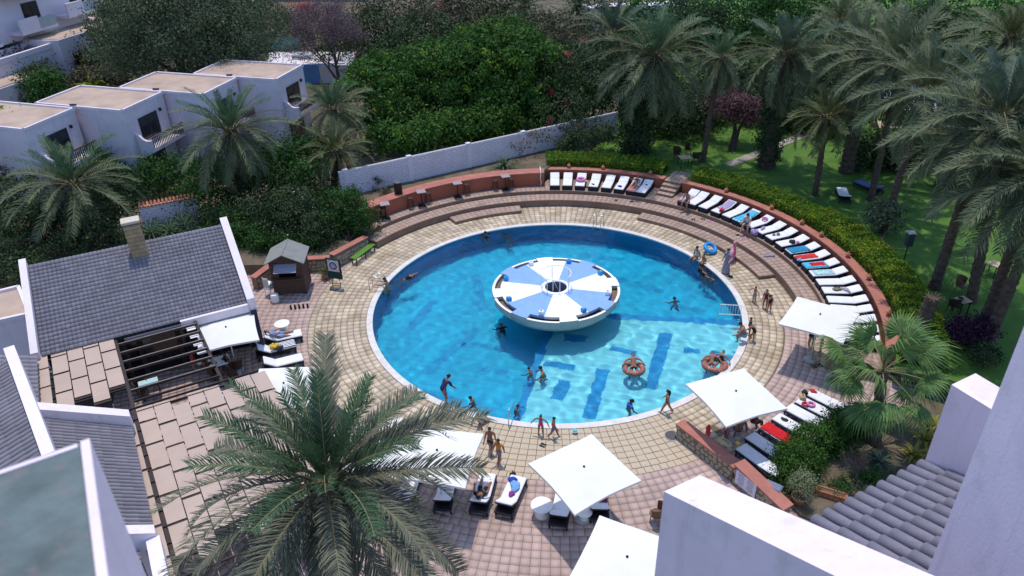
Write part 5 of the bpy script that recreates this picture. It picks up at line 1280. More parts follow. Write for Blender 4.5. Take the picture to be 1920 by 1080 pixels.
# ================================================================== umbrellas
M_canvas = mat('umbrella_canvas', (0.80,0.78,0.73), 0.85, scale=1.2, var=0.035, bump=0.12, bscale=9, trans=0.12, stain=(1.6,(0.66,0.64,0.58),.62,.85))
M_pole = mat('umbrella_pole', (0.62,0.61,0.58), 0.5, var=0.05)
M_conc = mat('concrete', (0.38,0.36,0.34), 0.9, scale=8, var=0.15)
M_seam = mat('canvas_seam', (0.76,0.74,0.69), .9)
def umbrella(corners, label, z=2.45, side=None):
    P4 = [G(x, y, z) for x, y in corners]; c = sum(P4, Vector())/4; d = (P4[1]-P4[0]); rz = math.atan2(d.y, d.x)
    s = side or sum((P4[(i+1) % 4]-P4[i]).length for i in range(4))/4
    t = thing('parasol', label, 'parasol', (c.x, c.y, 0), rz, 'square white parasols'); h = s/2
    mb = MB(); n = 8; idx = {}
    for i in range(n+1):
        for j in range(n+1):
            x, y = -h+s*i/n, -h+s*j/n; k = max(abs(x), abs(y))/h; e = min(abs(x), abs(y))/max(abs(x), abs(y), 1e-6)
            sag = -.05*math.sin(PI*k)*(1-e**3); ins = 1-.035*k*(1-e*e)
            mb.v.append((x*ins, y*ins, z+.20*(1-k)+sag*.6-.05*k*e))
    for i in range(n):
        for j in range(n): a = i*(n+1)+j; mb.f.append((a, a+n+1, a+n+2, a+1)); mb.mi.append(0)
    can = mb.build('canopy', M_canvas, t, True)
    mb = MB()
    rim = [(mb_i) for mb_i in [(i, 0) for i in range(n+1)]+[(n, j) for j in range(1, n+1)]+[(n-i, n) for i in range(1, n+1)]+[(0, n-j) for j in range(1, n)]]
    V = can.data.vertices; q = [Vector(V[i*(n+1)+j].co) for i, j in rim]
    vs = q+[p-Vector((0,0,.09)) for p in q]; m_ = len(q); mb.add(vs, [(i, i+m_, (i+1) % m_+m_, (i+1) % m_) for i in range(m_)]); mb.build('valance', M_canvas, can)
    mb = MB(); mb.tube([(0,0,.05),(0,0,z+.24)], .028, 8); mb.build('pole', M_pole, t, True)
    mb = MB(); mb.lathe([(.04,z+.195),(.045,z+.22),(.02,z+.26)], n=10); mb.build('finial', M_black, t, True)
    for k in range(8):
        a = k*PI/4; L = h*(1.38 if k % 2 else .97); x, y = L*math.cos(a), L*math.sin(a)
        mb = MB(); mb.tube([(0,0,z+.12),(x*.5,y*.5,z-.02),(x*.95,y*.95,z-.12)], .011, 5); mb.build('rib', M_pole, t)
    mb = MB(); mb.lathe([(.30,0),(.32,.03),(.30,.10),(.06,.13),(.05,.32),(.03,.33)], n=20); mb.build('base', M_conc, t, True)
    return t
umbrella([(362,604),(462,583),(490,632),(386,664)], 'white parasol between the restaurant eave and the diners table')
ub = umbrella([(993,866),(1112,811),(1200,899),(1075,966)], 'white parasol on the patio over the two front loungers and white table')
umbrella([(1288,718),(1398,688),(1475,765),(1357,798)], 'white parasol at the pool edge beside the stone wall')
umbrella([(1466,608),(1505,552),(1620,588),(1556,641)], 'white parasol covering loungers at the end of the curved row')
u5 = umbrella([(1150,984),(1242,1016),(1213,1128),(1096,1090)], 'white parasol with a printed emblem beside the gabled wing', side=2.85)
umbrella([(770,795),(905,811),(877,915),(728,895)], 'white parasol partly under the large date palm fronds', side=2.85)
umbrella([(492,694),(594,690),(578,762),(468,760)], 'white parasol behind the date palm beside the left loungers', side=2.85)
umbrella([(640,806),(742,790),(752,866),(636,880)], 'white parasol mostly hidden under the date palm fronds', side=2.7)
# printed emblem on one canopy
lg = MB(); e0 = Vector((.70,-.62,2.70))
def seg(a, b, w=.012):
    f = lambda p: Vector((p[0], p[1], 2.45+.20*(1-max(abs(p[0]), abs(p[1]))/1.425)+.004))
    a, b = f(a), f(b); lg.obox(a, b, w, .004)
for a, b in (((.55,-.75),(1.0,-.68)), ((1.0,-.68),(.93,-.42)), ((.93,-.42),(.52,-.48)), ((.52,-.48),(.55,-.75)), ((.6,-.6),(.78,-.52)), ((.78,-.52),(.9,-.6)), ((.72,-.66),(.78,-.5)), ((.62,-.55),(.74,-.62)), ((.8,-.62),(.88,-.5)), ((.66,-.68),(.9,-.66)), ((.7,-.5),(.84,-.46))): seg(a, b)
lg.build('emblem', mat('emblem_ink', (0.16,0.16,0.17), .8), u5)

# ================================================================== loungers
M_mattress = mat('mattress_white', (0.74,0.735,0.76), 0.85, scale=3, var=0.05, bump=0.2, bscale=12)
M_mgrey = mat('mattress_grey', (0.36,0.36,0.42), 0.85, scale=3, var=0.05)
M_wicker = mat('dark_wicker', (0.016,0.013,0.018), 0.6, scale=40, var=0.35, bump=0.6, bscale=60)
M_navy = mat('navy_frame', (0.022,0.026,0.055), 0.55, scale=10, var=0.2)
def lounger_parts(t, fm, mm, back=16, Lg=2.0, wd=.66, skirt=True, split=1.30, zf=.30):
    mb = MB(); mb.box((Lg/2,0,zf-.06), (Lg,wd+.06,.10), bev=.02); fr = mb.build('frame', fm, t)
    if skirt:
        for s in (-1, 1): mb = MB(); mb.box((Lg/2,s*(wd/2+.01),zf/2-.03), (Lg-.06,.035,zf-.06)); mb.build('side_panel', fm, t)
        mb = MB(); mb.box((.025,0,zf/2-.03), (.035,wd,zf-.06)); mb.build('end_panel', fm, t)
    else:
        for x in (.08, Lg-.10):
            for s in (-1, 1): mb = MB(); mb.box((x,s*(wd/2-.01),zf/2-.05), (.06,.06,zf-.1)); mb.build('leg', fm, t)
    mb = MB(); mb.box((split/2+.01,0,zf+.04), (split,wd,.085), bev=.03); mb.build('mattress', mm, t, False)
    a = R_(back); L2 = Lg-split-.02
    Mx = Matrix.Translation((split+.015,0,zf+.005)) @ Matrix.Rotation(-a, 4, 'Y') @ Matrix.Translation((L2/2,0,.04))
    mb = MB(); mb.box(None, (L2,wd,.085), bev=.03, mtx=Mx); bk = mb.build('back_cushion', mm, t)
    if back > 8:
        Mx = Matrix.Translation((split+.015,0,zf-.03)) @ Matrix.Rotation(-a, 4, 'Y') @ Matrix.Translation((L2/2,0,.005))
        mb = MB(); mb.box(None, (L2,wd+.03,.05), mtx=Mx); mb.build('backrest', fm, t)
        mb = MB(); hx = split+L2*.75*math.cos(a); mb.obox((hx-.15,-wd/2+.05,zf-.08), (hx,-wd/2+.05,zf+L2*.75*math.sin(a)-.04), .03, .03); mb.obox((hx-.15,wd/2-.05,zf-.08), (hx,wd/2-.05,zf+L2*.75*math.sin(a)-.04), .03, .03); mb.build('back_prop', fm, t)
def make_lounger(label, group, loc_, rz, **k):
    t = thing('sun_lounger', label, 'sun lounger', loc_, rz, group); lounger_parts(t, **k); return t
def on_ring(az): return pol(14.22, az, .707), R_(az)
RINGG = 'white cushioned loungers along the curved terrace'
row1 = [(90.3,'plain white lounger at the orange wall end of the row of eight'), (86.8,'plain white lounger beside the one with the pink ring'), (83.2,'white lounger carrying a pink swim ring'), (79.4,'white lounger with dark sandals by the pink ring one'), (75.7,None), (72.1,'white lounger with a blue cap on it'), (68.6,'white lounger with a sunbather on an orange towel'), (65.8,'white lounger at the garden steps end of the row of eight')]
row2 = [(53.5,'white lounger draped with a purple striped towel'), (50.9,'white lounger with the man in teal trunks sitting on it'), (47.3,'plain white lounger next to the seated man'), (43.4,'white lounger with lilac towel and red bag'), (39.9,'plain white lounger between the lilac and turquoise towels'), (36.6,'white lounger covered with a turquoise towel'), (32.6,'white lounger with the woman seated on it and a pink ring'), (28.8,'white lounger with a purple bag at its foot'), (25.2,'white lounger with two small grey bags'), (21.4,'white lounger with dark bag and pink cloth'), (17.6,'white lounger with a deep blue towel'), (14.0,'white lounger with a red and yellow towel'), (10.3,'white lounger with a red figure on a blue towel'), (6.8,'white lounger with a teal patterned towel'), (3.0,'plain white lounger beside the teal patterned towel'), (-.5,'white lounger littered with clothes'), (-4.2,'plain white lounger just above the parasol'), (-7.6,None), (-11.0,None), (-14.5,None), (-17.9,None)]
L0 = None
for az, lb in row1+row2:
    p, rz = on_ring(az)
    if lb is None: lb = 'plain white lounger beside the blue cap one' if az > 60 else 'white lounger partly under the parasol at the row end'
    if L0 is None: L0 = make_lounger(lb, RINGG, p, rz, fm=M_wicker, mm=M_mattress, back=17)
    else: dup(L0, p, rz, lb)
# lower group beside the stone wall
lowg = [((11.4,-7.91),-45,'white lounger with a red cloth on its foot beside the fan palm'), ((10.80,-8.44),-46,'white lounger with bag and pink ring in the lower group'), ((10.20,-8.95),-47,'plain white lounger in the middle of the lower group'), ((9.52,-9.62),-49,'white lounger with snorkel goggles beside the red towel'), ((8.85,-10.20),-50,'lounger covered with a bright red towel'), ((8.15,-10.85),-52,'lounger in parasol shade beside the red towel'), ((7.62,-11.55),-53,'lounger against the stone wall cap')]
Lb = None
for (x, y), a, lb in lowg:
    if Lb is None: Lb = make_lounger(lb, 'loungers in the lower group by the stone wall', (x, y, .004), R_(a), fm=M_navy, mm=M_mattress, back=6, skirt=False, zf=.32, wd=.62)
    else: dup(Lb, (x, y, .004), R_(a), lb)
# front loungers, heads toward the viewpoint
fr = [(G(897,968,0),G(915,903,0),'front lounger with a person lying beside the palm fronds'), (G(944,972,0),G(975,902,0),'front lounger heaped with blue and purple clothes'), (G(1046,994,0),G(1060,925,0),'front lounger beside the round white table'), (G(1124,982,0),G(1120,915,0),'front lounger with a dark red towel under the parasol'), (G(830,965,0),G(842,905,0),'front lounger half hidden by palm fronds'), (G(755,965,0),G(775,905,0),'front lounger under the palm, only its frame showing')]
Lf = None
for h_, f_, lb in fr:
    d = (h_-f_).normalized(); rz = math.atan2(d.y, d.x); p = h_-d*1.9
    if Lf is None: Lf = make_lounger(lb, 'loungers on the front patio', (p.x, p.y, .004), rz, fm=M_wicker, mm=M_mattress, back=34, skirt=False, zf=.32, Lg=1.95)
    else: dup(Lf, (p.x, p.y, .004), rz, lb)
# left loungers by the restaurant corner
lf = [(G(503,648,0),G(568,634,0),'left lounger with a sunbather in blue'), (G(484,672,0),G(556,654,0),'left lounger with striped towel and yellow bag'), (G(500,697,0),G(570,680,0),'left lounger with a bare white cushion'), ]
for h_, f_, lb in lf:
    d = (h_-f_).normalized(); rz = math.atan2(d.y, d.x); p = f_
    dup(Lf, (p.x, p.y, .004), rz, lb, 'loungers by the restaurant corner')
# lawn lounger
p = G(1576,372,LZ); t = make_lounger('single white lounger standing on the lawn', None, (p.x+.3, p.y+1.0, LZ+.004), R_(-100), fm=M_wicker, mm=M_mattress, back=20, skirt=False)
p = G(1604,356,LZ); t = make_lounger('dark blue striped lounger on the lawn beside the white one', None, (p.x+.3, p.y+.8, LZ+.004), R_(-60), fm=M_wicker, mm=mat('lawn_stripe', (0.10,0.14,0.32), .8, scale=20, var=.6), back=20, skirt=False)

# ================================================================== towels, bags, rings on the loungers
def stripes_mat(name, a, b, scale, axis='Y'):
    m = bpy.data.materials.new(name); m.use_nodes = True; n = m.node_tree; L = n.links.new; bs = n.nodes['Principled BSDF']; bs.inputs['Roughness'].default_value = .9
    tc = n.nodes.new('ShaderNodeTexCoord'); sp = n.nodes.new('ShaderNodeSeparateXYZ'); L(tc.outputs['Object'], sp.inputs[0])
    mu = n.nodes.new('ShaderNodeMath'); mu.operation = 'MULTIPLY'; mu.inputs[1].default_value = scale; L(sp.outputs[axis], mu.inputs[0])
    fr_ = n.nodes.new('ShaderNodeMath'); fr_.operation = 'FRACT'; L(mu.outputs[0], fr_.inputs[0]); gt = n.nodes.new('ShaderNodeMath'); gt.operation = 'GREATER_THAN'; gt.inputs[1].default_value = .5; L(fr_.outputs[0], gt.inputs[0])
    mx = n.nodes.new('ShaderNodeMix'); mx.data_type = 'RGBA'; mx.inputs['A'].default_value = (*a, 1); mx.inputs['B'].default_value = (*b, 1); L(gt.outputs[0], mx.inputs['Factor']); L(mx.outputs['Result'], bs.inputs['Base Color']); return m
def cloth(name, m): return mat(name, m, .9, scale=5, var=.12, bump=.3, bscale=14)
C_turq = mat('towel_turquoise', (0.06,0.42,0.62), .9, scale=2.2, var=.1, stain=(3,(0.55,0.25,0.45),.58,.66))
C_blue = mat('towel_blue', (0.02,0.22,0.42), .9, scale=3, var=.2, stain=(4,(0.25,0.45,0.5),.6,.7))
C_red = mat('towel_red', (0.55,0.03,0.03), .9, scale=3, var=.15, stain=(5,(0.7,0.45,0.05),.66,.7))
C_red2 = mat('towel_scarlet', (0.55,0.012,0.02), .9, scale=3, var=.2, stain=(4,(0.30,0.02,0.03),.6,.68))
C_teal = mat('towel_teal', (0.10,0.42,0.45), .9, scale=9, col2=(0.62,0.72,0.72))
C_lilac = cloth('towel_lilac', (0.34,0.30,0.50)); C_pink = cloth('pink_cloth', (0.62,0.20,0.42)); C_orange = mat('towel_orange', (0.55,0.22,0.20), .9, scale=4, var=.3, stain=(4,(0.25,0.10,0.3),.6,.68))
C_stripe = stripes_mat('towel_stripes', (0.20,0.03,0.20), (0.75,0.72,0.75), 7, 'X'); C_stripe2 = stripes_mat('towel_navy_stripes', (0.02,0.03,0.09), (0.78,0.78,0.78), 8, 'Y')
C_navy = cloth('navy_cloth', (0.02,0.05,0.35)); C_grey = cloth('grey_bag', (0.22,0.21,0.22)); C_dark = cloth('dark_bag', (0.03,0.03,0.035)); C_purple = mat('purple_bag', (0.28,0.20,0.50), .8, scale=12, col2=(0.6,0.45,0.7)); C_yellow = cloth('yellow_bag', (0.60,0.42,0.05)); C_maroon = cloth('maroon_cloth', (0.16,0.012,0.04)); C_straw = cloth('straw', (0.42,0.33,0.2)); C_redbag = cloth('red_bag', (0.5,0.02,0.03)); C_sky = cloth('sky_cloth', (0.16,0.33,0.62)); C_plum = cloth('plum_cloth', (0.25,0.03,0.22))
def towel(label, at, rz, x0, x1, wd, m, z=.394, back=17, split=1.315, drape=True, name='beach_towel', over=.02):
    """cloth following the lounger top, from x0 to x1 along it"""
    t = thing(name, label, 'towel', at, rz); n = 16; mb = MB(); vs = []; a = R_(back)
    for i in range(n+1):
        x = x0+(x1-x0)*i/n
        zz = z if x < split else z+(x-split)*math.tan(a)
        if x < .03: zz = z-max(0, (.03-x))*1.6; 
        for k in range(7):
            y = (k/6-.5)*wd; e = abs(k/6-.5)*2; dz = random.uniform(0, .012)-.02*(e > .98)
            xx = max(x, -.012) if x < .03 else x
            vs.append((xx+random.uniform(-.006,.006), y+random.uniform(-.01,.01), zz+dz+.006))
    fs = [(i*7+k, (i+1)*7+k, (i+1)*7+k+1, i*7+k+1) for i in range(n) for k in range(6)]
    mb.add(vs, fs); o = mb.build('cloth', m, t, True); md = o.modifiers.new('thick', 'SOLIDIFY'); md.thickness = .008; md.offset = 1
    return t
def blob(label, at, size, m, seed, name='bag', cat='bag', strap=True, z=None):
    """slumped bag or heap of cloth"""
    t = thing(name, label, cat, at, random.uniform(0, 6)); r = np.random.default_rng(seed); bm = bmesh.new(); bmesh.ops.create_icosphere(bm, subdivisions=3, radius=1)
    ph = r.uniform(0, 6, 6)
    for v in bm.verts:
        c = v.co; k = 1+.16*math.sin(3*c.x+ph[0])+.14*math.sin(4*c.y+ph[1])+.1*math.sin(5*c.z+6*c.x+ph[2])
        v.co = Vector((c.x*size[0]*k, c.y*size[1]*k, max(c.z*k, -.55)*size[2]+.55*size[2]))
    me = bpy.data.meshes.new('body'); bm.to_mesh(me); bm.free(); me.materials.append(m); me.polygons.foreach_set('use_smooth', np.ones(len(me.polygons), dtype=bool)); link('body', me, t)
    if strap:
        mb = MB(); mb.tube([(-size[0]*.5,0,size[2]*1.3), (-size[0]*.35,.02,size[2]*1.9), (0,.03,size[2]*2.05), (size[0]*.35,.02,size[2]*1.9), (size[0]*.5,0,size[2]*1.3)], .012, 5); mb.build('strap', C_dark, t)
    return t
def torus(label, at, R0, r0, m, name='swim_ring', cat='swim ring', tilt=0, rz=0, m2=None):
    t = thing(name, label, cat, at, rz); mb = MB(); mb.tube([(R0*math.cos(a), R0*math.sin(a), 0) for a in np.linspace(0, 2*PI, 28, endpoint=False)], r0, 10, closed=True)
    o = mb.build('tube', m, t, True); o.rotation_euler = (tilt, 0, 0); o.location = (0, 0, r0+R0*abs(math.sin(tilt)))
    mb = MB(); mb.tube([(R0+r0*.9,0,r0*.3),(R0+r0*1.15,0,r0*.45)], .012, 6); v = mb.build('valve', M_plastic, o); return t
def ringp(az, x, y=0, z=.39):
    p = pol(14.22+x, az, .707+z); s = Vector((-math.sin(R_(az)), math.cos(R_(az)), 0)); return p+s*y
def ring_towel(label, az, x0, x1, m, wd=.62): p, rz = on_ring(az); return towel(label, p, rz, x0, x1, wd, m)
torus('pink swim ring lying on a lounger in the row of eight', ringp(83.2,.9), .27, .09, C_pink)
blob('straw hat beside the pink ring', ringp(81.6,.75), (.16,.16,.06), C_straw, 3, 'straw_hat', 'hat', False)
blob('dark sandals heap on the lounger beside the pink ring', ringp(79.6,.35), (.12,.09,.03), C_dark, 4, 'sandals', 'sandals', False)
blob('blue cap on a lounger in the row of eight', ringp(72.1,.4), (.15,.12,.05), C_navy, 5, 'cap', 'cap', False)
blob('small black case on the last lounger by the garden steps', ringp(65.8,1.3,0,.40), (.08,.06,.04), C_dark, 6, 'case', 'bag', False)
ring_towel('orange and purple towel under the sunbather', 68.6, .0, 1.0, C_orange)
ring_towel('purple and white striped towel', 53.5, -.02, 1.15, C_stripe, .64)
ring_towel('lilac towel on the lounger with the red bag', 43.4, .55, 1.85, C_lilac, .52)
blob('red bag on the lilac towel lounger', ringp(42.2,.35), (.17,.15,.14), C_redbag, 7)
ring_towel('turquoise towel with pink pattern', 36.6, -.02, 1.75, C_turq)
torus('small pink ring on the seated woman lounger', ringp(32.6,1.45,0,.46), .15, .05, C_pink)
blob('lavender patterned bag hanging at a lounger foot', ringp(29.9,.0,0,.10), (.2,.24,.2), C_purple, 8)
blob('lavender bag on a lounger', ringp(29.4,.45), (.22,.13,.09), C_purple, 9)
blob('grey bag on a lounger, smaller', ringp(25.5,.45), (.10,.09,.07), C_grey, 10); blob('grey bag on a lounger, larger', ringp(25.2,.72), (.12,.1,.08), C_grey, 11)
blob('dark bag with straw rim on a lounger', ringp(20.8,.85), (.2,.15,.11), C_dark, 12); blob('bright pink cloth beside the dark bag', ringp(20.4,1.15), (.1,.1,.06), C_pink, 13, 'cloth_heap', 'cloth', False)
ring_towel('deep blue towel on a curved-row lounger', 17.6, .05, 1.3, C_blue); ring_towel('red and yellow towel', 14.0, .0, 1.25, C_red, .5); blob('blue cloth at the foot of the red and yellow towel', ringp(13.2,.1,0,.34), (.16,.12,.06), C_sky, 14, 'cloth_heap', 'cloth', False)
ring_towel('blue towel under a red figure print', 10.3, .0, 1.3, C_turq); p_, r_ = on_ring(10.3); towel('scarlet print panel on the blue towel', p_, r_, .35, 1.2, .42, C_red2, z=.408)
ring_towel('teal and white patterned towel', 6.8, .15, 1.25, C_teal, .56)
blob('camouflage bag on the cluttered lounger', ringp(-.5,.75), (.22,.14,.09), mat('camo', (0.06,0.06,0.035), .9, scale=14, col2=(0.35,0.32,0.2)), 15); blob('pale grey clothes on the cluttered lounger', ringp(-.7,1.2), (.25,.16,.05), mat('pale_cloth', (0.45,0.45,0.5), .9, scale=14, col2=(0.12,0.12,0.14)), 16, 'cloth_heap', 'cloth', False)
blob('dark bag on the lounger beyond the parasol', ringp(-16.2,1.2,0,.42), (.16,.14,.1), C_dark, 17)
# lower group
def lowp(i, x, y=0, z=.415):
    (bx, by), a, _ = lowg[i]; d = Vector((math.cos(R_(a)), math.sin(R_(a)), 0)); return Vector((bx, by, .004+z))+d*x+Vector((-d.y, d.x, 0))*y
def low_towel(label, i, x0, x1, m, wd=.6): (bx, by), a, _ = lowg[i]; return towel(label, (bx, by, .004), R_(a), x0, x1, wd, m, z=.412, back=6)
low_towel('bright red towel with a dark print', 4, -.02, 1.5, C_red2); blob('red cloth on the foot of the fan palm lounger', lowp(0,.15,.1), (.14,.14,.04), C_redbag, 20, 'cloth_heap', 'cloth', False)
blob('beige handbag with dark top in the lower group', lowp(1,.12,.12), (.17,.14,.13), C_straw, 21); blob('dark rucksack in the lower group', lowp(0,.0,-.38), (.15,.13,.13), C_dark, 22, 'rucksack')
torus('small red ring in the lower group', lowp(1,.45,-.22), .12, .045, C_redbag); torus('pink ring beside the small red ring', lowp(1,.62,-.05), .14, .05, C_pink)
blob('black goggles on a white lounger', lowp(3,.4,.02), (.14,.10,.03), C_dark, 23, 'goggles', 'goggles', False); blob('dark phone case on a white lounger', lowp(1,1.15,-.1), (.06,.05,.015), C_dark, 24, 'case', 'bag', False)
# front group
def frp(i, x, y=0, z=.415):
    h_, f_, _ = fr[i]; d = (h_-f_).normalized(); p = h_-d*1.9; return Vector((p.x, p.y, .004+z))+d*x+Vector((-d.y, d.x, 0))*y
blob('royal blue clothes on a front lounger', frp(1,.35,-.15), (.2,.15,.07), C_navy, 30, 'cloth_heap', 'cloth', False); blob('sky blue patterned clothes on a front lounger', frp(1,.65,.05), (.28,.2,.08), C_sky, 31, 'cloth_heap', 'cloth', False); blob('plum cloth on a front lounger', frp(1,1.05,.05), (.13,.12,.05), C_plum, 32, 'cloth_heap', 'cloth', False)
h_, f_, _ = fr[3]; d = (h_-f_).normalized(); p = h_-d*1.9; towel('dark red towel on the front lounger under the parasol', (p.x, p.y, .004), math.atan2(d.y, d.x), .6, 1.25, .64, C_maroon, z=.412, back=34)
blob('dark bag at the foot of the clothes lounger', G(962,892,0)+Vector((0,0,.0)), (.14,.12,.13), C_dark, 33)
# left group
h_, f_, _ = lf[1]; d = (h_-f_).normalized(); towel('navy and white striped towel', (f_.x, f_.y, .004), math.atan2(d.y, d.x), .0, 1.25, .64, C_stripe2, z=.412, back=34)
blob('yellow beach bag on the striped towel', f_+d*1.05+Vector((0,0,.42)), (.26,.18,.13), C_yellow, 34); blob('dark holdall between the left loungers', G(525,655,.4), (.24,.16,.12), C_dark, 35); h_, f_, _ = lf[0]; blob('blue cool box beside the left loungers', G(502,660,0), (.18,.14,.2), C_sky, 36, 'cool_box', 'box')

# ================================================================== tables
def round_table(label, p, r0=.40, h=.72, m=M_plastic):
    t = thing('round_table', label, 'table', p); mb = MB(); mb.lathe([(r0*.97,h-.03),(r0,h-.02),(r0,h),(r0*.96,h+.008)], n=28); mb.build('table_top', m, t, True)
    mb = MB(); mb.lathe([(r0*.62,0),(r0*.64,.05),(r0*.45,.35),(r0*.5,h-.05),(r0*.8,h-.03)], n=20); mb.build('pedestal', m, t, True); return t
round_table('round white plastic table between the front loungers', G(1016,966,0), .42, .55)
round_table('white plastic side table half under the front parasol', G(1095,975,0), .30, .45)
round_table('round white table beside the restaurant corner post', G(533,628,0)+Vector((0,0,0)), .40, .72)
def sq_table(label, p, rz, sx, sy, h, m, legm=M_black, name='square_table'):
    t = thing(name, label, 'table', p, rz); mb = MB(); mb.box((0,0,h), (sx,sy,.04), bev=.01); mb.build('table_top', m, t)
    for x in (-1, 1):
        for y in (-1, 1): mb = MB(); mb.box((x*(sx/2-.06),y*(sy/2-.06),h/2-.01), (.045,.045,h-.02)); mb.build('leg', legm, t)
    return t
M_cloth = mat('tablecloth_white', (0.74,0.74,0.76), .8, var=.04)
pt_ = G(425,738,.74); sq_table('small white square table with an ashtray beside the pergola', (pt_.x, pt_.y, 0), R_(32), .72, .55, .74, M_plastic); mb = MB(); mb.lathe([(.05,0),(.06,.03),(.05,.03),(.04,.01)], n=12); ash = mb.build('ashtray', M_black, None, loc=(pt_.x, pt_.y, .765)); tag(ash, 'dark round ashtray on the small white table', 'ashtray')
pt_ = G(278,718,.74); sq_table('pale blue topped table under the pergola slats', (pt_.x, pt_.y, 0), R_(32), .85, .62, .74, mat('pale_blue_top', (0.42,0.62,0.66), .5, var=.05))
pt_ = G(411,677,.74); dt = sq_table('diners table with white cloth under the parasol', (pt_.x, pt_.y, 0), R_(32), .95, .85, .74, M_cloth)
for i, (dx, dy) in enumerate(((-.2,.1),(.15,.15),(.1,-.2),(-.15,-.2))):
    mb = MB(); mb.lathe([(.02,0),(.09,.012),(.095,.018),(.03,.008)], n=14); o = mb.build('plate', M_black if i % 2 else M_plastic, None, loc=(pt_.x+dx, pt_.y+dy, .762)); tag(o, 'dark plate on the diners table' if i % 2 else 'white plate on the diners table', 'plate', 'plates on the diners table')
M_cane = mat('cane', (0.16,0.085,0.05), .6, scale=30, var=.3, bump=.5, bscale=50)
def wicker_chair(label, p, rz, m=M_cane):
    t = thing('wicker_chair', label, 'chair', p, rz); mb = MB(); mb.lathe([(.10,.38),(.25,.39),(.27,.42),(.25,.45),(.10,.46)], n=18); mb.build('seat', m, t, True)
    mb = MB(); n = 13
    vs = []
    for z, rr_ in ((.46,.26),(.62,.29),(.80,.31)):
        for k in range(n): a = R_(-20+220*k/(n-1)); vs.append((rr_*math.cos(a), rr_*math.sin(a), z+(.10*math.sin(a) if z > .6 else 0)))
    fs = [(j*n+k, j*n+k+1, (j+1)*n+k+1, (j+1)*n+k) for j in range(2) for k in range(n-1)]; mb.add(vs, fs); o = mb.build('backrest', m, t); md = o.modifiers.new('thick', 'SOLIDIFY'); md.thickness = .03
    mb = MB(); mb.tube([tuple(Vector(v)+Vector((0,0,.01))) for v in vs[2*n:]], .022, 6); mb.build('arm_rim', m, t)
    for k in range(4): a = R_(45+90*k); mb = MB(); mb.tube([(.22*math.cos(a),.22*math.sin(a),.40),(.25*math.cos(a),.25*math.sin(a),0)], .018, 6); mb.build('leg', m, t)
    return t
wicker_chair('brown wicker armchair beside the gabled wing', G(1230,978,0), R_(-120))
for i, (x, y, a, lb) in enumerate(((448,700,210,'dark wicker chair at the diners table, pool side'), (405,712,90,'dark wicker chair at the near side of the diners table'), (440,718,150,'dark wicker chair corner of the diners table'), (270,742,60,'dark wicker chair by the pale blue table'), (385,640,-60,'dark wicker chair behind the diners table'))): wicker_chair(lb, G(x, y, 0), R_(a), M_darkwood)
wicker_chair('wicker chair on the lawn by the purple shrub', G(1798,548,LZ), R_(40)); wicker_chair('dark wicker chair near the purple shrub', G(1784,585,LZ), R_(200), M_darkwood)
pt_ = G(1806,562,LZ+.7); sq_table('small pale table on the lawn between wicker chairs', (pt_.x, pt_.y, LZ), R_(20), .6, .6, .7, M_straw if 'M_straw' in globals() else C_straw)
pt_ = G(1865,494,LZ+.7); sq_table('pale garden table behind the leaning palms', (pt_.x, pt_.y, LZ), R_(35), .7, .7, .7, C_straw)
pt_ = G(1285,295,LZ+.7); sq_table('tan garden table by the slim date palm', (pt_.x, pt_.y, LZ), R_(10), .9, .8, .72, C_straw)
for x, y, a, lb in ((1268,294,20,'dark garden chair left of the tan garden table'), (1290,285,80,'dark garden chair behind the tan garden table'), (1305,301,180,'dark garden chair right of the tan garden table')): wicker_chair(lb, G(x, y+4, LZ), R_(a), M_darkwood)
# bar tables and stools on the upper terrace
def bar_table(label, p, rz):
    t = thing('bar_table', label, 'table', p, rz); mb = MB(); mb.box((0,0,1.05), (.62,.62,.04), bev=.01); mb.build('table_top', mat('bar_top', (0.30,0.26,0.27), .6, var=.1), t)
    mb = MB(); mb.tube([(0,0,.04),(0,0,1.04)], .04, 8); mb.build('column', M_black, t); mb = MB(); mb.box((0,0,.025), (.5,.5,.05), bev=.02); mb.build('foot_plate', M_black, t); return t
def stool(label, p, rz):
    t = thing('bar_stool', label, 'stool', p, rz); mb = MB(); mb.box((0,0,.76), (.34,.34,.04), bev=.01); mb.build('seat', M_darkwood, t)
    for x in (-1, 1):
        for y in (-1, 1): mb = MB(); mb.tube([(x*.13,y*.13,.75),(x*.20,y*.20,0)], .017, 6); mb.build('leg', M_black, t)
    for z in (.25, .5): mb = MB(); k = .20-.07*z/.75; mb.tube([(k,k,z),(-k,k,z),(-k,-k,z),(k,-k,z)], .011, 5, closed=True); mb.build('foot_rail', M_black, t)
    return t
for (x, y), lb in (((945,352),'bar table beside the white pipe on the orange wall'), ((854,367),'bar table below the middle of the orange wall'), ((785,384),'bar table between two stools near the loudspeaker'), ((708,405),'bar table half behind the round bush')):
    p = G(x, y-3, .706); p = pol(min(math.hypot(p.x, p.y), 14.72), math.degrees(math.atan2(p.y, p.x)), .708); bar_table(lb, p, R_(20))
for (x, y), lb in (((926,353),'bar stool left of the table by the white pipe'), ((957,352),'bar stool right of the table by the white pipe'), ((871,361),'bar stool at the middle bar table'), ((763,388),'bar stool standing alone left of the loudspeaker table'), ((797,378),'bar stool touching the loudspeaker table'), ((714,409),'bar stool beside the round bush, outer'), ((703,412),'bar stool beside the round bush, inner')):
    p = G(x, y-2, .706); p = pol(min(math.hypot(p.x, p.y), 14.8), math.degrees(math.atan2(p.y, p.x)), .708); stool(lb, p, R_(25))
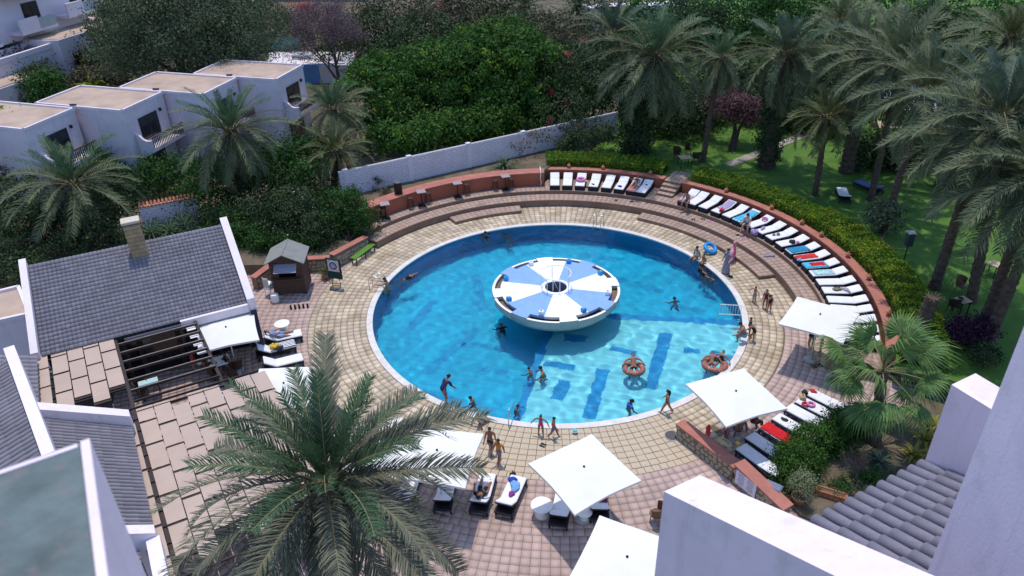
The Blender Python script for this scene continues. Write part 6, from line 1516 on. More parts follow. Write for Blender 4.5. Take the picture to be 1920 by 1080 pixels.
p = G(740,358,1.70); t = thing('loudspeaker', 'black garden loudspeaker on the orange wall cap', 'loudspeaker', (pol(15.6, math.degrees(math.atan2(p.y, p.x))).x, pol(15.6, math.degrees(math.atan2(p.y, p.x))).y, 1.70)); mb = MB(); mb.lathe([(.26,0),(.28,.04),(.27,.75),(.29,.78)], n=18); mb.build('body', M_black, t, True); mb = MB(); mb.lathe([(.30,.78),(.31,.80),(.29,.84)], n=18); mb.build('lid', mat('speaker_lid', (0.10,0.10,0.11), .6), t, True)
# white drain pipe on the orange wall
p = pol(15.0, 94.2, .71); t = thing('drain_pipe', 'white pipe running down the orange wall beside the first lounger', 'pipe', p); o_ = pol(.5, 94.2, 0)
mb = MB(); mb.tube([(0,0,.0),(0.05,.03,.25),(-.02,0,.55),(.02,0,1.0),(o_.x*.3,o_.y*.3,1.15),(o_.x*1.3,o_.y*1.3,1.2)], .035, 8); mb.build('pipe', M_plastic, t, True); mb = MB(); mb.lathe([(.05,.5),(.05,.56)], (0,0,0), 10); mb.build('clip', M_steel, t)

# ================================================================== kiosk, dartboard, bench
kc = G(543,552,0); kr = R_(8); kk = thing('wooden_kiosk', 'small wooden kiosk with a grey felt roof and raised serving hatch', 'kiosk', kc+Vector((0,.75,.003)), kr)
M_plank = mat('kiosk_plank', (0.095,0.055,0.040), .75, scale=10, var=.25, island=.2); M_felt = mat('roof_felt', (0.225,0.225,0.21), .9, scale=3, var=.1, bump=.3, bscale=30)
sx, sy, hz_ = 1.75, 1.5, 2.05
for s in (-1, 1):
    for i in range(12):
        z = .08+i*.165
        mb = MB(); mb.box((s*sx/2,0,z+.08), (.05,sy,.155)); mb.build('plank', M_plank, kk)
for i in range(12):
    z = .08+i*.165; mb = MB(); mb.box((0,sy/2,z+.08), (sx-.06,.05,.155)); mb.build('plank', M_plank, kk)
    if i < 6: mb = MB(); mb.box((0,-sy/2,z+.08), (sx-.06,.05,.155)); mb.build('plank', M_plank, kk)
for s in (-1, 1):
    for q in (-1, 1): mb = MB(); mb.box((s*(sx/2-.02),q*(sy/2-.02),1.05), (.12,.12,2.1)); mb.build('corner_post', M_plank, kk)
    mb = MB(); mb.box((s*(sx/2-.22),-sy/2,1.55), (.36,.05,1.0)); mb.build('front_panel', M_plank, kk)
mb = MB(); mb.box((0,-sy/2-.14,1.10), (sx-.1,.34,.05)); mb.build('counter', M_plank, kk)
mb = MB(); mb.box((0,.1,.55), (sx-.2,sy-.5,.9)); mb.build('interior', M_inside, kk)
mb = MB(); mb.add([(-.62,-sy/2-.03,1.98),(.62,-sy/2-.03,1.98),(.62,-sy/2-.52,1.66),(-.62,-sy/2-.52,1.66)], [(0,1,2,3)]); o = mb.build('hatch', mat('hatch_grey', (0.30,0.30,0.36), .6), kk); o.modifiers.new('t', 'SOLIDIFY').thickness = .03
for s in (-1, 1):
    mb = MB(); o1 = sx/2+.22; yy0, yy1 = -sy/2-.30, sy/2+.25
    mb.add([(0,yy0,2.66),(s*o1,yy0,2.10),(s*o1,yy1,2.10),(0,yy1,2.66)], [(0,1,2,3)]); o = mb.build('roof_slope', M_felt, kk); o.modifiers.new('t', 'SOLIDIFY').thickness = .05
    for yy in (-sy/2+.01, sy/2-.01): mb = MB(); mb.add([(0,yy,2.60),(s*sx/2,yy,2.16),(s*sx/2,yy,1.95),(0,yy,1.95)], [(0,1,2,3)]); mb.build('gable_board', M_plank, kk)
p = G(508,552,0); t = thing('plastic_chair_stack', 'stack of white plastic chairs beside the kiosk', 'chairs', p, R_(70))
for i in range(4):
    z = i*.11
    mb = MB(); mb.box((0,0,.42+z), (.44,.42,.03), bev=.012); st_ = mb.build('seat', M_plastic, t)
    mb = MB(); mb.box((-.22,0,.65+z), (.035,.40,.42), bev=.012); mb.build('backrest', M_plastic, t)
    if i == 0:
        for x in (-1, 1):
            for y in (-1, 1): mb = MB(); mb.tube([(x*.19,y*.18,.42),(x*.22,y*.21,0)], .025, 6); mb.build('leg', M_plastic, t)
p = G(517,566,0); t = thing('cool_drum', 'white plastic drum at the kiosk corner', 'drum', p); mb = MB(); mb.lathe([(.20,0),(.22,.05),(.22,.42),(.19,.46)], n=18); mb.build('body', M_plastic, t, True); mb = MB(); mb.lathe([(.20,.46),(.20,.49),(.08,.50)], n=18); mb.build('lid', M_plastic, t, True)
p = G(556,580,0)
for i in range(5): q = p+Vector((i*.22-.3, .05*i, .004)); mb = MB(); mb.lathe([(.055,0),(.06,.02),(.055,.22),(.02,.26),(.02,.30)], n=12); o = mb.build('bottle', M_black, None, True, loc=q); tag(o, 'dark bottle standing on the paving before the kiosk', 'bottle', 'bottles before the kiosk')
# dartboard on its stand
p = G(632,538,0); t = thing('dartboard_stand', 'dartboard on a dark green panel with a black tripod stand', 'dartboard', p, R_(-15))
M_dg = mat('dark_green_board', (0.008,0.045,0.045), .7, var=.15)
mb = MB(); mb.box((0,0,1.22), (.92,.06,1.30)); mb.build('panel', M_dg, t)
mb = MB(); mb.box((0,-.04,1.42), (.72,.03,.72)); sq_ = mb.build('surround', mat('dart_surround', (0.55,0.30,0.26), .8, scale=3, col2=(0.7,0.62,0.58)), t)
for r0, m_ in ((.31, M_plastic), (.26, mat('dart_navy', (0.03,0.05,0.14), .8)), (.20, mat('dart_steel', (0.12,0.18,0.32), .8)), (.03, M_plastic)):
    mb = MB(); n = 32; k = {.31:.058,.26:.064,.20:.070,.03:.076}[r0]; mb.add([(0,-k,1.42)]+[(r0*math.cos(2*PI*i/n),-k,1.42+r0*math.sin(2*PI*i/n)) for i in range(n)], [(0,1+(i+1) % n,1+i)[::-1] for i in range(n)]); mb.build('ring', m_, sq_)
mb = MB()
for i in range(10): a = 2*PI*i/10; mb.obox((0,-.073,1.42), (.2*math.cos(a),-.073,1.42+.2*math.sin(a)), .006, .012)
mb.build('wires', M_plastic, sq_)
for s in (-1, 1): mb = MB(); mb.tube([(s*.25,0,.6),(s*.27,-.02,.0)], .02, 6); mb.build('leg', M_black, t)
mb = MB(); mb.tube([(-.26,-.01,.25),(.26,-.01,.25)], .014, 6); mb.build('dark_bar', M_black, t); mb = MB(); mb.tube([(.28*math.cos(a)-.05,.28*math.sin(a)-.15,.015) for a in np.linspace(0, 2*PI, 20, endpoint=False)], .015, 6, closed=True); mb.build('base_ring', M_black, t)
# terracotta pots with yuccas by the dartboard
def pot(label, p, r0=.24, h=.38, m=M_terra, name='plant_pot'):
    t = thing(name, label, 'pot', p); mb = MB(); mb.lathe([(r0*.7,0),(r0*.95,h*.85),(r0*1.08,h*.87),(r0*1.08,h),(r0*.92,h),(r0*.9,h*.92)], n=20); mb.build('body', m, t, True); mb = MB(); mb.lathe([(r0*.9,h*.92),(.01,h*.93)], n=20, close=False); mb.build('soil', M_soil, t); return t
for x, y, lb, s in ((612,522,'terracotta pot behind the dartboard',1), (622,515,'terracotta pot against the low stone wall',2)):
    p = G(x, y, .004); pot(lb, p, .28, .34); spiky('spiky yucca growing in the '+lb, p+Vector((0,0,.34)), 24, .8, M_fr_olive if s == 1 else M_fr_green, 60+s, 'yucca', .035, 85, -5)
p = G(1497,950,0); pot('terracotta pot beside the stone wall end', p+Vector((0,.15,.004)), .27, .42); tree('potted_bush', 'pale variegated bush growing in the terracotta pot', p+Vector((0,.15,.40)), [((p.x, p.y+.15, .95), (.42,.42,.42)), ((p.x+.15, p.y+.3, 1.15), (.3,.3,.3))], 2600, .035, leafm('variegated', (0.22,0.25,0.13), .4, .2, .6, .03), cat='bush', clump=.12, trunk_r=.03, bottom=-.7)
t = thing('brick_planter', 'narrow brick trough planter beside the ground cover', 'planter', G(1557,938,.0)+Vector((0,.1,.1)), R_(-24))
M_brick = mat('planter_brick', (0.33,0.12,0.06), .85, scale=6, var=.2, island=.2)
for i in range(5):
    for k in range(3):
        for s in (-1, 1): mb = MB(); mb.box((-.42+i*.21+(.05 if k % 2 else 0),s*.13,.05+k*.085), (.20,.08,.078), bev=.006); mb.build('brick', M_brick, t)
for k in range(3):
    for s in (-1, 1): mb = MB(); mb.box((s*.54,0,.05+k*.085), (.08,.18,.078), bev=.006); mb.build('brick', M_brick, t)
mb = MB(); mb.box((0,0,.12), (1.0,.2,.2)); mb.build('soil', M_soil, t)
# grey trays on the wall end and by the fan palm
for x, y, z, lb, s in ((1450,912,.72,'slate blue tray lying on the stone wall end',.5), (1583,728,.12,'slate blue tray on the ground by the fan palm',.55)):
    p = G(x, y, z); t = thing('tray', lb, 'tray', p, R_(-35)); mb = MB(); mb.box((0,0,.02), (s*1.3,s*.85,.04), bev=.015); mb.build('body', mat('slate', (0.10,0.13,0.18), .5, var=.1), t); mb = MB(); mb.box((0,0,.05), (s*1.1,s*.65,.02)); mb.build('rim', mat('slate2', (0.14,0.17,0.23), .5), t)
# clutter on the stone wall cap: baskets
p = G(1360,832,.74); blob('wicker basket on the stone wall cap', p, (.3,.18,.1), C_straw, 41, 'basket', 'basket'); p = G(1328,808,.74); blob('red towel slumped on the stone wall cap', p, (.30,.12,.08), C_redbag, 42, 'cloth_heap', 'cloth', False); blob('yellow ball-like toy beside the stone wall', G(1383,833,.4), (.10,.09,.07), mat('toy_yellow', (0.6,0.55,0.05), .6), 43, 'toy', 'toy', False)
# green bench
b0, b1 = G(664,497,0), G(700,470,0); c = (b0+b1)/2; t = thing('green_bench', 'bright green slatted bench by the low stone wall', 'bench', (c.x, c.y, .004), math.atan2((b1-b0).y, (b1-b0).x)); M_gb = mat('bench_green', (0.10,0.26,0.03), .6, scale=6, var=.15)
Lb_ = 2.1
for i in range(4): mb = MB(); mb.box((0,-.16+i*.11,.46), (Lb_,.085,.03), bev=.006); mb.build('slat', M_gb, t)
for x in (-.95, 0, .95):
    for y in (-.16, .16): mb = MB(); mb.box((x,y,.22), (.05,.05,.44)); mb.build('leg', M_black, t)
    mb = MB(); mb.box((x,0,.43), (.05,.4,.03)); mb.build('bearer', M_black, t)
# lawn lamp, spot lamps, blue lamp by the palm
p = G(1690,505,LZ); t = thing('garden_lamp', 'black box lantern on a post behind the hedge', 'lamp', p); mb = MB(); mb.tube([(0,0,0),(0,0,1.5)], .035, 8); mb.build('post', M_black, t); mb = MB(); mb.box((0,0,1.85), (.36,.36,.75), bev=.02); mb.build('lantern', mat('lantern', (0.035,0.04,0.05), .4), t); mb = MB(); mb.box((0,0,2.25), (.42,.42,.06), bev=.01); mb.build('lamp_cap', mat('lamp_cap', (0.35,.36,.37), .6), t)
p = G(1628,560,0)
t = thing('wall_sign', 'small blue sign on the bare-trunked palm', 'sign', G(466,424,1.0)-Vector((0,.25,0)), 0); mb = MB(); mb.box((0,-.05,.0), (.36,.03,.26)); mb.build('panel', mat('sign_blue', (0.03,0.28,0.60), .5), t); mb = MB(); mb.tube([(0,0,-.6),(0,0,.0)], .02, 6); mb.build('stake', M_black, t)
for x, y, lb in ((1795,640,'small black spot lamp on the lawn beside the purple shrub'), (1718,538,'small spot lamp on the lawn beside the cut trunk')):
    p = G(x, y, LZ); t = thing('spot_lamp', lb, 'lamp', p); mb = MB(); mb.box((0,0,.12), (.22,.16,.14), bev=.02); mb.build('head', M_black, t); mb = MB(); mb.tube([(0,0,0),(0,0,.1)], .02, 6); mb.build('stake', M_black, t); mb = MB(); mb.box((0,-.085,.12), (.18,.01,.10)); mb.build('lens', M_glass, t)
for i, (x, y) in enumerate(((1782,640),(1800,642),(1860,548),(1700,545),(1605,420),(1615,419))): pass
# far sunshade tent on the lawn
p = G(1690,232,LZ); t = thing('sunshade_tent', 'white sail tent seen between the palm trunks', 'tent', p); M_tent = mat('tent_white', (0.72,0.72,0.80), .7, var=.05)
mb = MB(); mb.add([(-2.2,-1.4,1.6),(2.4,-1.4,1.5),(2.2,2.2,2.0),(-1.6,2.2,2.6),(0,.3,3.4)], [(0,1,4),(1,2,4),(2,3,4),(3,0,4)]); o = mb.build('sail', M_tent, t); o.modifiers.new('t', 'SOLIDIFY').thickness = .03
for x, y, z in ((-2.2,-1.4,1.6),(2.4,-1.4,1.5),(2.2,2.2,2.0),(-1.6,2.2,2.6)): mb = MB(); mb.tube([(x,y,0),(x,y,z)], .04, 6); mb.build('post', M_black, t)
mb = MB(); mb.box((0,-1.2,.18), (5.2,1.8,.36)); mb.build('platform', C_straw, t)
# drain by the stone wall
p = G(1260,817,.0); t = thing('drain_cover', 'dark round drain cover beside the stone wall', 'drain', (p.x, p.y, .004)); mb = MB(); mb.lathe([(.30,0),(.30,.012)], n=24); mb.build('plate', mat('drain', (0.08,0.075,0.08), .7), t); mb = MB(); mb.ring(.30, .34, 0, 360, 0, .016, 15); mb.build('rim', M_conc, t)
# pool steps handrail in front of the stone wall
t = thing('ramp_handrail', 'thin white handrail along the foot of the stone wall', 'handrail', G(1345,880,0)); d = (Vector((7.15,-13.05,0))-Vector((5.33,-10.55,0))).normalized()
mb = MB(); mb.tube([(0,0,.02),(0,0,.75),tuple(d*1.2+Vector((0,0,.55))),tuple(d*1.2)], .018, 6); mb.build('rail', M_plastic, t); mb = MB(); mb.tube([tuple(d*.6),tuple(d*.6+Vector((0,0,.65)))], .015, 6); mb.build('baluster', M_plastic, t)
# sandals and small litter on the lower terrace: pairs of shoes
def sandals(label, p, rz, m, s=1):
    t = thing('sandals', label, 'sandals', p, rz)
    for y in (-.07, .07):
        mb = MB(); mb.box((0,y,.012), (.26*s,.09,.022), bev=.01); so_ = mb.build('sole', m, t); mb = MB(); mb.tube([(.05,y-.045,.02),(.06,y,.06),(.05,y+.045,.02)], .012, 5); mb.build('strap', C_dark, so_)
for i, (x, y, z, m, lb) in enumerate(((1155,376,.468,C_dark,'dark sandals on the terrace below the blue cap lounger'), (1184,378,.468,C_dark,'second dark sandals pair near the row of eight'), (1277,397,.468,C_straw,'pale sandals by the seated man feet'), (1300,412,.468,C_dark,'dark sandals below the lilac towel'), (1318,411,.468,C_dark,'dark flip-flops below the red bag'), (1331,417,.468,C_pink,'pink sandals on the lower terrace'), (1383,441,.468,C_dark,'dark shoes below the purple bag'), (1395,449,.468,C_pink,'pale pink sandals below the grey bags'), (1370,519,.005,C_dark,'dark flip-flops on the deck behind the woman in a long dress'), (1527,688,.005,C_dark,'dark sandals on the patio by the parasol base'), (1537,685,.005,C_dark,'second dark sandals by the parasol base'), (1018,835,.005,C_dark,'dark sandals on the deck below the girl in pink'))):
    sandals(lb, G(x, y, z), random.uniform(0, 3), m)
blob('grey clothes heap on the lower terrace', G(1442,480,.468), (.32,.16,.06), mat('pale_cloth2', (0.35,0.36,0.45), .9, scale=14, col2=(0.08,0.08,0.1)), 50, 'cloth_heap', 'cloth', False)
mb = MB(); p = G(1078,812,0); t = thing('beach_ball', 'small teal ball on the deck by the front parasol', 'ball', (p.x, p.y, .004)); bm = bmesh.new(); bmesh.ops.create_uvsphere(bm, u_segments=16, v_segments=10, radius=.11); me = bpy.data.meshes.new('ball'); bm.to_mesh(me); bm.free(); me.materials.append(mat('ball_teal', (0.15,0.55,0.55), .4)); o = link('shell', me, t); o.location = (0,0,.11)
mb = MB(); mb.tube([(.112*math.cos(a),.112*math.sin(a),.11) for a in np.linspace(0, 2*PI, 20, endpoint=False)], .012, 5, closed=True); mb.build('stripe', M_plastic, t)
torus('bright blue swim ring leaning on the long step', G(1331,473,.0)+Vector((0,0,.004)), .34, .12, M_skyblue, tilt=.5, rz=R_(40))
# pink flamingo float held on the deck
p = G(1372,490,0); t = thing('flamingo_float', 'pink inflatable flamingo ring standing on edge', 'swim ring', p+Vector((0,0,.004)), R_(60)); M_fl = mat('flamingo_pink', (0.70,0.22,0.32), .4, var=.06)
mb = MB(); mb.tube([(.32*math.cos(a),.0,.42+.32*math.sin(a)) for a in np.linspace(0, 2*PI, 24, endpoint=False)], .10, 10, closed=True); mb.build('ring', M_fl, t, True)
mb = MB(); mb.tube([(.25,0,.75),(.30,0,1.0),(.22,0,1.22),(.05,0,1.25),(-.02,0,1.12)], [.09,.07,.065,.08,.05], 10); nk = mb.build('neck', M_fl, t, True); mb = MB(); mb.tube([(-.02,0,1.12),(-.05,0,1.0)], [.045,.015], 8); mb.build('beak', M_black, nk)
# ================================================================== people
SKINS = {k: mat('skin_'+k, c, .55, scale=8, var=.08, spec=.35) for k, c in dict(tan=(0.36,0.185,0.115), brown=(0.25,0.125,0.078), fair=(0.50,0.30,0.215), dark=(0.10,0.05,0.033)).items()}
M_hair = mat('hair_black', (0.012,0.010,0.010), .6, scale=30, var=.3); M_eye = mat('eye', (0.02,0.015,0.012), .3); M_lip = mat('lip', (0.28,0.09,0.075), .5)
CL = {k: cloth('wear_'+k, c) for k, c in dict(black=(0.012,0.012,0.014), navy=(0.02,0.03,0.10), blue=(0.03,0.14,0.50), teal=(0.03,0.28,0.26), pink=(0.72,0.05,0.22), red=(0.45,0.03,0.04), white=(0.65,0.63,0.6), grey=(0.20,0.20,0.22), orange=(0.60,0.24,0.04), skyblue=(0.14,0.30,0.62), maroon=(0.2,0.02,0.05), beige=(0.45,0.36,0.26)).items()}
CL['print'] = mat('wear_print', (0.12,0.11,0.16), .9, scale=16, col2=(0.42,0.38,0.42)); CL['swimpr'] = mat('wear_swimprint', (0.16,0.22,0.45), .9, scale=22, col2=(0.5,0.4,0.5))
POSES = dict(
 stand=dict(), walk=dict(legs=((24,3,8),(-16,3,22)), arms=((-22,8,15),(24,8,20))),
 hips=dict(arms=((-15,38,85),(10,10,10)), legs=((4,5,2),(-2,5,4))), armsout=dict(arms=((10,62,10),(10,58,15)), legs=((3,8,4),(-3,8,4))),
 reach=dict(lean=38, head=10, arms=((70,8,12),(60,10,20)), legs=((28,5,22),(12,5,20))),
 squat=dict(lean=28, legs=((105,14,118),(95,14,112)), arms=((45,12,50),(50,12,55)), drop=True),
 sit=dict(lean=-4, legs=((88,8,82),(84,8,88)), arms=((-18,16,12),(-14,18,14)), drop=True),
 sitfwd=dict(lean=18, legs=((86,10,88),(88,10,84)), arms=((35,10,55),(30,12,60)), drop=True),
 sitground=dict(lean=-22, legs=((72,10,75),(98,12,95)), arms=((-48,18,6),(-40,20,8)), drop=True),
 sitedge=dict(lean=6, legs=((82,8,85),(80,8,80)), arms=((-5,14,10),(0,14,12)), drop=True),
 tread=dict(lean=14, arms=((38,26,42),(22,30,30)), legs=((30,6,45),(8,6,40))),
 swim=dict(lean=68, head=-40, arms=((140,14,20),(45,24,50)), legs=((-52,5,18),(-66,5,30)), flat=True),
 lie=dict(lie=True, arms=((8,16,20),(12,18,25)), legs=((4,6,6),(10,6,18))),
 prone=dict(prone=True, arms=((150,25,90),(150,25,90)), legs=((0,5,4),(0,5,4))),
 ride=dict(lean=-38, head=25, legs=((62,16,50),(58,18,45)), arms=((-25,60,40),(-20,62,40)), drop=True),
 recline=dict(lean=-54, head=22, legs=((88,6,3),(84,8,16)), arms=((8,18,40),(20,20,50)), drop=True), recline2=dict(lean=-71, head=10, legs=((89,6,3),(86,8,12)), arms=((5,18,25),(15,20,40)), drop=True),
 climb=dict(lean=12, legs=((55,8,70),(2,6,6)), arms=((75,14,35),(70,14,30))))
def skel(pose, H):
    """joint positions, hip centre at the origin, facing +Y"""
    L = lambda v: v*H
    T = Matrix.Rotation(R_(-pose.get('lean', 0)), 3, 'X')
    J = {}; J['pel'] = Vector((0,0,0)); J['wst'] = T @ Vector((0,0,L(.085))); J['chs'] = T @ Vector((0,L(.005),L(.205))); J['nkb'] = T @ Vector((0,-L(.002),L(.285)))
    hd = Matrix.Rotation(R_(pose.get('head', 0)), 3, 'X') @ T
    J['nkt'] = J['nkb']+hd @ Vector((0,L(.006),L(.042))); J['hdc'] = J['nkt']+hd @ Vector((0,L(.014),L(.055))); J['hdt'] = J['nkt']+hd @ Vector((0,L(.010),L(.098)))
    J['_h'] = hd
    for s, nm, ar, lg in ((-1, 'L', 0, 0), (1, 'R', 1, 1)):
        f, ab, el = pose.get('arms', ((4,7,10),(4,7,10)))[ar]
        sh = J['nkb']+T @ Vector((s*L(.100),-L(.004),-L(.022))); J['sh'+nm] = sh
        D = lambda fl, a_: Vector((s*math.sin(R_(a_)), math.sin(R_(fl))*math.cos(R_(a_)), -math.cos(R_(fl))*math.cos(R_(a_))))
        e = sh+T @ D(f, ab)*L(.172); J['el'+nm] = e
        fd = T @ D(f+el, ab*.55); J['wr'+nm] = e+fd*L(.140); J['hn'+nm] = J['wr'+nm]+fd*L(.050); J['_hd'+nm] = fd
        f, ab, kn = pose.get('legs', ((2,4,3),(-2,4,3)))[lg]
        hp = Vector((s*L(.052),0,-L(.012))); J['hp'+nm] = hp
        k = hp+D(f, ab)*L(.245); J['kn'+nm] = k; sd = D(f-kn, ab*.5); J['an'+nm] = k+sd*L(.235)
        fw = Vector((s*.12,1,0)) if abs(f-kn) < 50 else Vector((0, math.cos(R_(f-kn)), math.sin(R_(f-kn))))
        J['hl'+nm] = J['an'+nm]+Vector((0,-L(.012),-L(.012))); J['to'+nm] = J['an'+nm]+fw.normalized()*L(.088)+Vector((0,0,-L(.020)))
    return J
JOBS = []
def bigger(Rr, k=1.14): return [tuple(x*k for x in r) if hasattr(r, '__len__') else r*k for r in Rr]
def skin_job(name, verts, edges, radii, m, parent, mtx, post=None, sub=1):
    me = bpy.data.meshes.new('tmp'); me.from_pydata([tuple(v) for v in verts], edges, [])
    o = bpy.data.objects.new('tmp', me); COL.objects.link(o); md = o.modifiers.new('skin', 'SKIN'); md.use_smooth_shade = True; md.branch_smoothing = .3
    if not me.skin_vertices: 
        bm = bmesh.new(); bm.from_mesh(me); bm.verts.layers.skin.verify(); bm.to_mesh(me); bm.free()
    sv = me.skin_vertices[0].data
    for i, r in enumerate(radii): sv[i].radius = r if hasattr(r, '__len__') else (r, r)
    sv[0].use_root = True
    ss = o.modifiers.new('sub', 'SUBSURF'); ss.levels = sub; ss.render_levels = sub
    JOBS.append((o, name, m, parent, mtx, post))
def person(label, at, rz, H=1.7, pose='stand', skin='tan', wear=(), hair='short', z=None, seat=0.0, female=False, sink=None, hairm=None, group=None, tilt=None):
    ps = dict(POSES[pose]); J = skel(ps, H); L = lambda v: v*H
    feet = min(min(J['an'+s].z, J['to'+s].z, J['hl'+s].z) for s in 'LR')-L(.022)
    t = thing('person', label, 'person', at, rz, group)
    if ps.get('lie'): M = Matrix.Translation((0,0,L(.072)+seat)) @ Matrix.Rotation(R_(90), 4, 'X')      # on the back, head towards -Y... feet +Y
    elif ps.get('prone'): M = Matrix.Translation((0,0,L(.070)+seat)) @ Matrix.Rotation(R_(-90), 4, 'X')
    elif sink is not None: M = Matrix.Translation((0,0,sink))
    elif ps.get('drop') and pose not in ('squat',): M = Matrix.Translation((0,0,seat+L(.078)))
    else: M = Matrix.Translation((0,0,-feet+seat))
    if ps.get('flat'): M = Matrix.Translation((0,0,sink if sink is not None else 0))
    if tilt: M = M @ Matrix.Rotation(tilt, 4, 'X')
    key = ['pel','wst','chs','nkb','nkt','hdc','hdt']; w_ = .92 if female else 1.0
    rad = {'pel':(.072,.060),'wst':(.058*w_,.050),'chs':(.080*w_,.060),'nkb':(.045,.040),'nkt':(.030,.032),'hdc':(.048,.058),'hdt':(.036,.044)}
    verts = [J[k] for k in key]; edges = [(i, i+1) for i in range(6)]; radii = [tuple(L(x*1.1) for x in rad[k]) for k in key]
    for s in 'LR':
        o = len(verts); verts += [J['sh'+s], J['el'+s], J['wr'+s], J['hn'+s]]; edges += [(2, o), (o, o+1), (o+1, o+2), (o+2, o+3)]; radii += [L(.040*w_), L(.031), L(.022), (L(.024), L(.014))]
        o = len(verts); mid = (J['hp'+s]+J['kn'+s])/2; calf = J['kn'+s].lerp(J['an'+s], .3)
        verts += [J['hp'+s], mid, J['kn'+s], calf, J['an'+s], J['to'+s]]; edges += [(0, o), (o, o+1), (o+1, o+2), (o+2, o+3), (o+3, o+4), (o+4, o+5)]; radii += [L(.062), L(.056), L(.041), L(.041), L(.026), (L(.026), L(.016))]
    def post(me):   # fingers, thumb, nose and ears join the one body mesh
        bm = bmesh.new(); bm.from_mesh(me); mb = MB()
        for s, sg in (('L', -1), ('R', 1)):
            h, d = J['hn'+s], J['_hd'+s]; sd = d.cross(Vector((0,1,0) if abs(d.y) < .8 else (0,0,1))).normalized(); nr = d.cross(sd)
            for k, ln in enumerate((.040,.046,.043,.034)):
                p = h+sd*L(.010*(k-1.5)); b_ = nr*L(.008); mb.tube([p-d*L(.01), p+d*L(ln*.55)+b_*.3, p+d*L(ln)+b_], [L(.0052), L(.005), L(.0035)], 5)
            p = h-d*L(.030)+sd*L(.014); mb.tube([p, p+(d*.7+sd*.6)*L(.022), p+(d*.9+sd*.45)*L(.040)], [L(.006), L(.0055), L(.004)], 5)
        R_h = J['_h']; c = J['hdc']
        a = c+R_h @ Vector((0,L(.052),L(.004))); mb.tube([a, a+R_h @ Vector((0,L(.018),-L(.018))), a+R_h @ Vector((0,L(.004),-L(.024)))], [L(.004), L(.008), L(.006)], 6)
        for s in (-1, 1): a = c+R_h @ Vector((s*L(.046),-L(.004),-L(.004))); mb.tube([a+R_h @ Vector((0,0,-L(.015))), a+R_h @ Vector((s*L(.008),0,0)), a+R_h @ Vector((0,-L(.004),L(.016)))], [L(.005), L(.009), L(.006)], 6)
        vs = [bm.verts.new(v) for v in mb.v]
        for f in mb.f: bm.faces.new([vs[i] for i in f])
        bm.to_mesh(me); bm.free()
    skin_job('body', verts, edges, radii, SKINS[skin], t, M, post)
    # hair
    mb = MB(); c = J['hdc']; R_h = J['_h']; n = 14; rows = 7; vs = []; Lh = {'short': 1.75, 'long': 2.1, 'bun': 1.9}.get(hair, 1.75)
    for i in range(rows+1):
        th = Lh*i/rows
        for k in range(n):
            a = 2*PI*k/n; front = max(0, math.sin(a)); tt = th*(1-.52*front); rr_ = math.sin(tt)
            vs.append(c+R_h @ Vector((L(.0555)*rr_*math.cos(a), L(.066)*rr_*math.sin(a)-L(.004), L(.060)*math.cos(tt)+L(.004))))
    fs = [(i*n+k, (i+1)*n+k, (i+1)*n+(k+1) % n, i*n+(k+1) % n) for i in range(rows) for k in range(n)]
    mb.add(vs, fs)
    if hair in ('long', 'pony'):
        w1 = L(.045 if hair == 'long' else .022); a = c+R_h @ Vector((0,-L(.052),0)); mb.tube([a+R_h @ Vector((0,0,L(.02))), a+R_h @ Vector((0,-L(.016),-L(.05))), a+R_h @ Vector((0,-L(.012),-L(.13))), a+R_h @ Vector((0,-L(.004),-L(.20)))], [w1, w1*1.05, w1*.8, w1*.2], 8)
    if hair == 'bun': a = c+R_h @ Vector((0,-L(.06),L(.03))); mb.tube([a, a+R_h @ Vector((0,-L(.02),L(.004))), a+R_h @ Vector((0,-L(.04),L(.006)))], [L(.012), L(.03), L(.008)], 8)
    o = mb.build('hair', hairm or M_hair, t, True); o.matrix_local = M
    mb = MB()
    for s in (-1, 1):
        a = c+R_h @ Vector((s*L(.019),L(.0535),L(.008))); mb.tube([a-R_h @ Vector((L(.007),0,0)), a+R_h @ Vector((0,L(.003),0)), a+R_h @ Vector((L(.007),0,0))], [L(.0015), L(.005), L(.0015)], 6)
    o = mb.build('eyes', M_eye, t); o.matrix_local = M
    mb = MB(); a = c+R_h @ Vector((0,L(.052),-L(.034))); mb.tube([a-R_h @ Vector((L(.014),L(.004),0)), a+R_h @ Vector((0,L(.003),0)), a+R_h @ Vector((L(.014),-L(.004),0))], [L(.002), L(.005), L(.002)], 6); o = mb.build('mouth', M_lip, t); o.matrix_local = M
    # clothes: shells grown on the same skeleton, a little wider
    for kind, cm in wear:
        m = CL[cm]; k = 1.09
        pel, wst, chs, nkb = J['pel'], J['wst'], J['chs'], J['nkb']
        if kind in ('trunks', 'shorts', 'brief'):
            q = {'trunks': .55, 'shorts': .85, 'brief': .16}[kind]
            V = [pel, pel.lerp(wst, .45)]; E = [(0, 1)]; Rr = [(L(.076), L(.066)), (L(.066), L(.060))]
            for s in 'LR': o_ = len(V); V += [J['hp'+s], J['hp'+s].lerp(J['kn'+s], q)]; E += [(0, o_), (o_, o_+1)]; Rr += [L(.060), L(.056)]
            skin_job(kind if kind != 'brief' else 'swim_brief', V, E, bigger(Rr), m, t, M)
        elif kind in ('swimsuit', 'shirt', 'wetsuit', 'top'):
            if kind == 'top': V = [wst.lerp(chs, .45), chs, chs.lerp(nkb, .35)]; Rr = [(L(.072*w_), L(.060)), (L(.085*w_), L(.067)), (L(.074*w_), L(.055))]; E = [(0, 1), (1, 2)]
            else: V = [pel, wst, chs, chs.lerp(nkb, .55)]; Rr = [(L(.079), L(.067)), (L(.065), L(.058)), (L(.086*w_), L(.068)), (L(.062), L(.05))]; E = [(0, 1), (1, 2), (2, 3)]
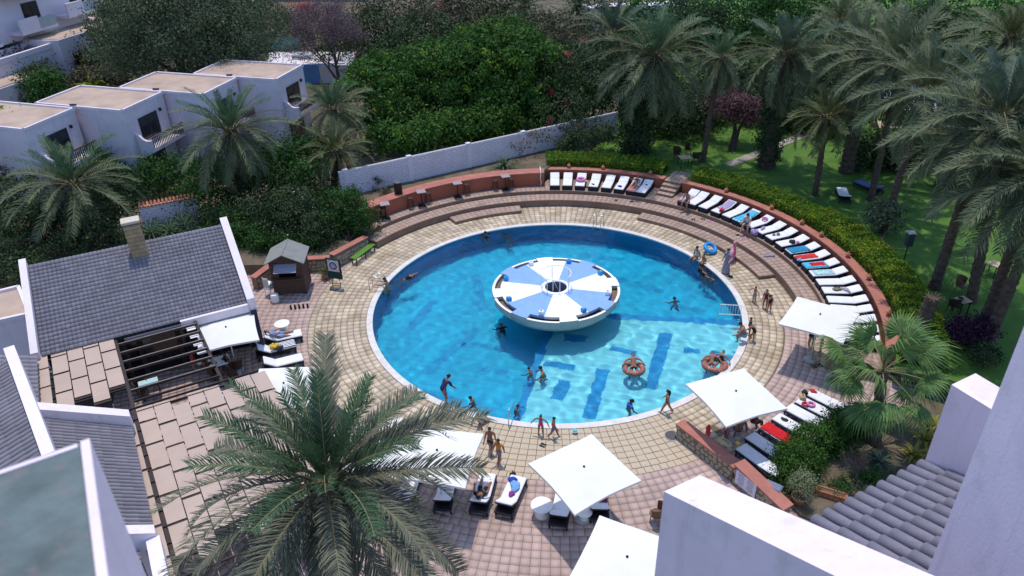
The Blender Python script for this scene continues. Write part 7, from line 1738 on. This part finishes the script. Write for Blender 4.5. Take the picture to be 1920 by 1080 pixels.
            if kind in ('shirt', 'wetsuit'):
                q = .6 if kind == 'shirt' else 1.0
                for s in 'LR': o_ = len(V); V += [J['sh'+s], J['sh'+s].lerp(J['el'+s], q)]; E += [(2, o_), (o_, o_+1)]; Rr += [L(.041), L(.034)]
            if kind in ('wetsuit', 'swimsuit'):
                q = .95 if kind == 'wetsuit' else .10
                for s in 'LR': o_ = len(V); V += [J['hp'+s], J['hp'+s].lerp(J['kn'+s], q)]; E += [(0, o_), (o_, o_+1)]; Rr += [L(.060), L(.043 if kind == 'wetsuit' else .055)]
            skin_job(kind, V, E, bigger(Rr), m, t, M)
        elif kind == 'dress':
            mb = MB(); n = 18; vs = []
            for z_, r1_, r2_ in ((.245,.070,.050),(.20,.088,.070),(.09,.070,.062),(0,.092,.082),(-.15,.115,.105),(-.32,.135,.125),(-.47,.155,.145)):
                for q in range(n): a = 2*PI*q/n; f = 1+.05*math.sin(5*a)*(z_ < 0); vs.append((L(r1_)*math.cos(a)*f, L(r2_)*math.sin(a)*f+L(.004), L(z_)))
            mb.add(vs, [(i*n+q, (i+1)*n+q, (i+1)*n+(q+1) % n, i*n+(q+1) % n) for i in range(6) for q in range(n)]); o = mb.build('dress', m, t, True); o.matrix_local = M
            V = [chs]; E = []; Rr = [(L(.088), L(.07))]
            for s in 'LR': o_ = len(V); V += [J['sh'+s], J['sh'+s].lerp(J['el'+s], .9)]; E += [(0, o_), (o_, o_+1)]; Rr += [L(.041), L(.034)]
            skin_job('sleeves', V, E, bigger(Rr), m, t, M)
    return t
def finish_people():
    dg = bpy.context.evaluated_depsgraph_get()
    for o, name, m, parent, mtx, post in JOBS:
        me = bpy.data.meshes.new_from_object(o.evaluated_get(dg)); me.name = name
        if post: post(me)
        me.materials.clear(); me.materials.append(m); me.polygons.foreach_set('use_smooth', np.ones(len(me.polygons), dtype=bool))
        n = link(name, me, parent); n.matrix_local = mtx
    for o, *_ in JOBS:
        me = o.data; bpy.data.objects.remove(o); bpy.data.meshes.remove(me)
WZ = -.10
def toward(p, q): d = Vector(q)-Vector(p); return math.atan2(d.y, d.x)-PI/2
O0 = Vector((0,0,0))
def edge_in(px, py): return G(px, py, WZ)
# --- on the deck
p = G(832,757,.0); person('adult in dark top and shorts leaning over the pool edge', p, toward(p, O0)-.3, 1.66, 'reach', 'brown', (('wetsuit','navy'),))
p = G(902,795,.0); person('boy in black trunks sitting on the deck by the pool edge', p, R_(-35), 1.5, 'sitground', 'brown', (('trunks','black'),), seat=.0)
p = G(920,848,.0); person('bare-chested boy walking behind the orange-vest child', p, R_(170), 1.45, 'walk', 'brown', (('trunks','navy'),))
p = G(936,868,.0); person('child in an orange vest and patterned shorts on the deck', p, R_(150), 1.38, 'walk', 'brown', (('shirt','orange'),('trunks','print')))
p = G(1014,815,.0); person('little girl in a pink swimsuit by the pool edge', p, R_(160), 1.12, 'armsout', 'brown', (('swimsuit','pink'),), 'bun', female=True)
p = G(1038,820,.0); person('boy in blue trunks running beside the girl in pink', p, R_(-100), 1.18, 'walk', 'brown', (('trunks','blue'),))
p = G(1249,774,.0); person('girl in a dark red swimsuit with long hair walking on the coping', p, R_(70), 1.35, 'walk', 'tan', (('swimsuit','maroon'),), 'long', female=True)
p = G(1396,642,.0); person('man in light blue trunks squatting at the pool edge', p, toward(p, O0), 1.75, 'squat', 'tan', (('trunks','skyblue'),))
p = G(1412,641,.0); person('child in dark swimwear beside the squatting man', p, toward(p, O0)-.4, 1.2, 'reach', 'tan', (('swimsuit','black'),), 'bun', female=True)
p = G(1404,628,.0); person('dark-haired child standing behind the squatting man', p, toward(p, O0)+.3, 1.1, 'stand', 'brown', (('trunks','maroon'),))
p = G(1413,567,.0); person('small child with red armbands and light blue trunks', p, R_(120), 1.05, 'armsout', 'tan', (('trunks','skyblue'),('top','red')))
p = G(1433,578,.0); person('child in brown swimwear beside the one with armbands', p, R_(150), 1.22, 'stand', 'tan', (('swimsuit','maroon'),), 'short')
p = G(1441,585,.0); person('child in a black swimsuit with dark hair beyond the armbands child', p, R_(200), 1.1, 'stand', 'tan', (('swimsuit','black'),), 'long', female=True)
p = G(1360,512,.0); person('woman in a long patterned dress beside the flamingo float', p, R_(115), 1.66, 'hips', 'fair', (('dress','print'),), 'bun', female=True)
p = pol(10.12, 32.0, .02); person('bather in white sitting on the coping by the blue ring', p, toward(p, O0), 1.6, 'sitedge', 'tan', (('swimsuit','white'),), 'bun', seat=.0, female=True)
p = pol(10.12, 28.3, .02); person('child sitting on the coping beside the bather in white', p, toward(p, O0), 1.15, 'sitedge', 'tan', (('trunks','orange'),), seat=.0)
# --- in the water by the edge
for a, r, lb, h, sk, we in ((26.5,9.6,'dark-haired bather in the water below the seated pair',1.6,'brown',(('swimsuit','black'),)), (23.5,9.5,'bather in black holding the edge below the long dress',1.6,'tan',(('swimsuit','black'),)), (20.5,9.4,'bather in blue in the water near the flamingo',1.5,'tan',(('top','skyblue'),)), (18.2,9.55,'child in the water at the edge near the flamingo',1.2,'tan',(('trunks','navy'),))):
    p = pol(r, a, WZ); person(lb, p, toward(p, pol(12, a)), h, 'tread', sk, we, 'bun' if 'dark' in lb else 'short', sink=-.30*h+.06)
p = edge_in(912,441); person('swimmer in black resting at the far pool edge', p, toward(p, p*1.2), 1.6, 'tread', 'tan', (('swimsuit','black'),), 'bun', sink=-.46, female=True)
p = G(953,452,-.6); person('swimmer in green mostly under water', p, R_(20), 1.6, 'swim', 'brown', (('trunks','teal'),), sink=-.35)
p = edge_in(757,523); person('swimmer in dark trunks floating face down', p, R_(-60), 1.65, 'swim', 'tan', (('shirt','black'),), sink=-.10)
p = G(728,553,0); p = pol(9.72, 171.5, WZ); person('tanned bather climbing the steel ladder', p, toward(p, pol(12,171.5)), 1.7, 'climb', 'tan', (('trunks','orange'),), sink=.12)
p = edge_in(942,614); person('swimmer in black beside the round platform', p, R_(30), 1.65, 'tread', 'brown', (('wetsuit','black'),), sink=-.52)
p = edge_in(1267,566); person('swimmer in a print costume right of the platform', p, R_(20), 1.6, 'tread', 'tan', (('swimsuit','swimpr'),), 'bun', sink=-.46, female=True)
p = edge_in(996,699); person('child standing in the shallow end by the dark line', p, R_(60), 1.25, 'tread', 'tan', (('trunks','red'),), sink=-.24)
p = edge_in(1020,698); person('adult crouching in the shallow end beside the child', p, R_(100), 1.7, 'tread', 'tan', (('trunks','white'),), sink=-.34)
p = edge_in(1178,760); person('swimmer in blue with outstretched arms in the shallow end', p, R_(-70), 1.6, 'tread', 'tan', (('shirt','blue'),), 'bun', sink=-.38)
p = edge_in(888,752); person('boy standing in the water by the sitting boy', p, R_(80), 1.45, 'tread', 'brown', (('trunks','navy'),), sink=-.36)
p = edge_in(966,766); person('child at the entry handrail in the water', p, R_(-90), 1.2, 'tread', 'tan', (('top','pink'),), sink=-.28)
# --- donut floats
M_donut = mat('donut_float', (0.30,0.115,0.09), .45, scale=7, var=.2, stain=(9,(0.75,0.5,0.35),.58,.66))
p = edge_in(1188,694); torus('doughnut patterned ring with one rider in the shallow end', p+Vector((0,0,-.05)), .43, .14, M_donut); person('rider lounging in the doughnut ring', p+Vector((0,.05,.08)), R_(185), 1.5, 'ride', 'tan', (('trunks','black'),), seat=.0)
p = edge_in(1340,687); torus('large doughnut ring with two riders at the pool edge', p+Vector((0,0,-.05)), .50, .15, M_donut)
person('rider in dark swimwear on the large doughnut ring', p+Vector((-.16,0,.10)), R_(170), 1.35, 'ride', 'tan', (('trunks','maroon'),)); person('rider with black hair on the large doughnut ring', p+Vector((.26,.1,.10)), R_(150), 1.35, 'ride', 'tan', (('swimsuit','black'),), 'bun')
# --- on the terraces
q = pol(14.30, 52.0, .707); person('bare-chested man in teal trunks sitting on a lounger foot', q, R_(52+90), 1.75, 'sitfwd', 'tan', (('trunks','teal'),), seat=.38)
q = pol(14.34, 33.2, .707); person('woman with black hair in a pale wrap sitting on a lounger', q, R_(33+90+25), 1.66, 'sitfwd', 'fair', (('shirt','white'),('shorts','print')), 'long', seat=.38, female=True)
q = ringp(68.6, 1.15, 0, .395); person('sunbather lying on the orange towel', q, R_(68.6+90), 1.55, 'recline2', 'tan', (('swimsuit','navy'),), 'bun', female=True, hairm=mat('hair_brown', (0.10,0.05,0.02), .6))
q = lf[0][1]+(lf[0][0]-lf[0][1]).normalized()*1.18; d = (lf[0][0]-lf[0][1]); person('sunbather in a blue dress lying on a left lounger', (q.x, q.y, .40), math.atan2(-d.y, -d.x)-PI/2, 1.62, 'recline', 'tan', (('shirt','skyblue'),('shorts','skyblue')), female=True)
h_, f_, _ = fr[0]; d = (h_-f_).normalized(); q = h_-d*.72; person('person in dark clothes reclining on a front lounger', (q.x, q.y, .40), math.atan2(-d.y, -d.x)-PI/2, 1.7, 'recline', 'brown', (('shirt','black'),('shorts','black')))
p = G(1519,652,0); person('man in black shorts standing under the row-end parasol', p, R_(-60), 1.75, 'stand', 'tan', (('shorts','black'),('shirt','white')))
p = G(1537,660,0); person('child in a blue top by the parasol pole', p, R_(-100), 1.2, 'stand', 'tan', (('shirt','skyblue'),))
p = G(1381,828,.0); person('bare-backed adult sitting beside the lower loungers', p+Vector((.1,.2,0)), R_(20), 1.7, 'sit', 'brown', (('trunks','navy'),), seat=.36)
p = G(1408,806,.0); person('person in black sitting under the pool-edge parasol', p, R_(-60), 1.7, 'sit', 'dark', (('shirt','black'),('shorts','black')), seat=.38)
p = G(1350,835,.0); person('child leaning on the stone wall cap', p+Vector((.25,.25,0)), R_(110), 1.15, 'stand', 'tan', (('trunks','red'),))
p = G(366,700,.0); person('diner with bare head in a red shirt at the restaurant table', p+Vector((.05,.1,0)), R_(-60), 1.7, 'sit', 'tan', (('shirt','red'),('shorts','white')), seat=.44)
p = G(430,700,.0); person('diner in dark clothes on the pool side of the restaurant table', p, R_(130), 1.65, 'sit', 'brown', (('shirt','black'),('shorts','navy')), seat=.44)
p = G(402,655,.0); person('diner in a blue shirt behind the restaurant table', p, R_(-90), 1.65, 'sit', 'tan', (('shirt','skyblue'),('shorts','grey')), seat=.44)
finish_people()
